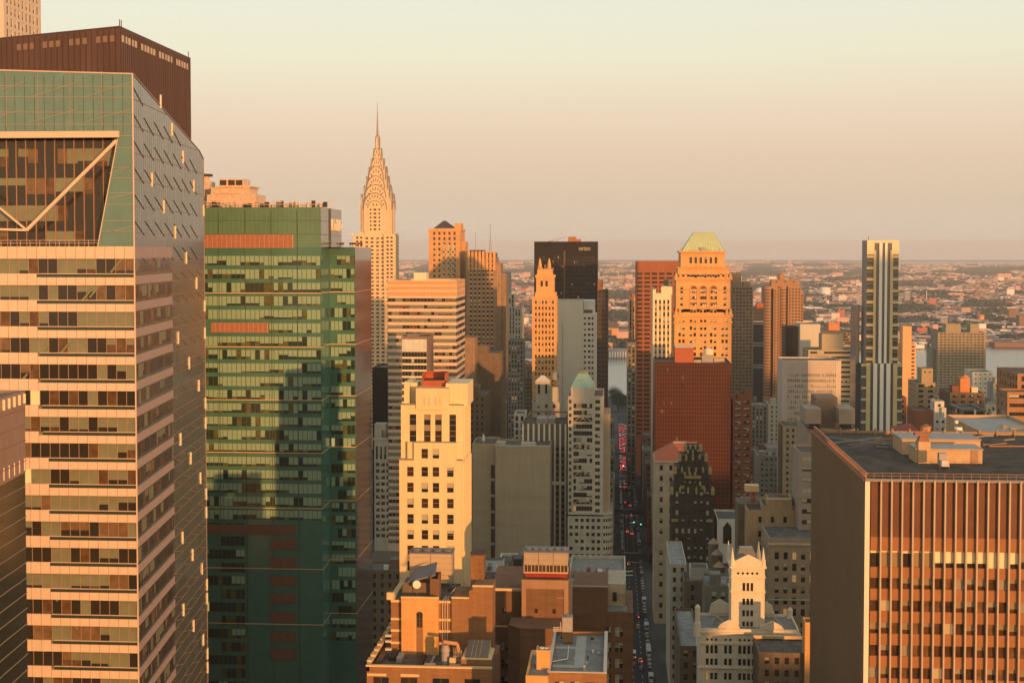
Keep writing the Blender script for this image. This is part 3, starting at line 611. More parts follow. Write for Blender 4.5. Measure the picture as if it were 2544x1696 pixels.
for i in range(26):
    s = MB(); X = rx0+3+random.random()*40; Y = Yr+42+random.random()*18; s.bar((X,Y,zr_+.15),(X+random.uniform(-6,9),Y+random.uniform(-1,3),zr_+.25),random.uniform(.08,.2),random.choice((0,1))); s.build('roof_pipe', [M('grey_coping',(0,0,0)), rb], rt)
s = MB(); s.bar((rx0+2,294,zr_+.3),(rx0+12,285,zr_+.3),.25,0); s.bar((rx0+2,286,zr_+.3),(rx0+13,295,zr_+.3),.25,0); s.build('cross_brace', [M('grey_coping',(0,0,0)), rb], rt)
# ================================================================ middle distance
def segs(root, mb, fr, parts, m=0, d=.3):
    """a face cut into horizontal stretches, each with its own openings: [(v0,v1,cols,rows)], returns windows"""
    wins = []
    for v0, v1, cols, rows in parts:
        f = Fr(fr.p(0, v0), fr.U, fr.W, v1-v0); r = sorted((a-v0, b-v0) for a, b in rows); wall(mb, f, sorted(cols), r, d, m)
        if cols: wins += [(f, a, v, b-a, e-v, d) for (v, e) in r for (a, b) in cols]
    return wins
def rowsdown(vt, h, dy, n): return [(vt-h-dy*i, vt-dy*i) for i in range(n)]
def arch_top(mb, fr, uc, w, v, h, m, d=-.03, k=8):
    mb.poly([fr.p(uc+w/2*cos(pi*i/k), v+h*sin(pi*i/k), d) for i in range(k+1)], m)
lime = M('limestone', (.48,.39,.27), .85, .14, .12, streak=.12); lime2 = M('grey_limestone', (.50,.455,.365), .85, .16, .12, streak=.15)
cream = M('cream_terracotta', (.80,.66,.44), .75, .06, .15, streak=.05); obrick = M('orange_brick', (.60,.33,.14), .85, .16, .15, streak=.1)
gold = M('gold_limestone', (.66,.37,.15), .85, .10, .12, streak=.08); rbrick = M('red_brown_brick', (.24,.10,.055), .85, .2, .2, streak=.1)
bbrick = M('brown_brick', (.31,.205,.125), .88, .2, .2, streak=.18); dbrick = M('dark_brown_brick', (.185,.135,.09), .9, .22, .2, streak=.15)
pale = M('pale_slab', (.58,.55,.45), .8, .05, .05, streak=.05); blackg = M('black_slab', (.013,.011,.010), .4, .3, .1, spec=.2); copper = M('green_copper', (.30,.45,.34), .7, .12, .3, streak=.15)
copper_l = M('pale_green_copper', (.55,.60,.32), .7, .08, .3); steel = M('crown_steel', (.66,.52,.36), .42, .12, .3, metal=.35); steel_d = M('crown_rim', (.20,.15,.115), .5, .1, metal=.3)
grey = M('grey_concrete', (.37,.355,.30), .88, .16, .15, streak=.14); dgrey = M('dark_grey_stone', (.20,.19,.155), .88, .2, .15, streak=.15); whitew = M('white_painted_wall', (.62,.60,.52), .8, .12, .2, streak=.12)
pinkc = M('pinkish_concrete', (.50,.38,.30), .8, .07, .1)
# ---- spire tower with the stepped steel crown
cx, cy = -221.6, 1300.0; white_b = M('white_brick', (.72,.52,.31), .85, .08, .1)
ct = thing('spire_skyscraper', 'white-brick skyscraper with stepped arched steel crown and needle spire', 'skyscraper', (cx, cy, 0))
mb = MB(); wins = []; zT = 197.0
G = dict(w=2.6, h=1.7, dx=4.9, dy=3.6, mt=2.4, mu=2.2, vmin=20, d=.4)
block(ct, mb, cx-17, cx+17, cy-17, cy+17, 0, zT, G, dict(k='ribbon', h=1.4, dy=3.6, mt=2.6, mu=4.5, vmin=60, px=2), None, wins, 0, 0, 0)
for sx in (-1, 1):
    x_ = cx+sx*14; block(ct, mb, x_-5.5, x_+5.5, cy-19, cy-8, 150, zT+.6 if sx < 0 else zT+.6, dict(G, w=2.2, dx=3.6, mu=1.5), G, None, wins, 0, 0, .5)
block(ct, mb, cx-12.7, cx+12.7, cy-12.7, cy+12.7, zT-1, 225, dict(G, dx=22.5, w=1.8, mu=1), dict(G, dx=5.5, w=1.6), None, wins, 0, 0, .5)
f_ = frame(cx-9.6, cx+9.6, cy-14.6, cy+14.6, zT-1, 222, 'F'); wins += segs(ct, mb, f_, [(0,25,[(3.0,5.0),(7.9,11.3),(14.2,16.2)], rowsdown(24,1.8,3.6,6))], 0)
mb.quad((cx+9.6,cy-14.6,zT-1),(cx+9.6,cy-12,zT-1),(cx+9.6,cy-12,222),(cx+9.6,cy-14.6,222)); mb.quad((cx-9.6,cy-12,zT-1),(cx-9.6,cy-14.6,zT-1),(cx-9.6,cy-14.6,222),(cx-9.6,cy-12,222))
f_ = Fr((cx+14.6,cy-9.6,zT-1),(0,1),19.2,25); wins += segs(ct, mb, f_, [(0,25,[(3.0,5.0),(7.9,11.3),(14.2,16.2)], rowsdown(24,1.8,3.6,6))], 0)
mb.quad((cx+12,cy-9.6,zT-1),(cx+14.6,cy-9.6,zT-1),(cx+14.6,cy-9.6,222),(cx+12,cy-9.6,222))
mb.build('shaft', white_b, ct); put_windows(ct, wins, 'pair', .12, frame_m, 100)
T = [(235.3,10.6,220),(243,9.6,231),(251.2,8.3,239),(260,6.9,247.5),(267.6,5.0,256.5),(277,3.3,265.5),(288.5,1.7,275)]
def archpts(w, zs, zt_, k=14): return [(w*cos(pi*i/k), zs+(zt_-zs)*sin(pi*i/k)**.9) for i in range(k+1)]
for ti, (zt_, w, zs) in enumerate(T):
    s = MB(); d = w+[4.2,2.6,2.0,1.5,1.1,.7,.3][ti]; pts = archpts(w, zs, zt_); zb = zs-14 if ti else zs-20
    P = [(w, max(zb,zT))]+pts+[(-w, max(zb,zT))]; n = len(P)
    for ax_i in (0, 1):
        g = lambda u, z, e: (cx+u, cy+e, z) if ax_i == 0 else (cx+e, cy+u, z)
        s.poly([g(u,z,-d) for u,z in P][::-1] if ax_i == 0 else [g(u,z,-d) for u,z in P], 0); s.poly([g(u,z,d) for u,z in P], 0)
        for i in range(n-1): s.quad(g(P[i][0],P[i][1],-d), g(P[i][0],P[i][1],d), g(P[i+1][0],P[i+1][1],d), g(P[i+1][0],P[i+1][1],-d), 0)
    tier = s.build('crown_tier', steel, ct)
    s = MB()
    for g in (lambda u,z: (cx+u,cy-d-.05,z), lambda u,z: (cx+d+.05,cy+u,z)):
        for i in range(len(pts)-1): s.bar(g(*pts[i]), g(*pts[i+1]), .42 if ti < 4 else .28, 0)
    s.build('crown_rim', steel_d, tier)  # dark rim paints the overhang shadow between the crown tiers
    if ti == 0:
        s = MB(); Q = [(6.6,zT+1)]+[(6.6*cos(pi*i/12), 221.5+6.6*sin(pi*i/12)) for i in range(13)]+[(-6.6,zT+1)]
        s.poly([(cx+u,cy-d-.12,z) for u,z in Q][::-1], 0); s.poly([(cx+d+.12,cy+u,z) for u,z in Q], 0); s.build('brick_arch', white_b, ct)
        s = MB()
        for i in range(12): s.bar((cx+Q[1+i][0],cy-d-.15,Q[1+i][1]),(cx+Q[2+i][0],cy-d-.15,Q[2+i][1]),.4); s.bar((cx+d+.15,cy+Q[1+i][0],Q[1+i][1]),(cx+d+.15,cy+Q[2+i][0],Q[2+i][1]),.4)
        s.build('arch_rim', steel_d, ct)
        for z, us in ((224.5,(-1.6,1.6)),(220,(-4,0,4)),(216.4,(-4,0,4)),(212.8,(-4,0,4)),(209.2,(-4,0,4)),(205.6,(-4,0,4)),(202,(-4,0,4))):
            for u in us: s = MB(); a = .6 if z > 224 else (1.3 if u == 0 else .8); s.quad((cx+u-a,cy-d-.2,z-.8),(cx+u+a,cy-d-.2,z-.8),(cx+u+a,cy-d-.2,z+.8),(cx+u-a,cy-d-.2,z+.8)); s.build('arch_window', g_d, ct)
    nt_ = (9,7,7,5,5,3,1)[ti]; zc_, hh = zs, zt_-zs; wm_ = M('crown_window', (.16,.11,.07), .3, 0)
    if ti < 6: 
        s = MB()
        for i in range(nt_):
            a = radians(90+(i-(nt_-1)/2)*(150/max(nt_,1))); da = radians(150/nt_*.27)
            pin, po = (.60,.90) if ti else (.74,.93)
            for g in (lambda u,z: (cx+u,cy-d-.1,z), lambda u,z: (cx+d+.1,cy+u,z)):
                s.tri(g(w*pin*cos(a+da), zc_+hh*pin*sin(a+da)), g(w*pin*cos(a-da), zc_+hh*pin*sin(a-da)), g(w*po*cos(a), zc_+hh*po*sin(a)))
        s.build('triangular_windows', wm_, tier)
s = MB(); s.cone(cx,cy,286,300,1.1,.55,8,0); s.cone(cx,cy,300,319.5,.55,.12,8,0); s.build('needle', steel_d, ct)
for sx in (-1, 1):
    s = MB(); X = cx+sx*19.6; s.bar((cx+sx*17,cy-17,zT-.5),(X+sx*2.2,cy-19.5,zT+.8),.8,0,6); s.cone(X+sx*1.6,cy-19.3,zT,zT+1.4,.9,.4,6,0); s.build('gargoyle', steel, ct)
# ---- list of plain-built towers. Ribbon / punched / strip fronts
R_ = lambda h, dy, **k: dict(k='ribbon', h=h, dy=dy, **k)
P_ = lambda w, h, dx, dy, **k: dict(k='punch', w=w, h=h, dx=dx, dy=dy, **k)
S_ = lambda w, dx, dy, **k: dict(k='strip', w=w, dx=dx, dy=dy, **k)
# orange brick tower with dark pyramid
r, x0, x1, z1 = building('brick_tower', 'orange brick tower with a dark pyramid roof right of the spire skyscraper', 1065, 1143, 567, 1215, 38, obrick, P_(1.8,2.4,4.4,4.6,mt=3,vmin=110,mu=2), P_(1.4,2.1,3.8,4.1,mt=3,vmin=110), style='sash', pb=.25)
s = MB(); s.box(x0-.8,x1+.8,1214.2,1253.8,z1-2,z1-.6); s.box(x0-.4,x1+.4,1214.6,1253.4,az(613,1215),az(610,1215)); s.build('cornice', gold, r)
s = MB(); s.frustum(x0+2.5,x1-5,1219,1247,z1-.8,(x0+x1)/2-3,(x0+x1)/2-1,1232,1234,az(547,1220)); s.build('pyramid_roof', M('dark_slate',(.075,.06,.055),.8,.2,.4), r)
s = MB(); s.box(x1-6,x1-.5,1225,1245,z1-.8,az(554,1225)); s.build('penthouse', obrick, r)
s = MB(); s.box(x1,x1+3,1230,1252,0,az(600,1230)); s.build('side_wing', obrick, r)
f_ = frame(x0,x1,1215,1253,0,z1,'F')
for i in range(3):
    s = MB(); u = 12.4+i*4.05-.2; fbox(s, f_, u, u+1.9, az(690,1215), az(606,1215), -.5, 0, 0); bw_ = s.build('bay_window', lime, r)
    for k in range(5): s = MB(); v = az(624+14*k,1215); fbox(s, f_, u+.25, u+1.65, v-1.4, v, -.56, -.5, 0); s.build('bay_pane', g_d, bw_)
# crenellated tower (two antennas)
r, x0, x1, z1 = building('crenellated_tower', 'tan art deco tower with buttressed crown and two roof antennas', 1160, 1232, 640, 1200, 30, bbrick, S_(1.7,3.6,3.9,mt=2,mu=1,vmin=20,d=.5,spm=obrick,pb=.12,sp=1.9), S_(1.7,3.6,3.9,mt=2,mu=1,vmin=20,spm=bbrick,pb=.1))
s = MB(); f_ = frame(x0,x1,1200,1230,0,z1,'F')
for i in range(8): u = (x1-x0)*(i+.25)/8; fbox(s, f_, u-.2, u+1.9, az(672,1200), az(624,1200), -.6, 1.5, 0)
s.build('buttresses', obrick, r); s = MB(); s.box(x0+1,x1-1,1201,1228,z1-1,az(628,1202)); s.build('crown', dbrick, r)
s = MB(); s.box(x0+2,x0+14,1204,1218,az(628,1202),az(621,1202)); s.build('penthouse', dkm, r)
for px, t_ in ((1182,577),(1218,555)):
    s = MB(); X = ax(px,1212); b = az(624,1212)
    if px > 1200:
        for a_ in range(3): s.bar((X+1.5*cos(a_*2.1),1212+1.5*sin(a_*2.1),b-2),(X,1212,az(585,1212)),.16,0)
        for k in range(8): s.bar((X-1.4+k*.17,1211,b+k*1.6),(X+1.4-k*.17,1211,b+k*1.6),.12,0)
        s.bar((X,1212,az(590,1212)),(X,1212,az(t_,1212)),.22,0)
    else: s.bar((X,1212,b-2),(X,1212,az(t_,1212)),.16,0)
    s.build('antenna', steel_d, r)
s = MB(); s.prism([(x1,1201),(x1+4,1204),(x1+4,1228),(x1,1230)],0,az(655,1200)); s.build('bevelled_bay', bbrick, r)
s = MB(); s.box(x1+3,x1+8,1207,1228,0,az(680,1204)); s.build('side_wing', bbrick, r)
building('stone_slab', 'narrow pale slab rising just behind the crenellated tower', 1246, 1259, 677, 1350, 60, grey, P_(1.2,1.4,2.6,3.4,vmin=60,mu=.5), P_(1.2,1.4,3.0,3.4,vmin=60), style='plain', cap=60)
building('striped_building', 'grey stone building with dark vertical window strips right of the crenellated tower', 1262, 1296, 763, 1150, 30, grey, S_(1.2,2.4,3.6,mu=.6,mt=1,spm=dgrey), S_(1.2,2.4,3.6,spm=dgrey), tops=((1262,1278,731,6,14,S_(1.2,2.4,3.6,mu=.6,mt=1,spm=dgrey)),))
building('striped_building', 'lower grey striped building stepping down right of the taller striped one', 1262, 1300, 846, 1100, 24, dgrey, S_(1.2,2.3,3.6,mu=.6,mt=1,spm=dgrey), S_(1.2,2.4,3.6,spm=dgrey))
building('brick_building', 'windowless dark brick building with stepped top between the banded office and the striped building', 1182, 1244, 878, 950, 40, dbrick, None, P_(1.3,1.8,3.5,4,vmin=30), tops=((1186,1212,860,4,14,None),))
building('brick_building', 'small brown building with an orange-lit upper corner against the crenellated tower', 1150, 1180, 840, 930, 18, bbrick, None, None)
building('brick_building', 'low dark brick building at the foot of the windowless brick block', 1164, 1206, 985, 880, 40, dbrick, P_(1.2,1.8,3.2,3.8,vmin=0), P_(1.3,1.8,3.5,4,vmin=10), tops=((1166,1190,960,3,10,None),))
# banded office block
r, x0, x1, z1 = building('banded_office', 'broad office block with cream horizontal bands and orange louvred top floors', 963, 1134, 697, 815, 46, panel_m, None, None)
band_o = M('orange_louver_band', (.62,.33,.12), .6, .12, .8)
for side in 'FR':
    f_ = frame(x0,x1,815,861,0,z1+.0,side)
    for a_, b_ in ((698,708),(711,721),(725,736)):
        s = MB(); fbox(s, f_, .2, f_.W-.2, az(b_,815)-0, az(a_,815)-.2, -.1, 0, 0)
        for k in range(int(f_.W/2.1)): fbox(s, f_, 2.1*k+.5, 2.1*k+.62, az(b_,815), az(a_,815)-.2, -.14, -.1, 1)
        s.build('louver_band', [band_o, bronze], r)
    k = 0
    while True:
        zt_ = az(742,815)-3.92*k
        if zt_ < 12: break
        s = MB(); fbox(s, f_, .0, f_.W, zt_-2.05, zt_, -.03, .0, 0); s.build('recess', darks, r); band(r, f_, .3, f_.W-.3, zt_-2.05, zt_, -.05, 2.1, .86 if side == 'F' else .1, bronze, OT, run=4, mw=.12, fs=(.6,.75,.85))
        k += 1
        if side == 'F':
            s = MB()
            for q in range(int(f_.W/2.1)): fbox(s, f_, 2.1*q+.35, 2.1*q+.45, zt_-3.9, zt_-2.07, -.04, 0, 0)
            s.build('panel_joints', bronze, r)
s = MB(); pbox(s, 1028,1058,678,697,824,12); s.build('white_penthouse', cream, r)
r, x0, x1, z1 = building('office_building', 'dark-windowed office with a blank white panel and cream bands before the banded office', 997, 1061, 838, 740, 26, M('office_brown_side',(.24,.15,.10),.8,.15,.2), None, None)
f_ = frame(x0,x1,740,766,0,z1,'F'); s = MB(); u0, u1 = .3, ax(1060,740,850)-x0; fbox(s, f_, u0, u1, az(876,740), az(845,740), -.2, 0, 0); s.build('white_panel', whitew, r)
k = 0
while az(878+16*k,740) > 5:
    v = az(878+16*k,740); band(r, f_, u0, u1, v-2.35, v, -.04, 1.6, .05, M('steel_mullion',(.10,.10,.09),.5,0), None, mw=.35); s = MB(); fbox(s, f_, u0, u1, v-3.3, v-2.35, -.2, 0, 0); s.build('cream_band', cream, r); k += 1
s = MB(); pbox(s, 1010,1040,832,838,750,9); s.build('roof_plant', dgrey, r)
building('dark_tower', 'dark glass slab with one pale line near its top beside the green tower', 925, 963, 916, 880, 30, blackg, None, None)
z = az(938,770); s = MB(); s.box(ax(925,770),ax(963,770),769.8,770,z-.25,z+.2); s.build('pale_line', lime, bpy.data.objects[-1] if False else r) if False else None
# shaded stone office by the park
r, x0, x1, z1 = building('stone_office', 'old grey stone office building with colonnaded top floor behind the white lit tower', 930, 995, 1093, 838, 34, lime2, None, None, style='pair')
f_ = frame(x0,x1,838,872,0,z1,'F'); mb = MB(); W_ = f_.W
cols = [(1.2,2.6),(3.9,5.3),(6.3,7.7)]; cg = [(a*W_/15.5, b*W_/15.5) for a, b in [(.9,3.1),(4.0,6.2),(7.1,9.3),(11.0,13.2)]]
w_ = segs(r, mb, Fr((x0,837.5,0),(1,0),W_,z1), [(0,z1-14,cg,rowsdown(z1-15,2.1,3.9,12)),(z1-14,z1-4,[(a,a+1.3) for a in (.9,3.4,5.9,8.4)]+[(W_-3,W_-1.7)],[(z1-12.8,z1-5)]),(z1-4,z1-1.3,[],[])])
mb.build('facade', lime2, r); put_windows(r, w_, 'pair', .25); s = MB(); s.box(x0-.6,x1+.6,837,839,z1-1.4,z1); s.box(x0-.3,x1+.3,837.4,838,z1-14.3,z1-13.6); s.build('cornice', lime2, r)
s = MB(); pbox(s, 930,958,1058,1093,846,8); pbox(s, 934,948,1074,1093,842,3); pbox(s, 975,995,1070,1093,850,10); s.build('penthouse', lime2, r)
# library
r, x0, x1, z1 = building('library', 'pale stone library wing with round-arched windows and hipped roof at the park', 895, 1010, 1415, 720, 20, M('shaded_marble',(.42,.40,.33),.8,.12,.15,streak=.1), None, None, cat='library')
f_ = frame(x0,x1,720,740,0,z1,'F')
s = MB(); s.box(x0-.5,x1+.5,719.5,722,z1-1.2,z1); s.box(x0,x1,719.7,720,z1-3.6,z1-3); s.box(x0,x1,719.6,720,az(1497,720),az(1494,720)); s.build('cornice', lime2, r)
s = MB(); s.frustum(x0,x1,720,742,z1-.3,x0+6,x1-6,731,732,az(1385,724)); s.build('hipped_roof', M('brown_tile',(.11,.085,.06),.9,.25,.5), r)
for i, px in enumerate((912,953,995)):
    u = ax(px,720)-x0; s = MB(); fbox(s, f_, u-1.7, u+1.7, az(1488,720), az(1466,720), -.02, 0, 0); arch_top(s, f_, u, 3.4, az(1466,720), 1.7, 0); s.build('arched_window', g_d, r)
    if i < 2: s = MB(); fbox(s, f_, u-1.0, u+1.0, az(1488,720), az(1488,720)+.35, -.1, -.03, 0); s.build('window_lamp', M('lamp_glow',(1,.6,.2),.5,0,emit=(1,.6,.15),es=2), r)
# ---- white lit tower
Yw = 323.0; wx0, wx1 = ax(992,Yw,1200), ax(1149,Yw,1200); r = thing('white_tower', 'cream setback tower glowing in the sun in the middle of the view', 'tower', ((wx0+wx1)/2, Yw+10, 0))
z1 = az(1146,Yw); z2 = az(1010,Yw+1); zc = az(968,Yw+1); cols = [(1.8,3.35),(5.15,6.7),(7.75,9.3),(11.1,12.65)]; mb = MB()
wt = M('white_tower_stone', (.78,.60,.34), .75, .05, .25, streak=.06); wfm = M('warm_frame', (.42,.27,.14), .6, 0)
f_ = frame(wx0,wx1,Yw,Yw+19,0,z1,'F'); w_ = segs(r, mb, f_, [(0,z1,cols,rowsdown(az(1165,Yw),2.2,3.66,14))], d=.22)
bay0, bay1 = ax(1028,Yw,1100), ax(1134,Yw,1100); zb = az(1104,Yw)
w_ += segs(r, mb, Fr((bay0,Yw,z1),(1,0),bay1-bay0,zb-z1), [(0,zb-z1,[(cols[1][0]-(bay0-wx0),cols[1][1]-(bay0-wx0)),(cols[2][0]-(bay0-wx0),cols[2][1]-(bay0-wx0))],[(.6-.35,2.45)])], d=.22)
mb.box(bay0,bay1,Yw+.001,Yw+2.2,z1,zb,0,'FD'); mb.box(bay0-1.6,bay0,Yw+.8,Yw+2.2,z1,zb,0,'D'); mb.box(bay1,bay1+1.5,Yw+.8,Yw+2.2,z1,zb,0,'D')
mb.quad((wx0,Yw,z1),(wx1,Yw,z1),(wx1,Yw+19,z1),(wx0,Yw+19,z1)); mb.quad((wx0,Yw+19,0),(wx0,Yw,0),(wx0,Yw,z1),(wx0,Yw+19,z1)); mb.quad((wx1,Yw+19,0),(wx0,Yw+19,0),(wx0,Yw+19,z1),(wx1,Yw+19,z1)); mb.quad((wx1,Yw,0),(wx1,Yw+19,0),(wx1,Yw+19,z1),(wx1,Yw,z1))
vx0, vx1 = ax(996,Yw+2,1050), ax(1151.5,Yw+2,1050); f2 = frame(vx0,vx1,Yw+2,Yw+17,z1,z2,'F'); off_ = vx0-wx0; h0 = az(1104,Yw+2)-z1+.2; h1 = az(1033,Yw+2)-z1
c2 = [(a-off_+.35,b-off_+.35) for a,b in cols]; w2 = segs(r, mb, f2, [(0,z2-z1,c2,[(h0,h1)])], d=.3)
mb.box(vx0,vx1,Yw+2.002,Yw+17,z1,z2,0,'FD')
cx0, cx1 = ax(1033,Yw+1.5,1000), ax(1115,Yw+1.5,1000); mb.box(cx0,cx1,Yw+1.6,Yw+14,z2-1,zc,0); mb.box(cx0,cx1,Yw+1.7,Yw+2,z1+.2,z2,0) if False else None
a0, a1 = ax(1004,Yw+5), ax(1034,Yw+5); mb.box(a0+.9,a1,Yw+6.5,Yw+15,z2-.5,az(953,Yw+8),0); mb.box(a0,a0+1.3,Yw+4.5,Yw+15,z2-.5,az(952,Yw+5),0); mb.box(ax(1107,Yw+4),ax(1162,Yw+4),Yw+4,Yw+16.5,z2-.5,az(955,Yw+4),0)
mb.build('wall', wt, r); put_windows(r, w_, 'sash', .62, wfm, 100); put_windows(r, w2, 'tall', .3, wfm, 100)
s = MB()
for a,b in ((z1-.25,z1+.12),): s.box(wx0-.05,bay0,Yw-.08,Yw+.2,a,b); s.box(bay1,wx1+.05,Yw-.08,Yw+.2,a,b)
s.box(vx0-.05,cx0,Yw+1.9,Yw+2.2,z2-.1,z2+.15); s.box(cx1,vx1+.05,Yw+1.9,Yw+2.2,z2-.1,z2+.15); s.box(bay0-.05,bay1+.05,Yw-.08,Yw+.2,zb,zb+.2); s.box(cx0-.1,cx1+.1,Yw+1.5,Yw+1.8,zc,zc+.2); s.build('coping', M('grey_coping',(0,0,0)), r)
for u in (ax(1052,Yw+1.5),ax(1063,Yw+1.5),ax(1080,Yw+1.5),ax(1091,Yw+1.5)): s = MB(); s.box(u-.05,u+.5,Yw+1.55,Yw+1.6,az(1011,Yw+1.5),az(989,Yw+1.5)); s.build('slit_panel', M('tan_slit',(.66,.47,.3),.7,0), r)
s = MB(); Rr = M('red_penthouse',(.42,.10,.035),.7,.15,.8); x0, x1 = ax(1048,Yw+6,950), ax(1107,Yw+6,950); zr = az(930,Yw+6); s.box(x0,x1,Yw+6,Yw+6.2,zc,az(948,Yw+6)); s.box(x0,x0+.2,Yw+6.2,Yw+12,zc,zr); s.box(x1-.2,x1,Yw+6,Yw+12,zc,zr); s.box(x0,x1,Yw+12,Yw+12.2,zc,zr-.2); s.box(x0+.2,x1-.2,Yw+6.2,Yw+12,zc,zc+1.4,1); s.box(x0,x1,Yw+11.8,Yw+12.1,zr-.2,zr); s.build('red_penthouse', [Rr, dkm], r)
f3 = frame(wx0,wx1,Yw,Yw+19,0,z1,'R'); s = MB()
for i in range(10): fbox(s, f3, 1+1.8*i, 1.8+1.8*i, 5, z1-1, -.25, 0, 0)
s.build('side_pilasters', wt, r); s = MB()
for i in range(7): fbox(s, frame(vx0,vx1,Yw+2,Yw+17,z1,z2,'R'), 1+2*i, 1.9+2*i, 0, z2-z1-.5, -.25, 0, 0)
s.build('upper_pilasters', wt, r)
# ---- blank beige slabs, striped tower
beige = M('beige_blank_brick', (.40,.33,.22), .9, .10, .12, streak=.06, stretch=(.3,.3,1.6))
r, x0, x1, z1 = building('blank_slab', 'wide windowless beige brick slab in the shade left of the white-striped tower', 1231, 1366, 1110, 786, 30, beige, None, None)
s = MB(); s.box(x0-.1,x1+.1,785.8,786.4,z1-.1,z1+.35); s.build('coping', whitew, r); s = MB(); pbox(s,1233,1255,1102,1110,796,8); pbox(s,1294,1330,1102,1110,790,6); s.build('penthouse', lime2, r)
r, x0, x1, z1 = building('blank_slab', 'narrower beige slab with a column of dark openings, left of the wide blank one', 1173, 1231.5, 1105, 790, 30, beige, None, None)
f_ = frame(x0,x1,790,820,0,z1,'F')
for k in range(8): s = MB(); v = az(1158+40*k,790); u = ax(1219,790)-x0; fbox(s, f_, u, u+2.3, v-7.6, v, -.03, 0, 0); s.build('opening', M('dark_recess',(.07,.05,.035),.8,.1), r)
s = MB(); X = ax(1201,796); s.bar((X,796,z1-1),(X,796,z1+2),.2,0); s.cone(X,795.6,z1+1,z1+4.6,1.1,.5,10,0); s.build('satellite_dish', None or whitew, None, loc=(X,796,z1), label='white satellite dish on the roof of the narrower beige slab', cat='dish')
r, x0, x1, z1 = building('striped_tower', 'white-striped tower with an open-framed roof in front of the green-roofed tower', 1297, 1408, 1054, 815, 32, M('dark_strip_core',(.16,.13,.09),.7,.15,.2), None, None)
f_ = frame(x0,x1,815,847,0,z1,'F'); ws = M('white_stripe',(.78,.71,.58),.8,.06)
for i in range(9): s = MB(); u = (f_.W-1.2)*i/8; fbox(s, f_, u, u+1.05, az(1106,815) if i < 6 else 2, z1, -.7, 0, 0); s.build('stripe', ws, r)
for i in range(6, 8):
    u = (f_.W-1.2)*i/8+1.1; k = 0
    while az(1112+15.8*k,815) > 6: v = az(1112+15.8*k,815); s = MB(); fbox(s, f_, u, u+1.9, v-2.1, v, -.03, 0, 0); s.build('window', g_d, r); k += 1
s = MB(); fbox(s, f_, f_.W*.66, f_.W, az(1205,815), az(1197,815), -.8, 0, 0); s.build('white_band', ws, r)
rf = MB(); xb0, xb1 = x0+3, x1; zt_ = az(1026,830)
for X in (xb0, (xb0+xb1)/2, xb1-.6):
    for Y in (818, 842): rf.box(X,X+.7,Y,Y+.7,z1-1,z1+4)
rf.box(xb0,xb1,841.5,842.5,z1+3.4,z1+4.3); rf.box(xb0,xb0+.6,818,842,z1+3.4,z1+4.3); rf.box(xb1-.6,xb1,818,842,z1+3.4,z1+4.3); rf.build('roof_frame', bbrick, r)
s = MB(); s.box(x0+8,x1-7,822,836,z1-1,z1+2.2); s.build('cooling_unit', M('zinc_top',(0,0,0)), r)
building('corner_tower', 'whitish rounded corner block half hidden behind the white-striped tower', 1277, 1304, 1029, 850, 20, whitew, P_(1.6,3,3.2,4.2,vmin=20), None)
# ---- tower with green pyramid
Yp = 800.0; r, x0, x1, z1 = building('green_pyramid_tower', 'grey stone tower with green pyramid roof and triangular trusses beside the street', 1411, 1499, 984, Yp, 44, lime2, None, None)
f_ = frame(x0,x1,Yp,Yp+44,0,z1,'F'); mb = MB(); W_ = f_.W; bay = (ax(1425,Yp)-x0, ax(1472,Yp)-x0); k = 0
cols = [(1.0,2.2),(W_-6.2,W_-4.4),(W_-3.0,W_-1.4)]
w_ = segs(r, mb, Fr((x0,Yp-.5,0),(1,0),W_,z1), [(0,z1,[(.6,2.0),(W_-4.6,W_-1.9)],rowsdown(z1-2.2,2.0,3.87,24))])
mb.build('facade', lime2, r); put_windows(r, w_, 'pair', .2)
for k in range(17):
    v = az(1002+17*k,Yp)-.2; band(r, f_, bay[0], bay[1], v-2.5, v, -.55, 1.5, .35, bronze, None, run=2)
    if k % 4 == 2 or k == 14:
        s = MB(); c = (bay[0]+bay[1])/2; q = f_.p
        for a_, b_, c_, d_ in ((bay[0],v-2.5,c,v+1.2),(bay[1],v-2.5,c,v+1.2)): s.bar(q(a_,b_,-.8),q(c_,d_,-.8),.28,0)
        s.bar(q(c-1.5,v-2.2,-.8),q(c-1,v-.6,-.8),.2,0); s.bar(q(c+1.5,v-2.2,-.8),q(c+1,v-.6,-.8),.2,0); s.build('truss', lime, r)
s = MB(); px0, px1 = ax(1418,Yp), ax(1476,Yp); zc = az(964,Yp); s.box(px0,px1,Yp+1,Yp+30,z1-1,zc); s.build('attic', lime2, r)
s = MB(); s.box(px0+1.8,px1-1.3,Yp+.8,Yp+1,az(997,Yp),az(988,Yp)); s.build('attic_window', g_d, r)
s = MB(); s.frustum(px0,px1,Yp+1,Yp+30,zc,ax(1438,Yp+12),ax(1458,Yp+12),Yp+11,Yp+19,az(925,Yp+12)); s.build('pyramid_roof', copper, r)
s = MB(); a_, b_ = ax(1436,Yp+12), ax(1459,Yp+12); s.box(a_,b_,Yp+10,Yp+20,az(925,Yp+12),az(920,Yp+12)); s.build('roof_cap', dgrey, r)
s = MB(); bx0, bx1 = ax(1411,Yp-8), ax(1526,Yp-8); zb = az(1279,Yp-8)
rt_ = MB(); n_ = 7; wl_ = []
f5 = frame(bx0,ax(1499,Yp-8),Yp-8,Yp,0,zb,'F'); wl_ += segs(r, rt_, f5, [(0,zb,[(1+3.1*i,2.8+3.1*i) for i in range(6)],rowsdown(zb-2.2,1.9,4.0,6))])
X5 = ax(1499,Yp-8); pts = [(X5,Yp-8)]+[(X5+5.6*sin(a*pi/12), Yp-2.4-5.6*cos(a*pi/12)) for a in range(1,7)]
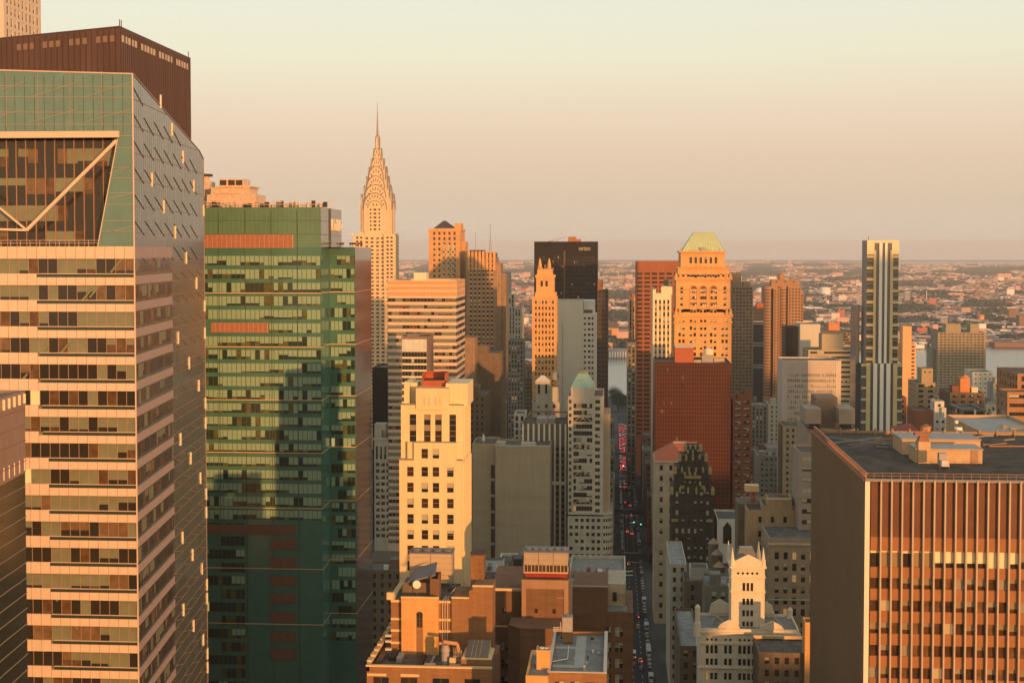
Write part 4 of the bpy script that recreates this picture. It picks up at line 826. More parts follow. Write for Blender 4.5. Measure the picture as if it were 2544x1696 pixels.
for i in range(len(pts)-1):
    a_, b_ = pts[i], pts[i+1]; l = sqrt((b_[0]-a_[0])**2+(b_[1]-a_[1])**2); f6 = Fr((*a_,0), ((b_[0]-a_[0])/l,(b_[1]-a_[1])/l), l, zb); wl_ += segs(r, rt_, f6, [(0,zb,[(.2,l-.2)],rowsdown(zb-2.2,1.7,4.0,6))])
rt_.prism(pts+[(X5+5.6,Yp+36),(bx0,Yp+36),(bx0,Yp-8)], zb-.8, zb, 0, True); rt_.quad((X5+5.6,Yp-2.4,0),(X5+5.6,Yp+36,0),(X5+5.6,Yp+36,zb),(X5+5.6,Yp-2.4,zb)); rt_.build('podium', lime2, r); put_windows(r, wl_, 'multi', .2, cap=60)
s = MB(); xs0, xs1 = ax(1499,Yp+3), ax(1520,Yp+5); s.box(x1,x1+4,Yp+3,Yp+36,0,az(1030,Yp)); s.build('side_wing', beige, r)
building('stone_building', 'old tan stone building with a pyramidal roof pavilion left of the green pyramid', 1322, 1393, 1000, 900, 26, lime2, P_(1.7,2.2,5,4.4,vmin=50,mu=2), P_(1.3,2,3.8,4,vmin=50), tops=((1330,1366,948,3,8,P_(1.4,6,4.6,9,mt=2)),(1366,1392,962,2,10,None)))
s = MB(); s.frustum(ax(1329,903),ax(1367,903),903,911,az(948,903),ax(1345,907),ax(1351,907),906.5,907.5,az(934,905)); s.build('pavilion_roof', whitew, bpy.data.objects.get('stone_building'))
s = MB(); s.cone(ax(1379,905),906,az(944,905),az(930,905),2.6,2.6,12); s.cone(ax(1379,905),906,az(930,905),az(923,905),2.8,.3,12); s.build('water_tank', M('grey_wood',(.30,.28,.24),.9,.2,1), None, loc=(ax(1379,905),906,az(944,905)), label='grey water tank with conical lid on the tan stone building left of the green pyramid', cat='water tank')
# ---- twin-spired gothic tower
Y0 = 930.0; r, x0, x1, z1 = building('gothic_tower', 'slim orange gothic tower with two spires in front of the black slab', 1322, 1383, 738, Y0, 22, gold, S_(1.1,2.25,3.95,mu=.9,mt=2.5,vmin=30,d=.4,spm=gold,pb=.15,sp=2.0), None)
f_ = frame(x0,x1,Y0,Y0+22,0,z1,'F'); mb = MB(); a_, b_ = ax(1329,Y0+2,700), ax(1381,Y0+2,700); mb.box(a_,b_,Y0+2,Y0+20,z1-1,az(727,Y0)); a_, b_ = ax(1332,Y0+3,700), ax(1376,Y0+3,700); mb.box(a_,b_,Y0+3,Y0+19,z1-1,az(683,Y0)); mb.box(a_-.6,b_+.6,Y0+2.4,Y0+19.6,az(690,Y0),az(684,Y0))
c_, d_ = ax(1335,Y0+4,700), ax(1372,Y0+4,700); mb.box(c_,d_,Y0+4,Y0+17,z1,az(669,Y0)); mb.box(x0-.5,x1+.5,Y0-.5,Y0+1,z1-1,z1+.4); mb.build('upper_stage', gold, r)
for px in (1341,1364):
    s = MB(); X = ax(px,Y0+4,660); s.cone(X,Y0+6,az(683,Y0),az(669,Y0),2.0,1.6,8); s.cone(X,Y0+6,az(669,Y0),az(655,Y0),1.4,1.1,8); s.cone(X,Y0+6,az(655,Y0),az(642,Y0),1.1,.3,8); s.build('spire', gold, r)
    for i, q_ in enumerate((-1,)):
        s = MB(); X = ax((1346,1358)[px > 1350],Y0+3,700); s.box(X-.75,X+.75,Y0+2.9,Y0+3,az(712,Y0),az(698,Y0)); s.build('arched_window', g_d, r)
for k in range(8):
    for X in (c_+.3+k*1.4,): s = MB(); s.box(X,X+.6,Y0+3.6,Y0+4.4,az(669,Y0),az(669,Y0)+.9); s.build('pinnacle', gold, r)
# ---- black slab with sign
r, x0, x1, z1 = building('black_tower', 'broad black office slab with a small pale sign near the top right', 1327, 1485, 600, 1250, 30, blackg, None, None)
f_ = frame(x0,x1,1250,1280,0,z1,'F')
for k in range(38):
    v = z1-16-k*3.9
    if v < 20: break
    s = MB(); fbox(s, f_, .5, f_.W-.5, v-1.2, v, -.05, 0, 0); s.build('spandrel_band', M('black_spandrel',(.022,.019,.016),.4,.2), r)
pn = [M('dim_reflection_%s' % n_, c_, .25, 0) for n_, c_ in (('brown',(.09,.055,.03)),('pale',(.45,.36,.25)),('amber',(.20,.10,.04)))]
for k in range(95):
    v = z1-15-3.9*random.choice((0,0,0,1,2,3,3,4,5,6,7,8,8,9,10)); u = random.uniform(1,f_.W-2); s = MB(); fbox(s, f_, u, u+random.choice((.5,.6,1.2)), v, v+random.uniform(1.2,2.2), -.06, 0, 0); s.build('window', random.choice((pn[0],)*9+(pn[1],)+(pn[2],)*2), r)
s = MB(); fbox(s, f_, f_.W*.465, f_.W*.49, 30, z1-8, -.1, 0, 0); s.build('service_strip', M('brown_strip',(.12,.06,.035),.5,.1), r)
s = MB(); pbox(s, 1411,1431,588,600,1262,8); pbox(s, 1431,1443,594,600,1262,8); s.build('penthouse', M('brown_metal',(.34,.14,.06),.6,.3,.5), r)
text('sign_lettering', 'verizon', 5.6, (ax(1437,1249), 1249.7, az(622,1249)), (pi/2,0,0), M('sign_grey',(.55,.48,.36),.5,0), .1, r, sx=.62)
s = MB(); X0 = ax(1372,1262); Z0 = az(597,1262); s.bar((X0-3.5,1262,Z0-1),(X0+1,1262,Z0),.4,0); s.bar((X0+1,1262,Z0),(ax(1406,1262),1262,az(588,1262)),.2,0); s.bar((X0+4,1262,z1-1),(X0+4,1262,Z0),.4,0); s.build('cleaning_crane', steel_d, None, loc=(X0,1262,z1), label='small window-cleaning crane on the roof edge of the black slab', cat='crane')
building('brown_tower', 'dark brown tower just right of the black slab at the river gap', 1484, 1511, 720, 1150, 30, M('dark_brown_wall',(.085,.055,.035),.6,.3,.2), P_(1.6,1.3,2.6,3.8,mu=.3,vmin=10,mt=1), P_(1.6,1.3,3.6,3.8,vmin=10), style='plain', pb=.1, tops=((1485,1498,696,3,10,None,M('brown_metal',(0,0,0))),))
# ---- light blank slab right of the gothic tower
r, x0, x1, z1 = building('pale_slab', 'pale blank-walled slab between the gothic tower and the river gap', 1384, 1449, 747, 1012, 34, pale, None, None)
s = MB(); s.box(ax(1397,1011.6),ax(1398.4,1011.6),1011.6,1011.8,20,az(800,1011.8)); s.build('groove', grey, r)
f_ = frame(x1,ax(1481,1011.8),1011.8,1046,0,az(781,1011.8),'F'); mb = MB(); w_ = segs(r, mb, f_, [(0,f_.H,[(.5,2),(3.4,5.2),(6.0,7.4)],rowsdown(f_.H-2,1.7,3.95,24))]); mb.box(x1,ax(1481,1011.8),1012.0,1046,0,f_.H,0,'F')
mb.box(x1+.3,ax(1477,1014),1016,1042,f_.H-.5,az(747,1014)); mb.build('window_wing', whitew, r); put_windows(r, w_, 'plain', .15, cap=100)
s = MB(); s.box(x1+.5,ax(1472,1014),1015.9,1016,az(778,1014),az(770,1014)); s.build('dark_band', g_b, r)
# ---- east of the street: orange thin, red tower, white tower
building('slim_tower', 'slim orange-lit tower with dark side at the right of the river gap', 1562, 1579, 738, 1250, 25, M('pink_orange_brick',(.62,.36,.20),.8,.1), S_(1.5,2.7,3.8,mu=.5,mt=3), None, S_(1.6,3.2,3.6,mu=1), tops=((1566,1576,728,3,8,None,M('red_penthouse',(0,0,0))),))
building('street_tower', 'dark tower with one pale vertical pier along the street below the red-brown tower', 1558, 1580, 850, 1080, 40, dgrey, S_(1.6,3.0,3.6,mu=.6), None, S_(1.8,2.8,3.6,mu=.6,vmin=5))
r, x0, x1, z1 = building('red_brown_tower', 'tall red-brown tower with rows of triple dark windows left of the gold crowned tower', 1580, 1692, 649, 1150, 36, M('red_brown_stone',(.31,.105,.042),.7,.12,.1), None, None, None)
f_ = frame(x0,x1,1150,1186,0,z1,'F'); mb = MB(); nb = 6; bw = (f_.W-.8)/nb; vt_ = z1-9.2
w_ = segs(r, mb, Fr((x0,1149.5,0),(1,0),f_.W,z1), [(0,z1,[(.9+bw*i,.9+bw*i+bw-1.5) for i in range(nb)],rowsdown(vt_,1.7,3.5,38))]); mb.build('facade', M('red_brown_stone',(0,0,0)), r); put_windows(r, w_, 'multi', .03, M('red_frame',(.3,.1,.04),.6,0), cap=100)
s = MB()
for i in range(nb+1): u = .4+bw*i; fbox(s, Fr((x0,1149.5,0),(1,0),f_.W,z1), u-.15, u+.15, 20, z1-.5, -.3, 0, 0)
s.build('pier_lines', M('rust_line',(.42,.16,.07),.6,0), r)
r, x0, x1, z1 = building('white_striped_tower', 'narrow bright white tower with dark window strips left of the gold crowned tower', 1622, 1668, 728, 843, 18, cream, S_(1.15,2.45,3.7,mu=1.2,mt=4,spm=obrick,pb=.2,sp=1.5), None, S_(1.2,3,3.7,mu=1), tops=((1643,1670,712,2,12,None),(1622,1630,718,3,8,None)))
s = MB(); pbox(s, 1650,1666,695,712,958,5); s.build('water_tank', dgrey, None, loc=(ax(1658,960),960,az(712,960)), label='dark boxed tank above the narrow bright white tower', cat='water tank')
# ---- gold crowned tower
Ym = 862.0; zA, zB, zC, zD = az(783,Ym), az(691,Ym), az(664,Ym), az(624,Ym); X0, X1 = ax(1676,Ym,780), ax(1818,Ym,780); u_ = .0735*Ym/900
r = thing('gold_crowned_tower', 'big orange-lit stone tower with three tall arches and a pale green hipped roof', 'tower', ((X0+X1)/2, Ym+20, 0)); mb = MB(); k_ = lambda c: (c-405)*u_
def stage(px0, px1, za, zb_, sb, parts):
    a, b = ax(px0,Ym+sb,700), ax(px1,Ym+sb,700); f = Fr((a,Ym+sb,za),(1,0),b-a,zb_-za); w = segs(r, mb, f, [(p[0]-za,p[1]-za,[(X0+u-a,X0+v-a) for u,v in p[2]],[(q0-za,q1-za) for q0,q1 in p[3]]) for p in parts], d=.4)
    mb.box(a,b,Ym+sb+.001,Ym+38-sb,za,zb_,0,'FL'); wl = segs(r, mb, Fr((a,Ym+38-sb,za),(0,-1),38-2*sb,zb_-za), [(0,zb_-za,[(3+4*i,4.5+4*i) for i in range(7)],[(q0-za,q1-za) for p in parts for q0,q1 in p[3]][:30])]); return w
grp = [v for c in (465,562,650,735,833) for v in ((k_(c)-1.9,k_(c)-.45),(k_(c)+.45,k_(c)+1.9))]
W1 = stage(1676,1818,0,zA,0,[(0,zA,grp,rowsdown(zA-2.6,2.1,3.97,29))])
side_c = [(k_(465)-.8,k_(465)+.8),(k_(833)-.8,k_(833)+.8)]; arc = [(k_(c)-1.9,k_(c)+1.9) for c in (567,650,738)]
yy = lambda c: az(560+c/3.483, Ym)
W2 = stage(1680,1815,zA,zB,.4,[(zA,yy(722),[(k_(c)-.8,k_(c)+.8) for c in (465,550,577,630,665,720,752,833)],[(zA+1.7,zA+3.5)]),(yy(722),yy(560),side_c+arc,rowsdown(yy(577)+1.4,2.0,3.8,4)),(yy(560),zB,side_c,[(yy(560)+.3,yy(560)+2.2)])])
W3 = stage(1684,1811,zB,zC,1.2,[(zB,zB+2.2,[(k_(c)-.7,k_(c)+.7) for c in (545,585,625,668,712,755)],[(zB+.3,zB+1.9)]),(zB+2.2,zC,[(k_(c)-.75,k_(c)+.75) for c in (458,500,543,586,629,672,715,758,800,840)],[(yy(443),yy(418))])])
W4 = stage(1691,1801,zC,zD,3,[(zC,yy(345),[(k_(c)-.8,k_(c)+.8) for c in (500,543,587,629,672,715,758,800)],[(yy(383),yy(357))]),(yy(345),zD,[(k_(c)-.75,k_(c)+.75) for c in (543,586,629,672,715,758)],[(yy(328),yy(275))])])
mb.build('wall', gold, r); put_windows(r, [w for w in W1+W2+W3 if w[4] < 3], 'plain', .68, cap=100); put_windows(r, W4, 'tall', .4)
for c in (567,650,738):
    s = MB(); X = X0+k_(c); s.box(X-1.9,X+1.9,Ym+.55,Ym+.7,yy(718),yy(548)); f = Fr((X0,Ym+.4,0),(1,0),40,1); arch_top(s, f, k_(c), 3.8, yy(549), 1.9, 0, -.02); ta_ = s.build('tall_arch', M('arch_shade',(.16,.075,.03),.4,.3,1), r)
    for q_ in (620,650,690,560,590):
        for dx_ in (-1.25,0,1.25): s = MB(); s.box(X+dx_-.45,X+dx_+.45,Ym+.5,Ym+.55,yy(q_+12),yy(q_-10)); s.build('arch_pane', random.choice((whitew, g_d, g_d, lime)), ta_)
    s = MB()
    for i in range(10): a_, b_ = pi*i/10, pi*(i+1)/10; s.bar((X+2.2*cos(a_),Ym+.2,yy(549)+2.2*sin(a_)),(X+2.2*cos(b_),Ym+.2,yy(549)+2.2*sin(b_)),.3,0)
    for e in (-2.2,2.2): s.bar((X+e,Ym+.2,yy(718)),(X+e,Ym+.2,yy(549)),.28,0)
    s.build('arch_surround', gold, r)
s = MB()
for a_, b_, z_, h_, o_ in ((1676,1818,zA,.9,.9),(1679,1816,zB,1.0,1.2),(1676,1818,yy(835),.5,.4),(1684,1811,zC,.5,.5),(1691,1801,zD,.9,3-.6)):
    s.box(ax(a_,Ym,700)-.8,ax(b_,Ym,700)+.8,Ym+(o_ if z_ == zD else 0)-.9+(.8 if z_ == zC else 0),Ym+36,z_-h_,z_+.15)
s.build('cornice', M('cornice_stone',(.60,.33,.13),.8,.15,1), r)
for px in (1680,1689,1806,1815):
    s = MB(); X = ax(px,Ym,700); s.cone(X,Ym+.3,zA,zA+4.5,1.5,.4,8); s.build('finial', obrick, r)
    s = MB(); s.cone(X,Ym+1.5,zB,zB+3.2,1.2,.4,8); s.build('finial', obrick, r)
s = MB(); s.frustum(ax(1695,Ym+4,620),ax(1799,Ym+4,620),Ym+4,Ym+34,zD,ax(1724,Ym+12,580),ax(1773,Ym+12,580),Ym+13,Ym+25,az(577,Ym+13))
s.build('hipped_roof', copper_l, r); s = MB(); P0 = [(ax(1695+104*t/14,Ym+4,620),Ym+3.9,zD) for t in range(15)]; P1 = [(ax(1724+49*t/14,Ym+13,580),Ym+12.9,az(577,Ym+13)) for t in range(15)]
for a_, b_ in zip(P0,P1): s.bar(a_,b_,.12,0)
s.build('roof_seams', copper, r)
for px in (1714,1718,1723,1727,1731,1756,1764,1776,1788): s = MB(); s.box(ax(px,Ym+3.6),ax(px,Ym+3.6)+.7,Ym+3.6,Ym+4.4,zD,zD+random.uniform(.9,1.5)); s.build('dormer', whitew, r)
s = MB(); s.box(ax(1739,Ym+3.2),ax(1750,Ym+3.2),Ym+3.2,Ym+5,zD,zD+2.4); s.build('roof_hut', grey, r)
# ---- red glass block
Yh = 800.0; rg = M('red_brown_glass',(.060,.018,.009),.22,.16,.12,spec=.5); r, x0, x1, z1 = building('red_glass_block', 'wide red-brown glass office block below the gold crowned tower', 1627, 1817, 900, Yh, 40, rg, None, None, None)
f_ = frame(x0,x1,Yh,Yh+40,0,z1,'F'); ro = M('orange_line',(.20,.062,.025),.5,0)
for k in range(60):
    v = z1-1.2-2.36*k
    if v < 5: break
    s = MB(); fbox(s, f_, .4, f_.W, v-.13, v, -.1, 0, 0); s.build('sill_line', ro, r)
s = MB(); u = 1
while u < f_.W-.5: fbox(s, f_, u, u+.18, 5, z1-.6, -.06, 0, 0); u += .75*2
s.build('mullions', M('dark_red_mullion',(.12,.038,.018),.4,0), r)
for k in range(34):
    i = random.choice((0,1,2,3)); s = MB(); v = z1-4.8-4.72*random.randrange(6); u = random.uniform(1.5,9.5) if random.random() < .75 else random.uniform(14.5,16.5); fbox(s, f_, u, u+.6, v, v+1.9, -.08, 0, 0); s.build('window', random.choice((g_d,g_d,b_o2,g_d)), r)
s = MB(); pbox(s, 1677,1723,862,900,806,12); s.build('penthouse', M('red_penthouse_wall',(.40,.11,.045),.7,.06), r); s = MB(); pbox(s, 1677,1723,860,862,805.8,12.4); s.build('penthouse_roof', whitew, r)
s = MB(); pbox(s, 1744,1772,880,900,812,8); s.build('roof_plant', M('zinc_top',(0,0,0)), r); s = MB(); X = ax(1760,815); s.cone(X,816,az(880,815),az(868,815),2.8,2.8,14); s.cone(X,816,az(868,815),az(864,815),2.8,1.4,14); s.build('roof_tank', cream, None, loc=(X,816,az(880,815)), label='round cream tank on the roof of the red-brown glass block', cat='tank')
s = MB(); pbox(s, 1724,1742,893,900,808,3); pbox(s, 1774,1800,888,900,816,6); s.build('roof_plant', lime, r)
building('white_party_wall', 'thin strip of white wall at the left edge of the red-brown glass block', 1618.5, 1626.5, 712, 900, 4, whitew, None, None, None)
# ---- radiator building: black and gold
Yk = 640.0; blk = M('black_brick',(.040,.034,.024),.7,.2,.4); gld = M('gilded_stone',(.33,.25,.10),.55,.3,1.2); r = thing('black_gold_tower', 'black brick tower with gilded stepped crown beside the street', 'tower', (ax(1720,Yk),Yk+12,0))
def kb(p0, p1, q, dy0, dd, g, zb_): 
    a, b = ax(p0,Yk+dy0,1200), ax(p1,Yk+dy0,1200); zt_ = az(q,Yk+dy0); block(r, mb, a, b, Yk+dy0, Yk+dy0+dd, zb_, zt_, g, None, g, wk, 0, 0, .4); return zt_
mb = MB(); wk = []
za = kb(1669,1771,1212,0,24,P_(1.25,2.1,2.75,4.15,mu=1.6,mt=1.4),0); zb_ = kb(1677,1764,1162,1.5,18,P_(1.0,2.0,2.3,4.15,mu=3.2,mt=1.5),za-1); zc_ = kb(1688,1754,1130,3,14,P_(.7,2.6,2.1,5,mu=2),zb_-1); zd_ = kb(1702,1740,1106,4.5,9,P_(.8,3,2.2,5,mu=.8),zc_-1)
mb.build('wall', blk, r); put_windows(r, wk, 'sash', .62, cap=100)
random.seed(11)
for p0, p1, q, dy0, n_, h_ in ((1669,1771,1212,0,6,2.6),(1677,1764,1162,1.5,6,2.4),(1688,1754,1130,3,5,2.6),(1702,1740,1106,4.5,4,2.4)):
    for i in range(n_):
        s = MB(); X = ax(p0+(p1-p0)*i/(n_-1),Yk+dy0,1200); zt_ = az(q,Yk+dy0); hh = h_*random.uniform(.6,1.1) if 0 < i < n_-1 else h_*1.2; w = .45 if 0 < i < n_-1 else .8
        s.box(X-w,X+w,Yk+dy0-.5,Yk+dy0+.9,zt_-hh*.8,zt_+.3); s.cone(X,Yk+dy0+.2,zt_+.3,zt_+hh*.45,w*.8,.12,6); s.build('gilded_pinnacle', gld, r)
for p0, p1, q, dy0 in ((1669,1684,1286,-.3),(1757,1771,1286,-.3),(1697,1746,1238,1.2),(1690,1700,1205,1.2),(1742,1752,1205,1.2),(1700,1742,1180,1.2)):
    s = MB(); s.box(ax(p0,Yk+dy0,1200),ax(p1,Yk+dy0,1200),Yk+dy0,Yk+dy0+.5,az(q+7,Yk),az(q,Yk)); s.build('gilded_band', gld, r)
r, x0, x1, z1 = building('red_roofed_building', 'stone building with a red hipped roof just behind the black and gold tower', 1626, 1684, 1144, 690, 30, lime, P_(1.6,2.4,4.6,5.2,mu=1.4,mt=2,vmin=0), None, P_(1.4,2.2,4,5.2), style='sash', pb=.6)
s = MB(); s.frustum(x0-.3,ax(1735,690),690,722,z1-.5,ax(1675,700),ax(1735,700),704,708,az(1098,702)); s.build('hipped_roof', M('red_tile',(.45,.12,.06),.8,.15,.5), r); s = MB(); s.box(ax(1674,703),ax(1705,703),703,705,az(1100,702),az(1096,702)); s.box(x0-.4,x1,689.5,690,z1-.8,z1-.2); s.build('roof_ridge', lime, r)
s = MB(); pbox(s, 1680,1685,1086,1100,705,3); s.build('chimney', dbrick, r)
building('gold_window_building', 'red-brown building with columns of yellow-lit windows right of the red glass block', 1821, 1867, 988, 860, 24, M('red_dark_brick',(.24,.095,.045),.8,.2,.2), P_(3.2,1.8,5.2,4.0,mu=1.2,vmin=0), None, P_(2,1.8,5,4,vmin=0), style='multi', pb=.8, tops=((1833,1866,977,3,12,None),(1849,1866,965,6,8,None)))
building('twin_dark_tower', 'tall grey-brown apartment tower with gridded windows right of the gold crowned tower', 1818, 1871, 712, 1300, 34, M('grey_brown_brick',(.225,.17,.115),.85,.12,.1), P_(2.0,1.4,3.1,3.15,mu=.5,vmin=20,mt=1), None, P_(2,1.4,3.4,3.1,vmin=60), style='plain', pb=.1, tops=((1818,1842,677,4,14,None),(1846,1864,699,5,10,None)))
r, x0, x1, z1 = building('blue_black_tower', 'thin blue-black tower with a few white double bands', 1872, 1897, 764, 1400, 30, M('blue_black_wall',(.045,.05,.055),.5,.25,.1), P_(2.4,1.2,3.0,3.3,mu=.3,vmin=20), None, None, style='plain', pb=.03)
for q in (798,804,851,857,905,911): s = MB(); s.box(x0,x1,1399.5,1400,az(q,1400),az(q,1400)+.6); s.build('white_band', whitew, r)
s = MB(); pbox(s, 1880,1897,752,764,1410,12); s.build('red_penthouse', M('red_penthouse',(0,0,0)), r)
# ---- curved brown tower: fused half-cylinder bays
Yc = 1500.0; cb = M('tan_brown_brick',(.36,.205,.11),.85,.12,.1); r = thing('curved_tower', 'brown apartment tower with curved ribbed balconies, tallest on the right of the gold crowned tower', 'apartment tower', (ax(1945,Yc),Yc+15,0))
def hcyl(p0, p1, q, m_, nm):
    a, b = ax(p0,Yc,800), ax(p1,Yc,800); R0 = (b-a)/2; z = az(q,Yc); s = MB(); pts = [(a+R0-R0*cos(pi*i/12), Yc+4-R0*.75*sin(pi*i/12)) for i in range(13)]+[(b,Yc+25),(a,Yc+25)]; s.prism(pts, 0, z, 0); s.build(nm, m_, r)
    k = 0
    while z-3-3.25*k > 30:
        v = z-3-3.25*k; s = MB()
        for i in range(12):
            if i % 4 == 3 and False: continue
            (xa,ya),(xb,yb) = pts[i], pts[i+1]; s.quad((xa,ya-.08,v-1.3),(xb,yb-.08,v-1.3),(xb,yb-.08,v),(xa,ya-.08,v),0)
        s.build('balcony_band', M('brown_window_band',(.10,.07,.05),.3,.3,.6), r); k += 1
hcyl(1897,1921,711,cb,'bay'); hcyl(1934,1957,711,cb,'bay')
mb = MB(); wk = []; g = P_(1.5,1.4,3.3,3.25,mu=.6,mt=2,vmin=30); f0, f1 = ax(1921,Yc), ax(1934,Yc); block(r, mb, f0-.5, f1+.5, Yc-3, Yc+25, 0, az(716,Yc), g, None, None, wk); block(r, mb, ax(1957,Yc)-.5, ax(1989,Yc), Yc-1, Yc+25, 0, az(711,Yc), g, None, None, wk); block(r, mb, ax(1989,Yc), ax(1996,Yc), Yc+4, Yc+22, 0, az(728,Yc), g, None, None, wk)
block(r, mb, ax(1916,Yc), ax(1984,Yc), Yc+4, Yc+22, 100, az(694,Yc), P_(1.5,1.4,9,9), None, None, wk); mb.build('wall', cb, r); put_windows(r, wk, 'plain', .05)
s = MB(); s.cone(ax(1941,Yc),Yc+12,az(700,Yc),az(680,Yc),3.2,3.2,16); s.build('roof_drum', cb, r)
# ---- right-hand middle distance
building('black_side_block', 'matte black slab beside the light blank slab', 1952, 1984, 810, 1250, 30, blackg, None, None, None)
building('pale_slab', 'light blank slab glowing on its right half, right of the matte black slab', 1988, 2038, 803, 1300, 40, pale, None, None, None)
building('orange_box_building', 'small bright orange cube-like building on the skyline left of the striped glass tower', 2059, 2086, 799, 1800, 20, M('vivid_orange_brick',(.62,.24,.09),.8,.1), None, None, None)
building('dark_block', 'dark flat-topped apartment block behind the beige stepped office', 2040, 2120, 822, 1500, 30, dbrick, R_(1.3,3.1,mu=1), None, R_(1.3,3.1))
building('beige_office', 'beige stepped office block with a framed blank box on its roof', 2008, 2128, 866, 1150, 34, M('beige_concrete',(.44,.36,.23),.85,.08,.1), R_(1.6,3.9,mu=1.6,px=1.8,pb=.2), None, R_(1.6,3.9,mu=1), tops=((2042,2095,827,8,18,None),))
r, x0, x1, z1 = building('pinstriped_office', 'grey pinstriped office block with a pink-lit upper right part', 1944, 2090, 892, 970, 30, M('pale_concrete',(.60,.52,.44),.8,.07,.1), None, None, None)
f_ = frame(x0,x1,970,1000,0,z1,'F'); k = 0
s = MB(); u = 3.2
while u < f_.W-3: fbox(s, f_, u, u+.3, az(1130,970), z1-.5, -.35, 0, 0); u += 1.25
s.build('vertical_ribs', M('rib_concrete',(.68,.60,.52),.8,.05), r)
for k in range(16):
    v = az(925+13.4*k,970); band(r, f_, 3, f_.W-3, v-2.0, v, -.08, 1.25, .35 if k % 4 != 2 else .95, M('rib_concrete',(0,0,0)), None, run=4, mw=.3)
r, x0, x1, z1 = building('brutalist_building', 'concrete building with two big boxes overhanging a dark slot, just behind the right tower', 2006, 2125, 1060, 560, 30, M('mauve_concrete',(.34,.265,.205),.85,.1,.2), None, None, None)
s = MB(); pbox(s, 2001,2040,1011,1048,556,16); s.build('roof_box', M('mauve_concrete',(0,0,0)), r); s = MB(); pbox(s, 2085,2124,1011,1048,556,16); s.build('roof_box', M('mauve_concrete',(0,0,0)), r)
s = MB(); pbox(s, 2028,2081,983,1060,566,16); s.build('roof_drum', M('brown_stucco',(.22,.16,.11),.9,.1), r)
s = MB(); pbox(s, 2010,2036,1048,1061,557,.4); pbox(s, 2086,2115,1048,1061,557,.4); s.build('dark_slot', dkm, r)
building('concrete_stack', 'tall concrete building with horizontal windows below the brutalist boxes', 1985, 2040, 1117, 520, 20, M('mauve_concrete',(0,0,0)), R_(1.6,3.9,mu=1.2,mt=1.6), None, None)
# ---- striped glass tower
Ys = 870.0; yst = M('yellow_stone',(.62,.50,.26),.8,.06,.1); r = thing('striped_glass_tower', 'tall slim glass tower with white and yellow vertical stripes rising above the horizon at right', 'tower', (ax(2190,Ys),Ys+12,0))
mb = MB(); xa, xb = ax(2152,Ys,800), ax(2231,Ys,800); zt_ = az(597,Ys,2190); zm = az(902,Ys,2190); xc_, xd = ax(2139,Ys-2,1000), ax(2241,Ys-2,1000)
mb.box(xa,xb,Ys,Ys+15,0,zt_); mb.box(xc_,xd,Ys-2,Ys+26,0,zm); mb.box(ax(2122,Ys+10,1000),xc_,Ys+6,Ys+26,0,az(756,Ys)); mb.build('core', M('dark_bluish_glass',(.10,.11,.115),.2,.2,.1,spec=.8), r)
wst = M('white_stripe_metal',(.84,.80,.70),.6,.03)
f1 = Fr((xa,Ys,0),(1,0),xb-xa,zt_); f2 = Fr((xc_,Ys-2,0),(1,0),xd-xc_,zm); c_ = lambda p, f, Y: ax(p,Y,900)-f.O[0]
for p0, p1 in ((2181.5,2189),(2195.5,2201.5)): s = MB(); fbox(s, f1, c_(p0,f1,Ys), c_(p1,f1,Ys), zm, zt_-1, -.8, 0, 0); s.build('white_stripe', wst, r)
for p0, p1 in ((2168,2174),(2209,2216)): s = MB(); fbox(s, f1, c_(p0,f1,Ys), c_(p1,f1,Ys), zm, zt_-6, -.6, 0, 0); s.build('yellow_stripe', yst, r)
for p0, p1 in ((2169.5,2179),(2186,2195),(2202,2212)): s = MB(); fbox(s, f2, c_(p0,f2,Ys-2), c_(p1,f2,Ys-2), 5, zm, -.8, 0, 0); s.build('white_stripe', wst, r)
for p0, p1 in ((2152,2162),(2219,2229)): s = MB(); fbox(s, f2, c_(p0,f2,Ys-2), c_(p1,f2,Ys-2), 5, zm, -.7, 0, 0); s.build('yellow_stripe', yst, r)
s = MB(); fbox(s, f1, 0, f1.W, zt_-1.6, zt_, -.9, 0, 0); fbox(s, f1, 0, 4.4, zt_-8.5, zt_-1.6, -.7, 0, 0); fbox(s, f1, f1.W-4.2, f1.W, zt_-8.5, zt_-1.6, -.7, 0, 0); s.build('crown', cream, r)
k = 0
while zt_-9-6.9*k > zm+2:
    v = zt_-9-6.9*k; 
    for a_, b_ in ((0,c_(2168,f1,Ys)),(c_(2216,f1,Ys),f1.W)): s = MB(); fbox(s, f1, a_, b_, v-1.6, v, -.5, 0, 0); s.build('yellow_band', yst, r); s = MB(); fbox(s, f1, a_+.4, b_-.4, v-5.9, v-2.0, -.06, 0, 0); s.build('window', M('tower_pane',(.05,.065,.065),.12,.3,.6,spec=.6), r); s = MB(); fbox(s, f1, a_+.3, b_-.3, v-3.5, v-2.9, -.12, 0, 0); s.build('sill', M('dull_sill',(.22,.21,.15),.6,0), r)
    k += 1
k = 0
while zm-1-6.9*k > 20:
    v = zm-.5-6.9*k
    for a_, b_ in ((0,c_(2152,f2,Ys-2)),(c_(2229,f2,Ys-2),f2.W)): s = MB(); fbox(s, f2, a_, b_, v-1.3, v, -.6, 0, 0); s.build('yellow_band', yst, r)
    k += 1
s = MB(); fl_ = Fr((xa,Ys+15,0),(0,-1),15,zt_)
for i in range(5): fbox(s, fl_, 1+3.0*i, 2.0+3.0*i, 20, zt_, -.5, 0, 0)
s.build('side_stripes', M('mauve_stripe',(.42,.38,.36),.5,0), r); s = MB(); s.bar((ax(2155,Ys+2),Ys+2,zt_),(ax(2155,Ys+2),Ys+2,az(588,Ys)),.25,0); s.build('mast', steel_d, r)
random.seed(5)
building('orange_slab', 'thin bright orange slab right of the striped glass tower', 2243, 2265, 808, 1150, 12, M('bright_orange_brick',(.74,.42,.20),.85,.05), None, None, None)
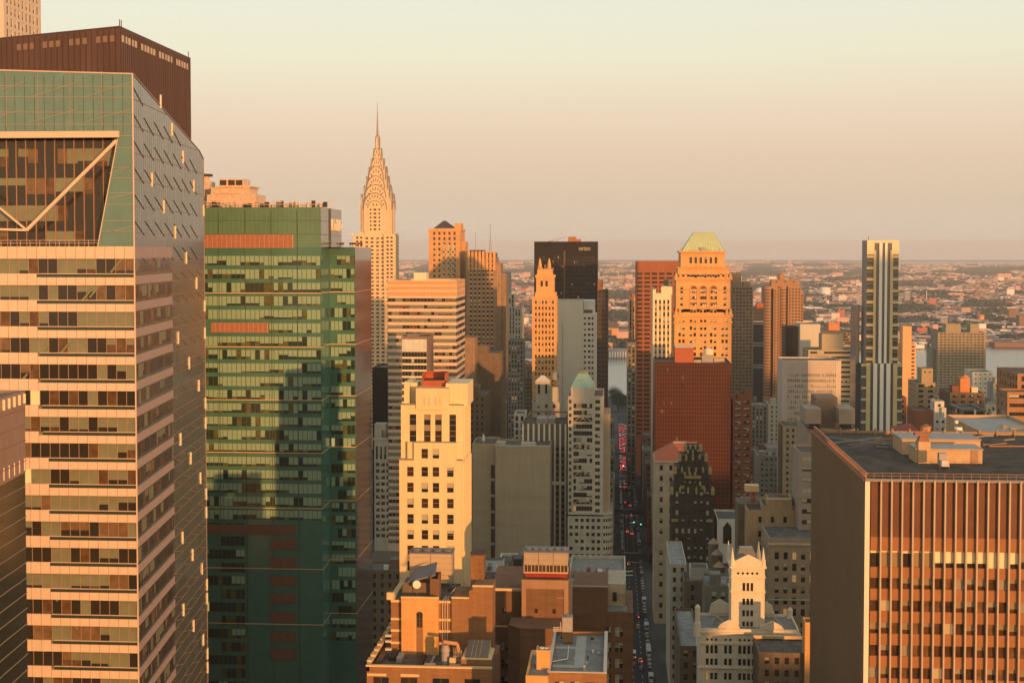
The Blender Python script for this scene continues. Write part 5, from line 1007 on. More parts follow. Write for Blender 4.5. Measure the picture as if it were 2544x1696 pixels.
building('orange_block', 'pink-orange apartment block with balconies joined to the thin orange slab', 2234, 2276, 851, 1158, 30, M('bright_orange_brick',(0,0,0)), P_(2.4,1.3,4.3,3.1,mu=.2,vmin=10), None, None, style='plain', pb=.05)
building('tan_apartments', 'tan apartment block with a small tower and paired windows', 2276, 2324, 945, 950, 26, M('tan_brick',(.40,.31,.19),.85,.1,.1), P_(3.2,1.6,6.2,3.4,mu=1.5,vmin=5), None, P_(1.4,1.6,5,3.4), style='multi', pb=.2, tops=((2290,2318,910,4,14,P_(1.2,1.4,3,8)),))
building('river_towers', 'large ribbed twin apartment tower with two roof boxes standing before the river', 2330, 2450, 822, 1650, 36, M('river_brick',(.34,.285,.195),.85,.1,.1), P_(3.0,1.3,4.2,3.1,mu=1,vmin=5), None, P_(2,1.3,4,3.1), style='multi', pb=.15, tops=((2350,2387,801,8,18,None),(2411,2433,801,8,18,None),))
building('river_wing', 'grey shaded wing at the left of the twin river tower', 2316, 2330, 862, 1660, 30, M('river_brick_grey',(.26,.235,.18),.85,.1), None, None, None)
building('white_building', 'white building with small dots of windows beside the river', 2416, 2468, 918, 1300, 30, whitew, P_(1.4,1.2,4.2,4.2,mu=1.2), None, None, style='plain', pb=0)
building('low_grey_building', 'small grey round-topped building between the white building and the right edge', 2468, 2496, 945, 1250, 20, grey, P_(1.8,1.2,4,3.8,vmin=5), None, None, style='plain', tops=((2473,2492,932,3,10,None,lime2),))
building('dark_brick_apartments', 'dark brick apartment block with an orange brick water-tank house', 2360, 2446, 969, 900, 30, dbrick, P_(2.6,1.6,5,3.6,mu=1.5,vmin=5), None, P_(1.4,1.6,4,3.6), style='multi', pb=.35, tops=((2386,2410,934,6,8,None,M('vivid_orange_brick',(0,0,0))),(2414,2430,956,5,5,None,cream),(2366,2384,952,6,8,None,rbrick)))
s = MB(); X = ax(2398,910); s.cone(X,910,az(934,906),az(926,906),3.2,.3,10); s.build('tank_roof', M('vivid_orange_brick',(0,0,0)), None, loc=(X,910,az(934,906)), label='small conical orange tank roof on the dark brick apartment block', cat='tank roof')
building('white_stepped_building', 'small white stepped building right of the striped glass tower', 2320, 2352, 1030, 760, 20, whitew, P_(1.3,1.4,3,4), None, None, tops=((2322,2346,990,3,10,P_(1.5,1.5,4,6)),(2340,2351,1006,1,6,None)))
building('brown_blank_building', 'brown blank-fronted building below the tan apartments', 2274, 2320, 1014, 720, 20, rbrick, None, None, None)
building('glass_grid_building', 'blue-grey gridded glass building with a pale central pier', 2392, 2447, 1010, 700, 26, M('blue_grey_glass',(.10,.105,.10),.3,.15,.2), R_(2.2,3.4,mu=.6,mt=1,pb=.2), None, R_(2.2,3.4,mu=.6,mt=1))
s = MB(); X = ax(2424,699); s.box(X-.4,X+.4,698.6,699.4,20,az(1010,700)); s.build('central_pier', whitew, bpy.data.objects['glass_grid_building'])
oob = M('ochre_brick',(.36,.19,.09),.85,.15,.15)
building('ochre_terraced_building', 'ochre brick building with stepped terraces at the right edge', 2528, 2620, 921, 748, 40, oob, P_(2.0,2.6,4.2,4.4,mu=1.2), None, P_(2.4,2.6,5,4.4))
building('ochre_terraced_building', 'lower terrace of ochre brick stepping down left of the tallest ochre block', 2503, 2600, 966, 728, 18, oob, R_(1.8,4.4,mu=1), None, R_(1.8,4.4))
building('ochre_terraced_building', 'lowest ochre brick wing with flat dark roof left of the terraces', 2449, 2530, 1045, 696, 30, oob, R_(1.8,4.4,mu=1), None, None)
r, x0, x1, z1 = building('tan_roof_building', 'low tan building with a tent-shaped roof peak beyond the right tower roof', 2446, 2620, 1068, 400, 46, M('tan_stucco',(.50,.33,.19),.85,.1,.2), P_(2.2,2,4,4), None, None, roof=M('zinc_top',(0,0,0)))
s = MB(); s.frustum(ax(2485,420),ax(2512,420),416,424,z1-.9,ax(2493,420),ax(2495,420),419,421,az(1046,420)); s.build('peaked_roof', M('tan_stucco',(0,0,0)), r); s = MB(); pbox(s, 2512,2600,1055,1068,415,8); s.build('penthouse', M('tan_stucco',(0,0,0)), r)
r = thing('red_canopy', 'dark red hipped canopy roof just beyond the right tower roof', 'roof', (ax(2258,330),335,0)); s = MB(); s.box(ax(2240,330),ax(2284,330),330,340,0,az(1068,330)); s.build('wall', dbrick, r); s = MB(); s.frustum(ax(2236,329),ax(2290,329),329,341,az(1068,330),ax(2256,334),ax(2268,334),334,336,az(1048,334)); s.build('red_roof', M('dark_red_roof',(.30,.07,.045),.8,.1), r)
tk = thing('water_tank', 'orange round water tank standing behind the right tower roof', 'water tank', (ax(2302,420),420,0)); X = ax(2302,420); s = MB(); s.cone(X,420,az(1078,420),az(1052,420),1.6,1.6,14); s.build('barrel', M('vivid_orange_brick',(0,0,0)), tk); s = MB(); s.cone(X,420,az(1052,420),az(1046,420),1.75,.2,14); s.build('lid', dgrey, tk); s = MB(); s.box(X-3,X+3,417,424,0,az(1078,420)); s.build('base', dbrick, tk)
# ================================================================ foreground roofs and street-side buildings
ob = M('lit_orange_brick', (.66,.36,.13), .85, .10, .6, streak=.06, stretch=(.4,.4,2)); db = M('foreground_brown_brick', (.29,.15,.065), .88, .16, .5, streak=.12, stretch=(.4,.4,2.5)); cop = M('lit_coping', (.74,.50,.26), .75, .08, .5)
bk = M('shade_brown_brick', (.20,.11,.06), .9, .16, .4, streak=.15, stretch=(.4,.4,2.5)); fr_m = M('tan_pier_brick', (.36,.22,.13), .85, .12, .5, streak=.1)  # missing shade put into the darker brick and duller tan colours
rf_d = M('asphalt_roof', (.12,.105,.085), .95, .55, .5); rf_g = M('grey_roof', (.22,.21,.185), .95, .3, .5); rf_p = M('pale_roof_path', (.40,.39,.34), .95, .08, .4); pipe = M('pale_pipe', (.60,.45,.32), .5, .1)
Y1 = 262.0; t = thing('brick_setback_tower', 'orange-lit brick tower top with an arched window in the bottom centre', 'tower', (ax(1090,Y1),Y1+10,0))
X = lambda p, q=1550, d=0: ax(p, Y1+d, q); Z = lambda q, d=0: az(q, Y1+d)
zt1 = Z(1503); zlo = Z(1655); mb = MB()
# main upper block: front faces at Y1
f_ = Fr((X(969),Y1+1.2,zlo-3),(1,0),X(1222)-X(969),zt1-zlo+3)
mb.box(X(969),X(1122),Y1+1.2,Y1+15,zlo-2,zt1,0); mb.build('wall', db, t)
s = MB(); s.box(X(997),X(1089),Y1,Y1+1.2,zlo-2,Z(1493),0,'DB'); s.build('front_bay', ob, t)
fb = Fr((X(997),Y1,0),(1,0),X(1089)-X(997),1)
s = MB(); u0, u1 = X(1035)-X(997), X(1050)-X(997); um = (u0+u1)/2
fbox(s, fb, u0, u1, Z(1568), Z(1536), -.04, 0, 0); arch_top(s, fb, um, u1-u0, Z(1536), (u1-u0)/2, 0, -.045); aw_ = s.build('arched_window', glassb, t)
s = MB()
for v in (Z(1546),Z(1556)): fbox(s, fb, u0, u1, v, v+.06, -.1, -.04, 0)
fbox(s, fb, um-.04, um+.04, Z(1568), Z(1532), -.1, -.04, 0)
for i in range(8):
    a_, b_ = pi*i/8, pi*(i+1)/8; rr = (u1-u0)/2+.06; s.bar(fb.p(um+rr*cos(a_),Z(1536)+rr*sin(a_),-.05),fb.p(um+rr*cos(b_),Z(1536)+rr*sin(b_),-.05),.05,0)
s.build('window_frame', frame_m, aw_)
s = MB(); fbox(s, fb, u0-.05, u1+.05, Z(1656), Z(1569), -.02, 0, 0); s.build('recess_panel', db, t)
s = MB()
for i in range(7):
    for base in (.12, u1+.18): u = base+i*.335; fbox(s, fb, u, u+.2, Z(1656), Z(1552), -.07, 0, 0); s.cone(*fb.p(u+.1,Z(1552)),Z(1549),.12,.05,6,0)
s.build('fluting', ob, t)
for p0, p1 in ((969,996.5),(1089.5,1120)):
    for q in (1503,1548,1577,1608,1637): s = MB(); s.box(X(p0)-.03,X(p1),Y1+1.05,Y1+1.2,Z(q+6),Z(q)); s.build('stone_course', cop, t)
s = MB(); s.box(X(1121),X(1164),Y1+.6,Y1+10,zlo-2,Z(1494),0); s.build('side_block', db, t)
s = MB(); s.box(X(1172),X(1221),Y1+2.0,Y1+8.5,zlo-2,az(1463,Y1+2),0); s.prism([(X(1164),Y1+.6),(X(1172),Y1+2.0),(X(1172),Y1+8.5),(X(1164),Y1+8.5)],zlo-2,az(1470,Y1+2)); s.build('stair_block', db, t)
s = MB(); s.box(X(1171),X(1222)+.1,Y1+1.9,Y1+2.3,az(1463,Y1+2),az(1459,Y1+2)); s.build('coping', cop, t); s = MB(); s.box(X(1121),X(1164),Y1+.4,Y1+.9,Z(1495),Z(1491)); s.build('coping', cop, t); s = MB(); s.box(X(996),X(1090),Y1-.1,Y1+.2,Z(1494),Z(1490.5)); s.build('coping', cop, t); s = MB(); s.box(X(969)-.3,X(978),Y1+.9,Y1+15,zt1,zt1+.5); s.box(X(963)-.2,X(978),Y1+.2,Y1+1.2,Z(1500),Z(1483)); s.build('coping', cop, t)
s = MB(); zr1 = Z(1496); s.box(X(978),X(1164)-.1,Y1+1.4,Y1+10,zt1-.3,zt1+.02); s.box(X(978),X(1122),Y1+10,Y1+15,zt1-.3,zt1+.02); s.build('roof', rf_d, t)
# lower terrace block
Y0_ = 251.0; x0, x1 = ax(911,Y0_,1668), ax(1221,Y0_,1668); zl_ = az(1668,Y0_)
s = MB(); fL = Fr((x0,Y0_,0),(1,0),x1-x0,zl_); w_ = segs(t, s, fL, [(0,zl_,[(1.2,4.0),(6.2,9.2),(12,15),(17.8,20.6)],rowsdown(zl_-1.9,1.9,3.8,8))])
s.box(x0,x1-10,Y0_+.001,Y0_+32,0,zl_-.9,0,'F'); s.box(x1-10,x1,Y0_+.001,Y0_+19,0,zl_-.9,0,'F'); s.box(x0,x0+.5,Y0_,Y0_+32,zl_-.9,zl_,0); s.box(x0+.5,x1,Y0_+.001,Y0_+.5,zl_-.9,zl_,0); s.build('lower_wall', db, t); put_windows(t, w_, 'multi', .2, cap=40)
s = MB(); s.box(x0-.15,x1+.1,Y0_-.15,Y0_+.6,zl_,zl_+.3); 
for i in range(8): s.box(x0-.3,x0+.6,Y0_+2+i*3.6,Y0_+4.2+i*3.6,zl_,zl_+.55)
s.box(x0-.15,x0+.55,Y0_,Y0_+30,zl_,zl_+.2); s.build('terrace_coping', cop, t)
for a_, b_ in ((x0+.1,x0+3.6),(x0+6.2,x0+9.6)): s = MB(); s.box(a_,b_,Y0_-.2,Y0_,zl_-1.65,zl_-1.2); s.build('window_head', cop, t)
s = MB(); s.box(x0+.5,x1,Y0_+.5,Y1+1,zl_-.85,zl_-.8); s.build('terrace_roof', rf_d, t)
# skylight box lower right
sx0, sx1 = ax(1145,253,1640), ax(1221,253,1640); zs_ = az(1645,253); s = MB(); s.box(sx0,sx1,253,260,zl_-.85,zs_); s.build('skylight_house', db, t)
s = MB(); s.frustum(sx0,sx1,253,260,zs_,sx0+.2,sx1-.3,254.0,260,zs_+.3); s.build('skylight_curb', cop, t); s = MB(); s.quad((sx0+.7,253.6,zs_+.34),(sx1-.7,253.6,zs_+.34),(sx1-.7,260,zs_+1.7),(sx0+.7,260,zs_+1.7),0); s.quad((sx1-.7,253.6,zs_+.3),(sx1-.7,260,zs_+.3),(sx1-.7,260,zs_+1.7),(sx1-.7,253.6,zs_+.34),1); s.quad((sx0+.7,260,zs_),(sx1-.7,260,zs_),(sx1-.7,260,zs_+1.7),(sx0+.7,260,zs_+1.7),1)
for i in range(3): u = sx0+1.8+i*.75; s.bar((u,253.6,zs_+.38),(u,260,zs_+1.74),.05,1)
s.build('skylight_glass', [M('grey_skylight',(.16,.15,.13),.3,.2,1,spec=.5), cop], t)
# things on the roofs
ctw = thing('cooling_tower', 'pale double cooling tower with four fans on the orange brick tower roof', 'cooling tower', (ax(1072,275),277,zt1))
def coolt(ct_, p0, p1, q0, q1, Y, d, n, m):
    a, b = ax(p0,Y,q0), ax(p1,Y,q0); zb_, zt_ = az(q1,Y), az(q0,Y); w = (b-a)/n
    for i in range(n):
        s = MB(); s.box(a+w*i+.04,a+w*(i+1)-.04,Y,Y+d,zb_,zt_,0)
        k = 1
        while zb_+k*1.15 < zt_: s.box(a+w*i+.03,a+w*(i+1)-.03,Y-.04,Y,zb_+k*1.15,zb_+k*1.15+.05,1); k += 1
        cs_ = s.build('casing', [m, M('grey_coping',(0,0,0))], ct_)
    for i in range(2*n): s = MB(); s.cone(a+(b-a)*(i+.5)/(2*n),Y+d*.45,zt_,zt_+.45,w*.22,w*.24,14); s.build('fan_ring', M('blue_grey_metal',(.16,.16,.17),.5,.1), cs_)
    s = MB(); s.box(a-.1,b+.1,Y-.1,Y+d,zt_-.12,zt_+.05); s.build('top_deck', M('blue_grey_metal',(0,0,0)), ct_)
    return a, b, zb_, zt_
coolt(ctw, 1017,1122,1381,1450,274,5,2,M('cream_casing',(.50,.38,.25),.7,.06,.5))
X_ = ax(1034,264); Z_ = az(1460,264); d_ = thing('satellite_dish', 'round white satellite dish on the orange brick tower roof', 'dish', (X_,264,zt1)); s = MB(); n = len(s.v); s.poly([(X_+.78*cos(2*pi*i/20),264.0,Z_+.78*sin(2*pi*i/20)) for i in range(20)],0); 
for i in range(20): a_, b_ = 2*pi*i/20, 2*pi*(i+1)/20; s.quad((X_+.78*cos(a_),264,Z_+.78*sin(a_)),(X_+.2*cos(a_),264.3,Z_+.2*sin(a_)),(X_+.2*cos(b_),264.3,Z_+.2*sin(b_)),(X_+.78*cos(b_),264,Z_+.78*sin(b_)),0)
s.build('reflector', M('white_paint',(0,0,0)), d_); s = MB(); s.bar((X_,264.3,zt1),(X_,264.3,Z_),.08); s.build('mast', steel_d, d_)
hs = thing('roof_house', 'dark sloping-roofed hut behind the round dish', 'hut', (ax(1045,266),268,zt1)); s = MB(); s.frustum(ax(1000,267,1450),ax(1080,267,1450),266,271,zt1,ax(1004,267,1450),ax(1078,267,1450),266.3,271,az(1453,267)); s.build('wall', dbrick, hs); s = MB(); a_, b_ = ax(1012,266), ax(1082,266); z0_ = az(1452,266); z9 = az(1432,266); s.quad((a_,265.6,z0_),(b_,265.6,z9),(b_-.5,272,z9+1.0),(a_+.8,272,z0_+1.2)); s.quad((a_,265.6,z0_-.3),(b_,265.6,z9-.3),(b_,265.6,z9),(a_,265.6,z0_)); s.build('sloping_roof', M('blue_grey_metal',(0,0,0)), hs)
sh = thing('vent_shaft', 'open-topped brick vent shaft right of the dish', 'vent', (ax(1080,265),266,zt1)); s = MB(); a_, b_ = ax(1067,264.5), ax(1090,264.5); z9 = az(1445,264.5); s.box(a_,b_,264.5,264.8,zt1,z9); s.box(a_,a_+.25,264.8,267.5,zt1,z9+.7); s.box(b_-.25,b_,264.8,267.5,zt1,z9+.7); s.box(a_,b_,267.3,267.6,zt1,z9+.7); s.box(a_+.25,b_-.25,264.8,267.3,zt1,zt1+1.5,1); s.build('shaft', [bk, dkm], sh)
chn = thing('chimney', 'soot-streaked brick chimney stack at the right of the orange tower roof', 'chimney', (ax(1185,270),271,zt1)); s = MB(); a_, b_ = ax(1169,270), ax(1202,270); s.box(a_,b_,270,273,zt1-4,az(1380,270)); s.build('stack', M('sooty_brick',(.30,.15,.07),.9,.3,1.5,streak=.5), chn); s = MB(); s.box(a_-.05,b_+.05,269.95,273.05,az(1384,270),az(1378,270)); s.build('rim', dkm, chn)
for i in range(16): s = MB(); a_ = (X(1110)+random.random()*4.5, Y1+3+random.random()*9, zt1+.2); s.bar(a_,(a_[0]+random.uniform(-2,2.4),a_[1]+random.uniform(-2,3),zt1+random.uniform(.2,1.3)),random.uniform(.05,.14),random.choice((0,1,2))); s.build('roof_pipe', [pipe, rbrick, dkm], t)
s = MB()
for px in (1098,1104,1110): s.bar((X(px),Y1+.9,Z(1605)),(X(px),Y1+.9,Z(1503)),.09,0); s.bar((X(px),Y1+.9,Z(1503)),(X(px)+.4,Y1+4,Z(1500)),.09,0)
s.build('drain_pipes', [pipe], t)
du = thing('vent_duct', 'curved copper-coloured duct with a grey drum on the lower terrace', 'duct', (ax(1115,255),256,zl_)); s = MB(); a_, b_ = ax(1100,255), ax(1135,255); z_ = az(1607,255); s.bar((a_,255.5,z_+.2),(b_,255.5,z_-.1),.35,0,8); s.bar((b_,255.5,z_-.1),(b_+.15,255.5,z_-1.5),.3,0,8); s.build('duct', M('copper_duct',(.62,.32,.16),.45,.1,metal=.2), du); s = MB(); s.cone(a_+.3,255.5,zl_-.8,z_-1.4,.75,.75,14); s.cone(a_+.3,255.5,z_-1.4,z_-.3,.9,.6,14); s.build('drum', M('zinc_top',(0,0,0)), du)
s = MB()
for i in range(6): s.bar((b_-.6+i*.28,254.8,zl_-.3),(b_-.6+i*.28,254.8,z_-.6+random.uniform(-.5,.3)),.04,0)
for i in range(3): s.bar((b_-.7,254.8,zl_+.3+i*.8),(b_+1,254.8,zl_+.3+i*.8),.04,0)
s.build('ladder_frame', pipe, du); au = thing('air_unit', 'lit orange air unit under the copper duct', 'air unit', (b_,254,zl_)); s = MB(); s.box(b_-1.4,b_+.9,253.6,254.6,zl_-.85,zl_-.2); s.box(b_-1.3,b_-.2,253.8,254.6,zl_-.2,zl_+1); s.build('case', cop, au)
sb = thing('sign_box', 'small dark red box with a pale frame at the foot of the fluted bay', 'box', (ax(1066,252),252.5,zl_)); s = MB(); a_, b_ = ax(1052,252), ax(1079,252); s.box(a_,b_,252,253,zl_-.8,az(1660,252)); s.build('case', pipe, sb); s = MB(); s.box(a_+.12,b_-.12,251.95,252,zl_-.7,az(1663,252)); s.build('face', M('dark_red_face',(.12,.03,.02),.5,0), sb)
for k, q in enumerate((1588,1602,1622)): s = MB(); s.box(ax(957,258,q),ax(972,258,q),258,258.8,az(q+5,258),az(q,258)+.0); s.build('cornice_block', M('pale_metal',(0,0,0)), t)
# ---- brown wall lit orange, and the boxed tower with a red-based cooling tower
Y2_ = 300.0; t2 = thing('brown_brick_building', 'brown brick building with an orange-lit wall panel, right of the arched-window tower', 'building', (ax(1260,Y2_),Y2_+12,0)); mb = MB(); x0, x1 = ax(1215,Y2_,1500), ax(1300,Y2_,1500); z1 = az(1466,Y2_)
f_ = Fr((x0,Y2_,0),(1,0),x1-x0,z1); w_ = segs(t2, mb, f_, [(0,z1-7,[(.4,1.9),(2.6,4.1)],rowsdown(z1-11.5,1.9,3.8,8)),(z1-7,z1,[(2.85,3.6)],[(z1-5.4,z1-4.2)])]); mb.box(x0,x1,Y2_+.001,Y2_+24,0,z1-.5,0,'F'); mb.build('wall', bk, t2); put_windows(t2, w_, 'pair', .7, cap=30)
s = MB(); s.box(x0,x1,Y2_-.1,Y2_+.5,z1-.5,z1); s.build('coping', cop, t2); s = MB(); s.box(x0+.02,ax(1261,Y2_),Y2_-.12,Y2_,az(1562,Y2_),az(1558,Y2_)); s.build('string_course', cop, t2)
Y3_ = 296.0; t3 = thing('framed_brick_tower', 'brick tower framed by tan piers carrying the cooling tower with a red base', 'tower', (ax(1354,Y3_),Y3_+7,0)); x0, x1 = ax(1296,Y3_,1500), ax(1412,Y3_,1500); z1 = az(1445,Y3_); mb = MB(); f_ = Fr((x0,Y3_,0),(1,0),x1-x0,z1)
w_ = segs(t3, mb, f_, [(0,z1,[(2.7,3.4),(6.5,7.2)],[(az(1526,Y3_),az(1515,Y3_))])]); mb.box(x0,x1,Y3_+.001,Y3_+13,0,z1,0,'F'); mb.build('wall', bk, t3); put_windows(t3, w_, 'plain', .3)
s = MB()
for a_, b_ in ((0,.9),(f_.W-.9,f_.W)): fbox(s, f_, a_, b_, az(1560,Y3_), z1, -.18, 0, 0)
fbox(s, f_, .9, f_.W-.9, az(1465,Y3_), z1, -.18, 0, 0); fbox(s, f_, -.1, f_.W+.1, z1, z1+.2, -.25, .3, 0); fbox(s, f_, f_.W-2.4,f_.W-.9, az(1488,Y3_), az(1486,Y3_), -.12,0,0); s.build('tan_piers', fr_m, t3)
c3 = thing('cooling_tower', 'triple cooling tower on a red steel base above the framed brick tower', 'cooling tower', (ax(1354,Y3_+3),Y3_+5,z1)); coolt(c3, 1301,1411,1374,1406,Y3_+2,6,3,M('cream_casing_dull',(.40,.31,.23),.7,.08,.5))
a_, b_ = ax(1301,Y3_+2,1410), ax(1411,Y3_+2,1410); zt_, zb_ = az(1406,Y3_+2), az(1423,Y3_+2)
s = MB(); s.box(a_,b_,Y3_+2.2,Y3_+8,zb_,zt_,1); 
for i in range(13): u = a_+(b_-a_-.1)*i/12; s.box(u,u+(.1 if i % 2 else .16),Y3_+2,Y3_+2.2,zb_,zt_,0)
s.box(a_,b_,Y3_+1.9,Y3_+8,zb_-.3,zb_,0); s.build('louver_bay', [M('tan_penthouse',(0,0,0)), dkm], c3); s = MB(); s.box(a_+.2,b_-.2,Y3_+3,Y3_+7,z1,zb_-.3); s.build('red_base', M('red_steel',(.30,.035,.03),.6,.1), c3)
t4 = thing('curved_brick_building', 'dark brown brick building with a chamfered corner and pale-blinded windows, below the framed tower', 'building', (ax(1330,285),290,0)); mb = MB(); Yq = 284.0; z1 = az(1562,Yq,1350); x0, x1 = ax(1262,Yq+3,1600), ax(1400,Yq,1600); xm = ax(1292,Yq,1600)
f_ = Fr((xm,Yq,0),(1,0),x1-xm,z1); w_ = segs(t4, mb, f_, [(0,z1,[(1.3,2.9),(4.2,5.8)],rowsdown(z1-3.1,1.9,3.15,8))]); l = sqrt((xm-x0)**2+9); f2 = Fr((x0,Yq+3,0),((xm-x0)/l,-3/l),l,z1); w_ += segs(t4, mb, f2, [(0,z1,[(1.1,2.6)],rowsdown(z1-3.1,1.9,3.15,8))]); mb.prism([(x0,Yq+3.01),(xm,Yq+.01),(x1,Yq+.01),(x1,Yq+12),(x0,Yq+12)],0,z1-.8,0); mb.build('wall', bk, t4); put_windows(t4, w_, 'pair', .85, cap=30)
s = MB(); s.bar((x0,Yq+3,z1),(xm,Yq,z1),.2); s.bar((xm,Yq,z1),(x1,Yq,z1),.2); s.bar((x0,Yq+3,z1-1.6),(xm,Yq-.05,z1-1.6),.1); s.bar((xm,Yq-.05,z1-1.6),(x1,Yq-.05,z1-1.6),.1); s.build('coping', bk, t4)
# ---- flat roof with pale paths
Ya, Yb = 236.0, 262.0; x0, x1 = ax(1361,Ya,1670), ax(1506,Ya,1670); z1 = az(1672,Ya); t5 = thing('flat_roof_building', 'building with a grey flat roof marked by a pale L-shaped path at the bottom', 'building', ((x0+x1)/2,249,0)); mb = MB(); f_ = Fr((x0,Ya,0),(1,0),x1-x0,z1)
mb.box(x0,x1,Ya,Yb,0,z1-.7,0); w_ = [(f_, 1.2+2.6*i, z1-3.2, 1.5, 1.6, -.02) for i in range(3)]; mb.box(x0,x1,Ya,Ya+.35,z1-.7,z1,0); mb.box(x0,x0+.35,Ya+.35,Yb,z1-.7,z1,0); mb.box(x1-.35,x1,Ya+.35,Yb,z1-.7,z1,0); mb.box(x0+.35,x1-.35,Yb-.35,Yb,z1-.7,z1,0); mb.build('wall', db, t5); put_windows(t5, w_, 'pair', .2)
s = MB(); zr = z1-.68; s.quad((x0+.35,Ya+.35,zr),(x1-.35,Ya+.35,zr),(x1-.35,Yb-.35,zr),(x0+.35,Yb-.35,zr)); s.build('roof', rf_g, t5); s = MB(); zr += .02; s.box(x0+4.2,x0+6.0,Ya+5,Yb-.5,zr,zr+.02); s.box(x0+.5,x0+4.2,Ya+5,Ya+6.6,zr,zr+.02); s.box(x0+.5,x0+4.2,Yb-9.5,Yb-7.9,zr,zr+.02); s.build('pale_path', rf_p, t5)
s = MB(); s.box(x1-.5,x1+.1,Ya-.1,Yb,z1,z1+.15); s.box(x0-.1,x0+.4,Ya-.1,Yb,z1,z1+.12); s.box(x0+.4,x1-.5,Ya-.1,Ya+.4,z1,z1+.12); s.build('coping', M('white_coping',(.55,.50,.42),.7,.1), t5)
s = MB(); P5 = [(x0+2.9,Yb-8,zr+.15),(x0+3.0,Ya+9.8,zr+.15),(x0+.2,Ya+7.8,zr+.15)]; s.bar(P5[0],P5[1],.09); s.bar(P5[1],P5[2],.09); s.build('roof_pipe', M('white_paint',(0,0,0)), t5)
c5 = thing('cooling_tower', 'small grey cooling unit on a dark tray on the flat roof', 'cooling tower', (ax(1410,256),257,z1)); a_, b_ = ax(1397,256,1560), ax(1422,256,1560); s = MB(); s.box(a_,b_,256,258.5,az(1572,256),az(1536,256)); s.build('casing', M('zinc_top',(0,0,0)), c5); s = MB(); s.box(a_,b_,255.9,258.5,zr,az(1572,256)-.1); s.build('base', dkm, c5); s = MB(); s.cone((a_+b_)/2,257.2,az(1536,256),az(1532,256),.7,.75,12); s.build('fan_ring', M('blue_grey_metal',(0,0,0)), c5); s = MB()
for k in range(3): s.bar((a_-1.7,256.3,az(1570,256)+k*.3),(a_,256.3,az(1570,256)+k*.3),.1)
s.bar((a_-.3,256,az(1570,256)),(a_-.3,256,az(1547,256)),.08); s.build('pipes', pipe, c5)
t6 = thing('lift_house', 'bright orange-lit brick lift house with a white fan on top beside the flat roof', 'lift house', (ax(1350,240),240,0)); a_, b_ = ax(1333,238,1640), ax(1366,238,1640); z9 = az(1623,238); s = MB(); s.box(a_,b_,238,241,z1-4,z9); s.build('wall', ob, t6); s = MB(); s.cone((a_+b_)/2-.3,239.5,z9,z9+.45,.45,.45,12); s.cone((a_+b_)/2+.5,239.5,z9,z9+.4,.4,.4,12); s.build('fan', whitew, t6); s = MB(); s.box(a_-.08,b_+.08,237.9,238.15,z9,z9+.35); s.box(a_-.08,a_+.2,238.15,241,z9,z9+.35); s.box(b_-.2,b_+.08,238.15,241,z9,z9+.35); s.build('coping', ob, t6)
t7 = thing('low_roof_building', 'low building with a small walled roof at the bottom edge, lit orange', 'building', (ax(1330,232),240,0)); a_, b_ = ax(1306,232,1680), ax(1361,232,1680); z9 = az(1682,232); s = MB(); s.box(a_,b_,232,250,0,z9-.8); s.box(a_,b_,232,232.3,z9-.8,z9); s.box(a_,a_+.3,232.3,247,z9-.8,z9); s.build('wall', ob, t7); s = MB(); s.box(a_+.3,b_,232.3,247,z9-.8,z9-.75); s.build('roof', rf_g, t7)
for k in range(12):
    s = MB(); a_, b_ = random.uniform(x0+.8,x1-1.6), random.uniform(Ya+1,Yb-2); h_ = random.uniform(.25,.8); s.box(a_,a_+random.uniform(.2,.7),b_,b_+random.uniform(.2,.8),z1-.68,z1-.68+h_) if k % 2 else s.cone(a_,b_,z1-.68,z1-.68+h_,.12,.14,8); s.build('roof_vent', (ztn, whitew, dkm)[k % 3], t5)
for k in range(10):
    s = MB(); a_, b_ = random.uniform(X(985),X(1110)), random.uniform(Y1+4,Y1+11); h_ = random.uniform(.3,1.1); s.box(a_,a_+random.uniform(.3,.9),b_,b_+.6,zt1,zt1+h_) if k % 2 else s.cone(a_,b_,zt1,zt1+h_,.12,.16,8); s.build('roof_vent', (ztn, rbrick, dkm)[k % 3], t)
for k in range(8):
    s = MB(); a_ = X(925)+random.random()*12; s.box(a_,a_+random.uniform(.4,1.2),253+random.random()*6,260.5,zl_-.85,zl_-.85+random.uniform(.3,1)); s.build('terrace_unit', (ztn, dkm, bk)[k % 3], t)
# ---- brown block on the corner of the street
Yv = 330.0; t8 = thing('street_corner_building', 'brown brick building with pale double windows at the street edge', 'building', (ax(1540,Yv),Yv+14,0)); x0, x1 = ax(1422,Yv,1560), ax(1573,Yv,1600); zA_ = az(1520,Yv); mb = MB(); f_ = Fr((x0,Yv,0),(1,0),x1-x0,zA_)
w_ = segs(t8, mb, f_, [(0,zA_,[(f_.W-6.1,f_.W-5.2),(f_.W-4.2,f_.W-2.4)],rowsdown(az(1556,Yv),2.3,3.75,16))]); mb.box(x0,x1,Yv+.001,Yv+22,0,zA_,0,'F')
mb.build('wall', bk, t8); put_windows(t8, w_, 'pair', .8, whitew, cap=40); s = MB(); s.box(x0,ax(1511,Yv),Yv+.5,Yv+16,zA_-1,az(1459,Yv)); s.build('upper_block', bk, t8); s = MB(); s.box(x0-.1,ax(1511,Yv)+.1,Yv+.3,Yv+.8,az(1460,Yv),az(1457,Yv)); s.build('coping', grey, t8)
s = MB(); s.box(ax(1511,Yv+5),ax(1555,Yv+5),Yv+5,Yv+20,zA_-1,az(1450,Yv+5)); s.build('white_block', lime, t8); s = MB(); s.box(ax(1524,Yv+4.9),ax(1534,Yv+4.9),Yv+4.9,Yv+5,az(1493,Yv+5),az(1470,Yv+5)); s.build('door', g_d, t8)
s = MB()
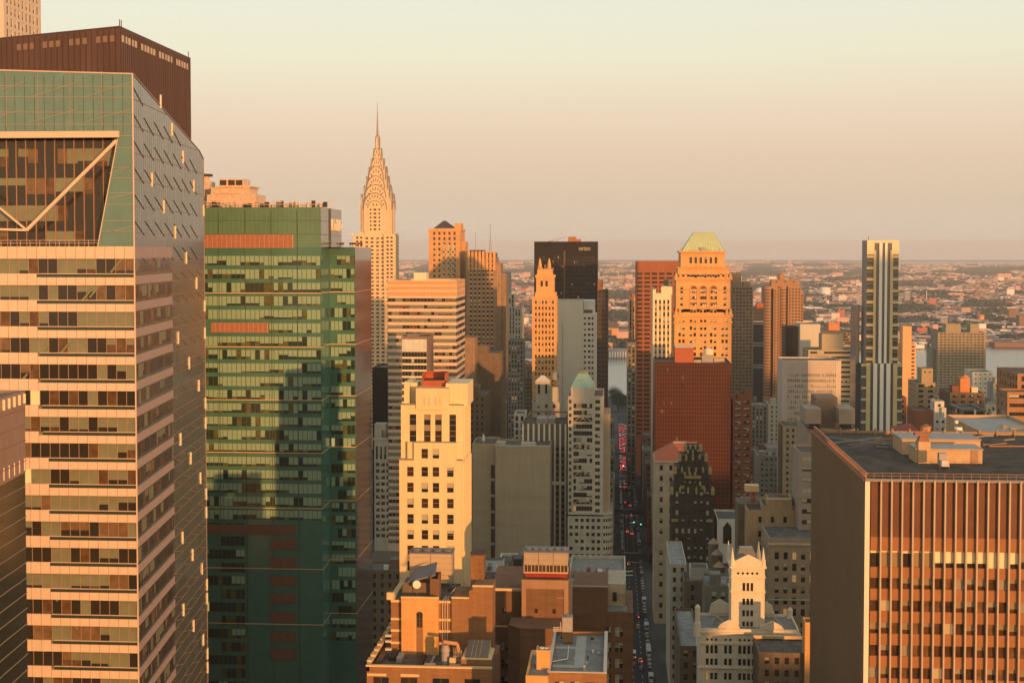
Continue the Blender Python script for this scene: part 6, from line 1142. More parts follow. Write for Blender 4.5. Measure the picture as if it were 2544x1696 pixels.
for i in range(7): u = ax(1522+i*5,Yv+4); s.bar((u,Yv+4,az(1492,Yv+4)),(u,Yv+4,az(1475,Yv+4)),.04)
s.bar((ax(1515,Yv+4),Yv+4,az(1470,Yv+4)),(ax(1570,Yv+4),Yv+4,az(1512,Yv+4)),.04); s.bar((ax(1520,Yv+4),Yv+4,az(1476,Yv+4)),(ax(1556,Yv+4),Yv+4,az(1476,Yv+4)),.04); s.build('fire_escape', dkm, t8)
s = MB(); s.box(ax(1511,Yv+2),ax(1560,Yv+2),Yv+.5,Yv+5,zA_,zA_+.3); s.build('grey_roof', rf_g, t8)
r, x0, x1, z1 = building('low_roof_building', 'flat-roofed pale building with rooftop gear behind the brown corner block', 1411, 1555, 1440, 372, 30, lime2, None, None, roof=rf_g)
s = MB()
for i in range(10): u = x0+1+random.random()*(x1-x0-3); s.box(u,u+random.uniform(.5,1.6),373+random.random()*9,375+random.random()*9+.5,z1-.9,z1+random.uniform(0,.9),random.choice((0,1)))
s.build('roof_clutter', [whitew, rbrick], r)
cr = thing('roof_boom', 'two long white beams on the roof reaching over the street', 'beam', (ax(1510,400),400,0)); s = MB()
for q0, q1 in ((1424,1417),(1429,1427)): s.bar((ax(1468,400),400,az(q0,400)),(ax(1574,400),400,az(q1,400)),.16)
s.bar((ax(1473,400),400,az(1438,400)),(ax(1473,400),400,az(1411,400)),.16); s.bar((ax(1541,400),400,az(1424,400)),(ax(1541,400),400,az(1402,400)),.08); s.build('beams', whitew, cr); s = MB(); s.box(ax(1466,401),ax(1486,401),399,403,0,az(1425,400)); s.build('base', dgrey, cr)
building('white_roof_building', 'low white boxy building behind the brown roofs, left of the triple cooling tower', 1232, 1275, 1412, 430, 20, whitew, None, None, tops=((1236,1250,1396,2,5,None),))
building('brown_roof_building', 'brown gabled roof building beside the triple cooling tower', 1258, 1312, 1420, 400, 20, bk, None, None, tops=((1275,1296,1392,3,6,None,dkm),))
# ---- ornate white terracotta tower
Yo = 460.0; tc_ = M('ornate_terracotta',(.78,.67,.50),.75,.07,.4,streak=.08); t = thing('ornate_tower', 'ornate cream terracotta tower with corner spires rising from a gabled block', 'tower', (ax(1860,Yo),Yo+10,0))
xa, xb = ax(1817,Yo,1450), ax(1900,Yo,1450); zt_ = az(1404,Yo); mb = MB(); zl_ = az(1562,Yo); f_ = Fr((xa,Yo,0),(1,0),xb-xa,zt_)
W_ = f_.W; c3_ = [(W_*.335,W_*.415),(W_*.455,W_*.535),(W_*.575,W_*.655)]
w_ = segs(t, mb, f_, [(zl_-6,zt_,c3_,[(az(1461.5,Yo),az(1441.5,Yo)),(az(1496,Yo),az(1480,Yo)),(az(1524,Yo),az(1509,Yo)),(az(1549,Yo),az(1537,Yo))])], d=.3) ; mb.box(xa,xb,Yo+.001,Yo+11,zl_-6,zt_,0,'F')
cfr = []
for q, h_, o_ in ((1404,.55,.55),(1428,.3,.3),(1464,.35,.35)): mb.box(xa-o_,xb+o_,Yo-o_,Yo+11+o_,az(q,Yo)-h_*.3,az(q,Yo)+h_*.7)
mb.poly([(xa+.8,Yo-.2,zt_+.4),(xb-.8,Yo-.2,zt_+.4),(xb-.8,Yo-.2,zt_+2.0),(xb-2.6,Yo-.2,zt_+3),((xa+xb)/2,Yo-.2,zt_+4.3),(xa+2.6,Yo-.2,zt_+3),(xa+.8,Yo-.2,zt_+2.0)]); mb.poly([(xa+.8,Yo+.3,zt_+.4),(xa+.8,Yo+.3,zt_+2.0),(xa+2.6,Yo+.3,zt_+3),((xa+xb)/2,Yo+.3,zt_+4.3),(xb-2.6,Yo+.3,zt_+3),(xb-.8,Yo+.3,zt_+2.0),(xb-.8,Yo+.3,zt_+.4)])
for a_, b_ in (((xb-.8,2.0),(xb-2.6,3)),((xb-2.6,3),((xa+xb)/2,4.3)),(((xa+xb)/2,4.3),(xa+2.6,3)),((xa+2.6,3),(xa+.8,2))): mb.quad((a_[0],Yo-.2,zt_+a_[1]),(a_[0],Yo+.3,zt_+a_[1]),(b_[0],Yo+.3,zt_+b_[1]),(b_[0],Yo-.2,zt_+b_[1]))
mb.build('shaft', tc_, t); put_windows(t, w_, 'plain', 0, cap=40)
s = MB(); s.frustum(xa+1,xb-1,Yo+1.5,Yo+10,zt_,xa+3,xb-3.5,Yo+4,Yo+7,az(1366,Yo)+.6); s.build('glazed_roof', M('grey_skylight',(0,0,0)), t)
for X_, Yy in ((xa+.3,Yo+.3),(xb-.5,Yo+.3),(xa-.2,Yo+10.5),(xb-1.0,Yo+10.5)):
    s = MB(); s.cone(X_,Yy,zt_,zt_+2.6,.85,.75,8); s.cone(X_,Yy,zt_+2.6,zt_+6.6,.62,.06,8); s.build('corner_spire', tc_, t)
for i in range(5):
    s = MB(); u = W_*(.20+.142*i); v = az(1418,Yo); r_ = .52; s.poly([f_.p(u+r_,v,-.03),f_.p(u,v+r_,-.03),f_.p(u-r_,v,-.03),f_.p(u,v-r_,-.03)]); s.build('quatrefoil', g_d, t)
# the gabled block below
X0_, X1_ = ax(1737,Yo-6,1650), ax(1985,Yo-6,1650); zc = az(1588,Yo-6); zp = az(1556,Yo-6); f_ = Fr((X0_,Yo-6,0),(1,0),X1_-X0_,zp); mb = MB(); um = lambda c: ax(1700+c/4.406,Yo-6,1650)-X0_; qz = lambda c: az(1340+c/4.406,Yo-6)
gA = [(235,268),(283,315),(330,363)]; gB = [(435,468),(485,520)]; gC = [(590,625),(640,675),(690,722),(740,772),(790,822)]; gD = [(895,930),(945,980)]; gE = [(1053,1088),(1103,1137),(1152,1187)]
cols = [(um(a_),um(b_)) for a_, b_ in gA+gB+gC+gD+gE]
w_ = segs(t, mb, f_, [(0,zp,cols,[(qz(1348),qz(1275)),(qz(1222),qz(1145)),(qz(1505),qz(1430)),(qz(1640),qz(1545))])], d=.35); mb.box(X0_,X1_,Yo-5.99,Yo+14,0,zp-.9,0,'F'); mb.box(X0_,X0_+.4,Yo-5.9,Yo+14,zp-.9,zp,0); mb.box(X1_-.4,X1_,Yo-5.9,Yo+14,zp-.9,zp,0); mb.box(X0_+.4,X1_-.4,Yo+13.6,Yo+14,zp-.9,zp,0); mb.box(X0_+.4,X1_-.4,Yo-5.6,Yo-5.2,zp-.9,zp,0)
for q, o_ in ((990,.5),(1110,.3),(1372,.45)): mb.box(X0_-o_,X1_+o_,Yo-6-o_,Yo-5.5,qz(q)-.3,qz(q)+.2)
mb.build('block_wall', tc_, t); put_windows(t, w_, 'sash', .08, cap=60)
for a_, b_ in gA+gB+gC+gD+gE:
    s = MB(); u = (um(a_)+um(b_))/2; v = qz(1068); s.poly([f_.p(u+.5,v,-.04),f_.p(u,v+.5,-.04),f_.p(u-.5,v,-.04),f_.p(u,v-.5,-.04)]); s.build('quatrefoil', g_d, t)
    s = MB(); arch_top(s, f_, u, um(b_)-um(a_), qz(1146), .5, 0, -.02); s.build('arch_head', g_d, t)
def gable(c0, c1, ct, y, m_=tc_, hw=0):
    pts = [(um(c0),qz(945)),(um(c1),qz(945)),(um(c1)-.8,qz(ct)-.0-1.6),(um(c1)-2.0,qz(ct)-.9),((um(c0)+um(c1))/2,qz(ct)),(um(c0)+2.0,qz(ct)-.9),(um(c0)+.8,qz(ct)-1.6)]; s = MB(); F_ = lambda d: [(X0_+u,y+d,v) for u, v in pts]
    a_, b_ = F_(0), F_(.6); s.poly(a_); s.poly(b_[::-1])
    for i in range(7): j = (i+1) % 7; s.quad(a_[j],a_[i],b_[i],b_[j])
    s.build('gable', m_, t)
gable(360,610,850,Yo-6.2); gable(820,1090,855,Yo-6.2); gable(310,560,710+80,Yo+13.3); gable(870,1060,720+80,Yo+13.3)
for c_ in (475,940): s = MB(); fbox(s, Fr((X0_,Yo-6.2,0),(1,0),60,1), um(c_)-.9, um(c_)+.9, qz(960), qz(905), -.12, 0, 0); arch_top(s, Fr((X0_,Yo-6.2,0),(1,0),60,1), um(c_), 1.8, qz(905), .8, 0, -.12); s.build('cartouche', tc_, t)
for px, q0, q1, Yy in ((1733,1555,1497,Yo-5.5),(1963,1538,1500,Yo+12)):
    s = MB(); X_ = ax(px,Yy,1520); s.cone(X_,Yy,az(q0+20,Yy),az(q0-14,Yy),1.3,1.1,8); s.cone(X_,Yy,az(q0-14,Yy),az(q1+6,Yy),.75,.9,8); s.cone(X_,Yy,az(q1+6,Yy),az(q1,Yy),.9,.3,8); s.build('urn_finial', tc_, t)
s = MB(); zz = zp-.88; s.box(X0_+.4,X1_-.4,Yo-5.2,Yo+13.6,zz,zz+.04); s.build('roof', rf_g, t)
for c_ in (350,980): s = MB(); X_ = ax(1700+c_/4.406,Yo+5,1530); s.cone(X_,Yo+4,zz,zz+2.6,3.4,.1,6); s.build('skylight', M('grey_skylight',(0,0,0)), t)
r, x0, x1, z1 = building('brown_roof_building', 'brown walled roof with small gabled bulkhead in front of the ornate tower', 1885, 2050, 1612, 432, 18, dbrick, P_(1.4,2,3,3.8), None, P_(1.4,2,3,3.8), roof=rf_d)
s = MB(); s.box(x0,x1,449,450.2,z1-.4,z1+.5); s.build('lit_coping', cop, r); s = MB(); a_, b_ = ax(1915,436), ax(1966,436); zz = az(1680,436); s.box(a_,b_,436,441,z1-9,zz); s.poly([(a_,435.9,zz),(b_,435.9,zz),(b_-.8,435.9,zz+1),((a_+b_)/2,435.9,az(1636,436)),(a_+.8,435.9,zz+1)]); s.poly([(a_,441,zz),(a_+.8,441,zz+1),((a_+b_)/2,441,az(1636,436)),(b_-.8,441,zz+1),(b_,441,zz)]); s.build('gabled_bulkhead', bk, r)
building('brick_stack', 'narrow orange-lit brick wall at the left edge of the right tower', 2000, 2030, 1536, 430, 6, ob, None, None, None)
# ---- buildings right of the ornate tower
r, x0, x1, z1 = building('beige_office_building', 'beige brick office building with sash windows behind the ornate tower', 1910, 2060, 1330, 500, 26, M('beige_brick',(.36,.27,.175),.88,.12,.3,streak=.1), P_(1.5,2.5,3.05,4.0,mu=1.7,mt=5,vmin=0), None, P_(1.4,2.2,4,4.0,mt=5), style='sash', pb=.45)
s = MB(); s.box(x0-.3,x1,499.6,500.2,z1-2.4,z1-1.7); s.box(x0-.3,x1,499.7,500,z1-22,z1-21.5); s.build('string_course', lime2, r)
r, x0, x1, z1 = building('tan_brick_building', 'tan brick building with a raised orange-lit parapet behind the beige office', 1857, 1982, 1262, 530, 30, M('tan_warm_brick',(.44,.30,.17),.88,.1,.3,streak=.1), P_(1.3,2.2,4.6,5.4,mu=2,mt=2.4,vmin=0), None, P_(1.3,2.2,5,5.4), tops=((1908,1968,1232,1,10,None),(1895,1982,1250,2,14,None)))
s = MB(); s.box(ax(1908,531),ax(1968,531),530.8,531.3,az(1236,531),az(1231,531)); s.build('lit_coping', cop, r)
tn = thing('water_tower', 'orange-lit square water tower on steel legs above the tan brick building', 'water tower', (ax(1871,545),545,0)); a_, b_ = ax(1854,545), ax(1888,545); s = MB(); s.box(a_,b_,545,550,az(1217,545),az(1202,545)); s.build('tank', cop, tn); s = MB(); s.box(a_+2,b_-1.3,546,549,az(1240,545),az(1217,545)); s.build('red_door', M('red_penthouse',(0,0,0)), tn); s = MB()
for X_ in (a_+.3,a_+2,b_-1.2,b_-.2): s.bar((X_,545.3,az(1245,545)),(X_,545.3,az(1217,545)),.14)
s.bar((a_,545.3,az(1230,545)),(b_,545.3,az(1230,545)),.1); s.build('legs', ztn, tn); s = MB(); s.box(a_-3,b_+5,542,556,0,az(1243,545)); s.build('base_block', dbrick, tn)
building('grey_corner_building', 'dull brown block with grey roof gear at the left edge of the right tower', 1988, 2050, 1276, 560, 20, bbrick, P_(1.3,2,3.4,4), None, P_(1.3,2,3.4,4))
building('white_gabled_building', 'small white building with a pointed dark arch window behind the ornate tower', 1782, 1845, 1285, 640, 24, whitew, None, None, None)
s = MB(); f_ = Fr((ax(1782,640),639.8,0),(1,0),30,1); s.poly([f_.p(3,az(1345,640)),f_.p(6.8,az(1345,640)),f_.p(6.8,az(1305,640)),f_.p(4.9,az(1292,640)),f_.p(3,az(1305,640))]); s.build('dark_arch', g_d, bpy.data.objects['white_gabled_building'])
building('shed_roof_building', 'dark brick building with a raised pale roof block between the black tower and ornate tower', 1700, 1825, 1440, 560, 34, dbrick, P_(1.5,2.2,4.4,4), None, P_(1.5,2.2,4.4,4), tops=((1715,1760,1408,6,10,None,lime2),))
building('street_side_building', 'low building with a pale wall sliding down towards the street', 1665, 1706, 1398, 580, 46, lime2, P_(1.4,2,3.2,4), None, P_(1.4,2,3.2,4), roof=roof_l)
building('low_brick_building', 'low dark brick building at the foot of the ornate block', 1690, 1740, 1600, 470, 50, dbrick, P_(1.4,2,3,4), None, P_(1.4,2,3,4), roof=roof_l)
for i, (px, q, Yy) in enumerate(((1775,1345,590),(1785,1372,560),(1790,1402,535))):
    w = thing('water_tank', ('topmost', 'middle', 'lowest')[i]+' of three round tanks with conical roofs left of the ornate tower', 'water tank', (ax(px,Yy),Yy,0), 'conical-roofed tanks left of the ornate tower'); X_ = ax(px,Yy); s = MB(); s.cone(X_,Yy,0,az(q,Yy),2.1,2.1,14); s.build('barrel', dbrick, w); s = MB(); s.cone(X_,Yy,az(q,Yy),az(q-13,Yy),2.4,.15,14); s.build('conical_roof', M('tan_shingle',(.34,.24,.15),.85,.12), w)
# ================================================================ ground, street, river, far boroughs
def vnoise(x, y, s=0):
    def h(i, j): return random.Random((i*7349+j*9151+s*31) & 0xffffffff).random()
    i, j = math.floor(x), math.floor(y); u, v = x-i, y-j; u = u*u*(3-2*u); v = v*v*(3-2*v)
    return (h(i,j)*(1-u)+h(i+1,j)*u)*(1-v)+(h(i,j+1)*(1-u)+h(i+1,j+1)*u)*v
gm = M('city_ground', (.075,.068,.058), .95, .3, .02)
def struct(name, mb, m, kind='structure'): o = mb.build(name, m); o['kind'] = kind; return o
DG = 182*F/(645.5-624)
s = MB(); s.quad((-15000,-2500,0),(15000,-2500,0),(15000,1800,0),(-15000,1800,0)); struct('city_ground', s, gm)
bq = bpy.data.materials.new('borough_ground'); bq.use_nodes = True; t_ = bq.node_tree; b_ = t_.nodes['Principled BSDF']; g_ = t_.nodes.new('ShaderNodeNewGeometry'); z_ = t_.nodes.new('ShaderNodeTexNoise'); z_.inputs['Scale'].default_value = .004; z_.inputs['Detail'].default_value = 9; z_.inputs['Roughness'].default_value = .75
t_.links.new(g_.outputs['Position'], z_.inputs['Vector']); r_ = t_.nodes.new('ShaderNodeValToRGB'); t_.links.new(z_.outputs[0], r_.inputs[0]); cr = r_.color_ramp; cr.elements[0].position = .38; cr.elements[0].color = (.06,.058,.042,1); cr.elements[1].position = .62; cr.elements[1].color = (.34,.26,.21,1); e = cr.elements.new(.5); e.color = (.15,.125,.10,1); t_.links.new(r_.outputs[0], b_.inputs['Base Color']); b_.inputs['Roughness'].default_value = .95
bank = [(-15000,2150),(-300,2395),(0,2418),(350,2560),(676,2745),(1200,2790),(15000,3300)]; nb_ = [(-15000,1640),(-300,1800),(15,1812),(700,1760),(15000,1500)]
s = MB(); s.poly([(x,y,0) for x,y in bank]+[(15000,DG,0),(-15000,DG,0)]); struct('far_ground', s, bq)
wm = bpy.data.materials.new('river_water'); wm.use_nodes = True; t_ = wm.node_tree; b_ = t_.nodes['Principled BSDF']; b_.inputs['Base Color'].default_value = (.10,.115,.10,1); b_.inputs['Roughness'].default_value = .22; b_.inputs['Specular IOR Level'].default_value = .7
g_ = t_.nodes.new('ShaderNodeNewGeometry'); m_ = t_.nodes.new('ShaderNodeMapping'); m_.inputs['Scale'].default_value = (.03,.012,.1); t_.links.new(g_.outputs['Position'], m_.inputs[0]); z_ = t_.nodes.new('ShaderNodeTexNoise'); z_.inputs['Scale'].default_value = 3; z_.inputs['Detail'].default_value = 5; t_.links.new(m_.outputs[0], z_.inputs['Vector']); bp = t_.nodes.new('ShaderNodeBump'); bp.inputs['Strength'].default_value = .25; bp.inputs['Distance'].default_value = 2; t_.links.new(z_.outputs[0], bp.inputs['Height']); t_.links.new(bp.outputs[0], b_.inputs['Normal'])
s = MB(); s.poly([(x,y,-.6) for x,y in nb_]+[(x,y,-.6) for x,y in bank[::-1]]); struct('river', s, wm)
s = MB(); s.poly([(15000,1500,0)]+[(x,y,0) for x,y in nb_[::-1]][1:]+[(-15000,1800.0,0),(15000,1800.0,0)][:0]+[(-15000,1600,0),(15000,1400,0)]) if False else None
for side_, pts_ in (('near_quay', nb_), ('far_quay', bank)):
    s = MB()
    for i in range(len(pts_)-1):
        a_, b2 = pts_[i], pts_[i+1]; s.quad((*a_,-1),(*b2,-1),(*b2,.35),(*a_,.35)); d_ = -14 if side_ == 'near_quay' else 10; s.quad((*a_,.35),(*b2,.35),(b2[0],b2[1]+d_,.35),(a_[0],a_[1]+d_,.35))
    struct(side_, s, M('quay_stone',(.16,.14,.115),.9,.2,.05))
Xc = lambda Y: 9.3-.003*(Y-600)
s = MB(); s.poly([(ax(2150,21500),20500,.3),(9500,20200,.3),(9500,25500,.3),(ax(2100,25000),25000,.3)]); struct('bay_water', s, wm)
asph = M('asphalt', (.024,.025,.026), .85, .25, .3); sdw = M('sidewalk', (.07,.068,.06), .9, .2, .3); pnt = M('road_paint', (.55,.54,.48), .7, .2, 1)
def strip(name, off0, off1, z, m, Y0=250, Y1=1790):
    s = MB(); s.quad((Xc(Y0)+off0,Y0,z),(Xc(Y0)+off1,Y0,z),(Xc(Y1)+off1,Y1,z),(Xc(Y1)+off0,Y1,z)); return s
struct('street', strip('', -6, 6, .02, 0), asph)
for a_, b2, nm in ((-9.5,-6,'sidewalk_near'),(6,9.5,'sidewalk_far')):
    s = strip('', a_, b2, .15, 0); Y0, Y1 = 250, 1790; e = b2 if a_ < 0 else a_; s.quad((Xc(Y0)+e,Y0,0),(Xc(Y1)+e,Y1,0),(Xc(Y1)+e,Y1,.15),(Xc(Y0)+e,Y0,.15)); struct(nm, s, sdw)
for Ya_, w in ((560,28),(838,22),(985,20),(1130,20),(1268,20),(1420,24),(1600,24)):
    s = MB(); s.quad((-700,Ya_-w/2,.165),(900,Ya_-w/2,.165),(900,Ya_+w/2,.165),(-700,Ya_+w/2,.165)); struct('avenue', s, asph)
    s = MB(); 
    for e in (-w/2-3,w/2+1):
        for i in range(8): s.quad((Xc(Ya_)-5.5+i*1.5,Ya_+e,.18),(Xc(Ya_)-4.8+i*1.5,Ya_+e,.18),(Xc(Ya_)-4.8+i*1.5,Ya_+e+2.5,.18),(Xc(Ya_)-5.5+i*1.5,Ya_+e+2.5,.18))
    struct('crosswalk', s, pnt)
s = MB(); Y = 520
while Y < 1750:
    for o in (-1.9, 1.9): x = Xc(Y)+o; s.quad((x-.09,Y,.03),(x+.09,Y,.03),(x+.09,Y+3,.03),(x-.09,Y+3,.03))
    Y += 9
struct('lane_lines', s, pnt); s = MB(); s.quad((Xc(300)-3.9,300,.032),(Xc(300)-3.75,300,.032),(Xc(1200)-3.75,1200,.032),(Xc(1200)-3.9,1200,.032)); struct('parking_line', s, pnt)
# ---------------------------------------------------------------- vehicles
red = M('tail_light', (.5,.02,.02), .4, 0, emit=(1,.03,.04), es=5); hdl = M('head_light', (.8,.8,.7), .4, 0, emit=(1,.9,.7), es=5); tyre = M('tyre', (.02,.02,.02), .9, 0); cgl = M('car_glass', (.02,.022,.025), .1, 0, spec=.7)
def car_proto(name, col, l, w, h, kind):
    m = M('car_paint_'+col[0], col[1], .35, 0, spec=.6); t = thing(name, '', kind, (0,-500,0)); t['label'] = col[0]
    def P(nm, mb, mt): o = bpy.data.objects.new(nm, mb.mesh(nm, mt if isinstance(mt, list) else [mt])); C.objects.link(o); o.parent = t; return o
    s = MB(); b = h*.55 if kind == 'car' else h
    s.frustum(-w/2,w/2,-l/2,l/2,.3,-w/2,w/2,-l/2+.1,l/2-.15,b*.75); s.frustum(-w/2,w/2,-l/2+.1,l/2-.15,b*.75,-w/2+.1,w/2-.1,-l/2+.2,l/2-.4,b); P('body', s, m)
    if kind == 'car': s = MB(); s.frustum(-w/2+.08,w/2-.08,-l/2+.6,l/2-1.2,b,-w/2+.3,w/2-.3,-l/2+1.2,l/2-2,h-.04); P('windows', s, cgl); s = MB(); s.quad((-w/2+.3,-l/2+1.2,h),(w/2-.3,-l/2+1.2,h),(w/2-.3,l/2-2,h),(-w/2+.3,l/2-2,h)); P('roof', s, m)
    else: s = MB(); s.box(-w/2+.15,w/2-.15,l/2-.45,l/2-.05,h*.5,h*.85); s.box(-w/2+.2,w/2-.2,-l/2+.02,-l/2+.1,h*.55,h*.85); P('windows', s, cgl)
    for sx in (-1,1):
        s = MB(); s.box(sx*(w/2-.28)-.17,sx*(w/2-.28)+.17,-l/2-.03,-l/2+.1,.7,.95); P('tail_light', s, red); s = MB(); s.box(sx*(w/2-.3)-.15,sx*(w/2-.3)+.15,l/2-.12,l/2-.02,.55,.75); P('headlight', s, M('headlight_glass',(.6,.6,.55),.3,0))
        for sy in (-1,1):
            s = MB(); n = len(s.v); k = 10; x0, x1 = sx*(w/2)-.11, sx*(w/2)+.11; y = sy*l*.31
            for X in (x0,x1): s.v += [(X,y+.33*cos(2*pi*i/k),.33+.33*sin(2*pi*i/k)) for i in range(k)]
            for i in range(k): j = (i+1) % k; s.f.append((n+i,n+j,n+k+j,n+k+i)); s.m.append(0)
            s.f.append(tuple(range(n,n+k))); s.m.append(0); s.f.append(tuple(range(n+k,n+2*k))); s.m.append(0); P('wheel', s, tyre)
    return t
protos = [car_proto('parked_car', c, *d) for c, d in (((('white'),(.38,.38,.36)),(4.7,1.85,1.45,'car')),((('black'),(.02,.02,.022)),(4.8,1.85,1.45,'car')),((('yellow'),(.55,.32,.03)),(5.0,1.95,1.5,'car')),((('grey'),(.2,.2,.2)),(4.6,1.8,1.45,'car')),((('dark red'),(.20,.02,.02)),(4.7,1.85,1.5,'car')),((('white'),(.38,.38,.36)),(6.2,2.2,2.7,'van')))]
used = set()
off_m = M('tail_lens', (.22,.02,.02), .4, 0); OFF = {}
def put_car(i, X, Y, Z, label, group, name):
    p = protos[i]; lb = label.replace('COL', p['label'])
    c = p.copy(); C.objects.link(c); c.location = (X,Y,Z); c['label'] = lb; c['group'] = group; c.name = name
    for ch in p.children:
        d = ch.copy(); C.objects.link(d); d.parent = c
        if ch.name.startswith('tail') and name[:5] != 'queue' and not (name[:6] == 'moving' and random.random() < .3):
            if ch.data.name not in OFF: m2 = ch.data.copy(); m2.materials.clear(); m2.materials.append(off_m); OFF[ch.data.name] = m2
            d.data = OFF[ch.data.name]
random.seed(21); Y = 1176; k = 0
kind_ = lambda i: 'van' if i == 5 else 'car'
while Y < 1480:
    if not (1255 < Y < 1280 or 1412 < Y < 1432):
        for o in (-3.9,-1.0,1.9):
            if random.random() < .9:
                i = random.choice((0,1,1,2,3,3,4,5)); sec = 'before the second crossing' if Y < 1262 else ('between the crossings' if Y < 1420 else 'at its far head')
                put_car(i, Xc(Y)+o+random.uniform(-.2,.2), Y+random.uniform(-.6,.6), .02, 'COL %s with tail lights lit, %s queue lane, %s' % (kind_(i), {-3.9:'left',-1.0:'middle',1.9:'right'}[o], sec), 'cars queueing along the street', 'queueing_'+kind_(i))
    Y += 6.6+random.random()
Y = 560
while Y < 1172:
    if not (825 < Y < 852 or 973 < Y < 997 or 1118 < Y < 1142):
        for o in (-5.0,5.4):
            if random.random() < .75: i = random.choice((0,0,1,3,3,5,2)); put_car(i, Xc(Y)+o, Y, .02, 'COL %s parked at the %s kerb, %s' % (kind_(i), 'left' if o < 0 else 'right', 'below the brown corner building' if Y < 700 else 'beside the green pyramid tower' if Y < 900 else 'past the red glass block'), 'cars parked along the street', 'parked_'+kind_(i))
        if random.random() < (.35 if Y > 900 else .16): i = random.choice((0,1,2,4,5)); o = random.choice((-1.5,1.4)); put_car(i, Xc(Y)+o, Y+2, .02, 'COL %s driving in the %s lane, %s' % (kind_(i), 'left' if o < 0 else 'right', 'in the nearest stretch of street' if Y < 750 else 'in the middle stretch of street'), 'cars driving along the street', 'moving_'+kind_(i))
    Y += 6.3
for p in protos:
    for ch in list(p.children): bpy.data.objects.remove(ch)
    bpy.data.objects.remove(p)
# glowing street things
for i, (px, py, c) in enumerate(((1575,1307,0),(1592,1312,0),(1601,1180,1),(1566,1165,1),(1548,1162,1),(1590,1030,1))):
    Y = 182*F/(py+12-624); X = ax(px,Y,py); t = thing('traffic_light', '%s traffic light on a pole over the street, %s' % ('green' if c == 0 else 'white-lit', ('nearest','second nearest','by the dark tower foot','at the second crossing, right side','at the second crossing, left side','near the river end')[i]), 'traffic light', (X,Y,0)); s = MB(); s.bar((X,Y,0),(X,Y,6.5),.09); s.box(X-.25,X+.25,Y-.2,Y+.2,5.2,6.4); s.build('pole', steel_d, t); s = MB(); s.box(X-.2,X+.2,Y-.24,Y-.2,5.3,5.75); s.build('lamp', M('green_lamp',(.1,.6,.4),.4,0,emit=(.1,1,.6),es=6) if c == 0 else M('white_lamp',(.7,.7,.6),.4,0,emit=(1,.9,.7),es=6), t)
for k, (px, py, off) in enumerate(((1602,1330,0),)):
    Y = 182*F/(1405-624); X = Xc(Y)+9.6; s = MB(); s.box(X,X+.3,Y,Y+34,3,22); s.build('red_banner', M('red_banner_cloth',(.42,.035,.03),.7,.1,.5), None, loc=(X,Y,0), label='long dark red vertical banner hanging on the right side of the street', cat='banner')
# ---------------------------------------------------------------- trees
leafm = M('leaves', (.035,.050,.022), .8, .35, .5); barkm = M('bark', (.06,.045,.03), .9, .2, 1)
def tree(h, r, seed, label, loc, group, nleaf=900):
    rnd = random.Random(seed); t = thing('tree', label, 'tree', loc, group); s = MB(); s.cone(0,0,0,h*.5,.28,.16,7)
    cl = []
    for i in range(7):
        a = rnd.random()*6.28; e = (r*.6*cos(a), r*.6*sin(a), h*rnd.uniform(.55,.85)); s.bar((0,0,h*.4),e,.09); cl.append((e, r*rnd.uniform(.35,.6)))
    cl.append(((0,0,h*.85), r*.5)); o = bpy.data.objects.new('trunk', s.mesh('trunk',[barkm])); C.objects.link(o); o.parent = t
    s = MB()
    for i in range(nleaf):
        (x,y,z), rr = rnd.choice(cl); a, b, q = rnd.random()*6.28, rnd.uniform(-1,1), rr*rnd.random()**.4; k = sqrt(1-b*b); x += q*k*cos(a); y += q*k*sin(a); z += q*b*.8; l = rnd.uniform(.2,.42); u = [rnd.uniform(-1,1) for _ in range(3)]; v = [rnd.uniform(-1,1) for _ in range(3)]
        s.quad((x,y,z),(x+u[0]*l,y+u[1]*l,z+u[2]*l),(x+(u[0]+v[0])*l,y+(u[1]+v[1])*l,z+(u[2]+v[2])*l),(x+v[0]*l,y+v[1]*l,z+v[2]*l))
    o = bpy.data.objects.new('crown', s.mesh('crown',[leafm])); C.objects.link(o); o.parent = t; return t
pt = [tree(15,6.5,i,'dark leafy street tree',(0,0,0),'trees in the park beside the library') for i in range(3)]
def put_tree(i, X, Y, sc, label, group):
    p = pt[i]; c = p.copy(); C.objects.link(c); c.location = (X,Y,0); c.scale = (sc,)*3; c.rotation_euler = (0,0,random.random()*6); c['label'] = label; c['group'] = group
    for ch in p.children: d = ch.copy(); C.objects.link(d); d.parent = c
for k in range(16): Y = 590+random.random()*110; put_tree(k % 3, ax(random.uniform(925,985),Y,1500), Y, random.uniform(.8,1.2), 'dark leafy park tree in front of the library', 'trees in the park in front of the library')
for k in range(9): Y = 745+random.random()*30; put_tree(k % 3, ax(1440+k*9,Y,1390), Y, random.uniform(.7,1), 'dark street tree at the foot of the green pyramid tower', 'trees at the foot of the green pyramid tower')
for k in range(22): Y = 1560+random.random()*190; put_tree(k % 3, ax(random.uniform(1512,1560),Y,1010), Y, random.uniform(.8,1.3), 'tree at the far end of the street before the river', 'trees at the river end of the street')
for p in pt:
    for ch in list(p.children): bpy.data.objects.remove(ch)
    bpy.data.objects.remove(p)
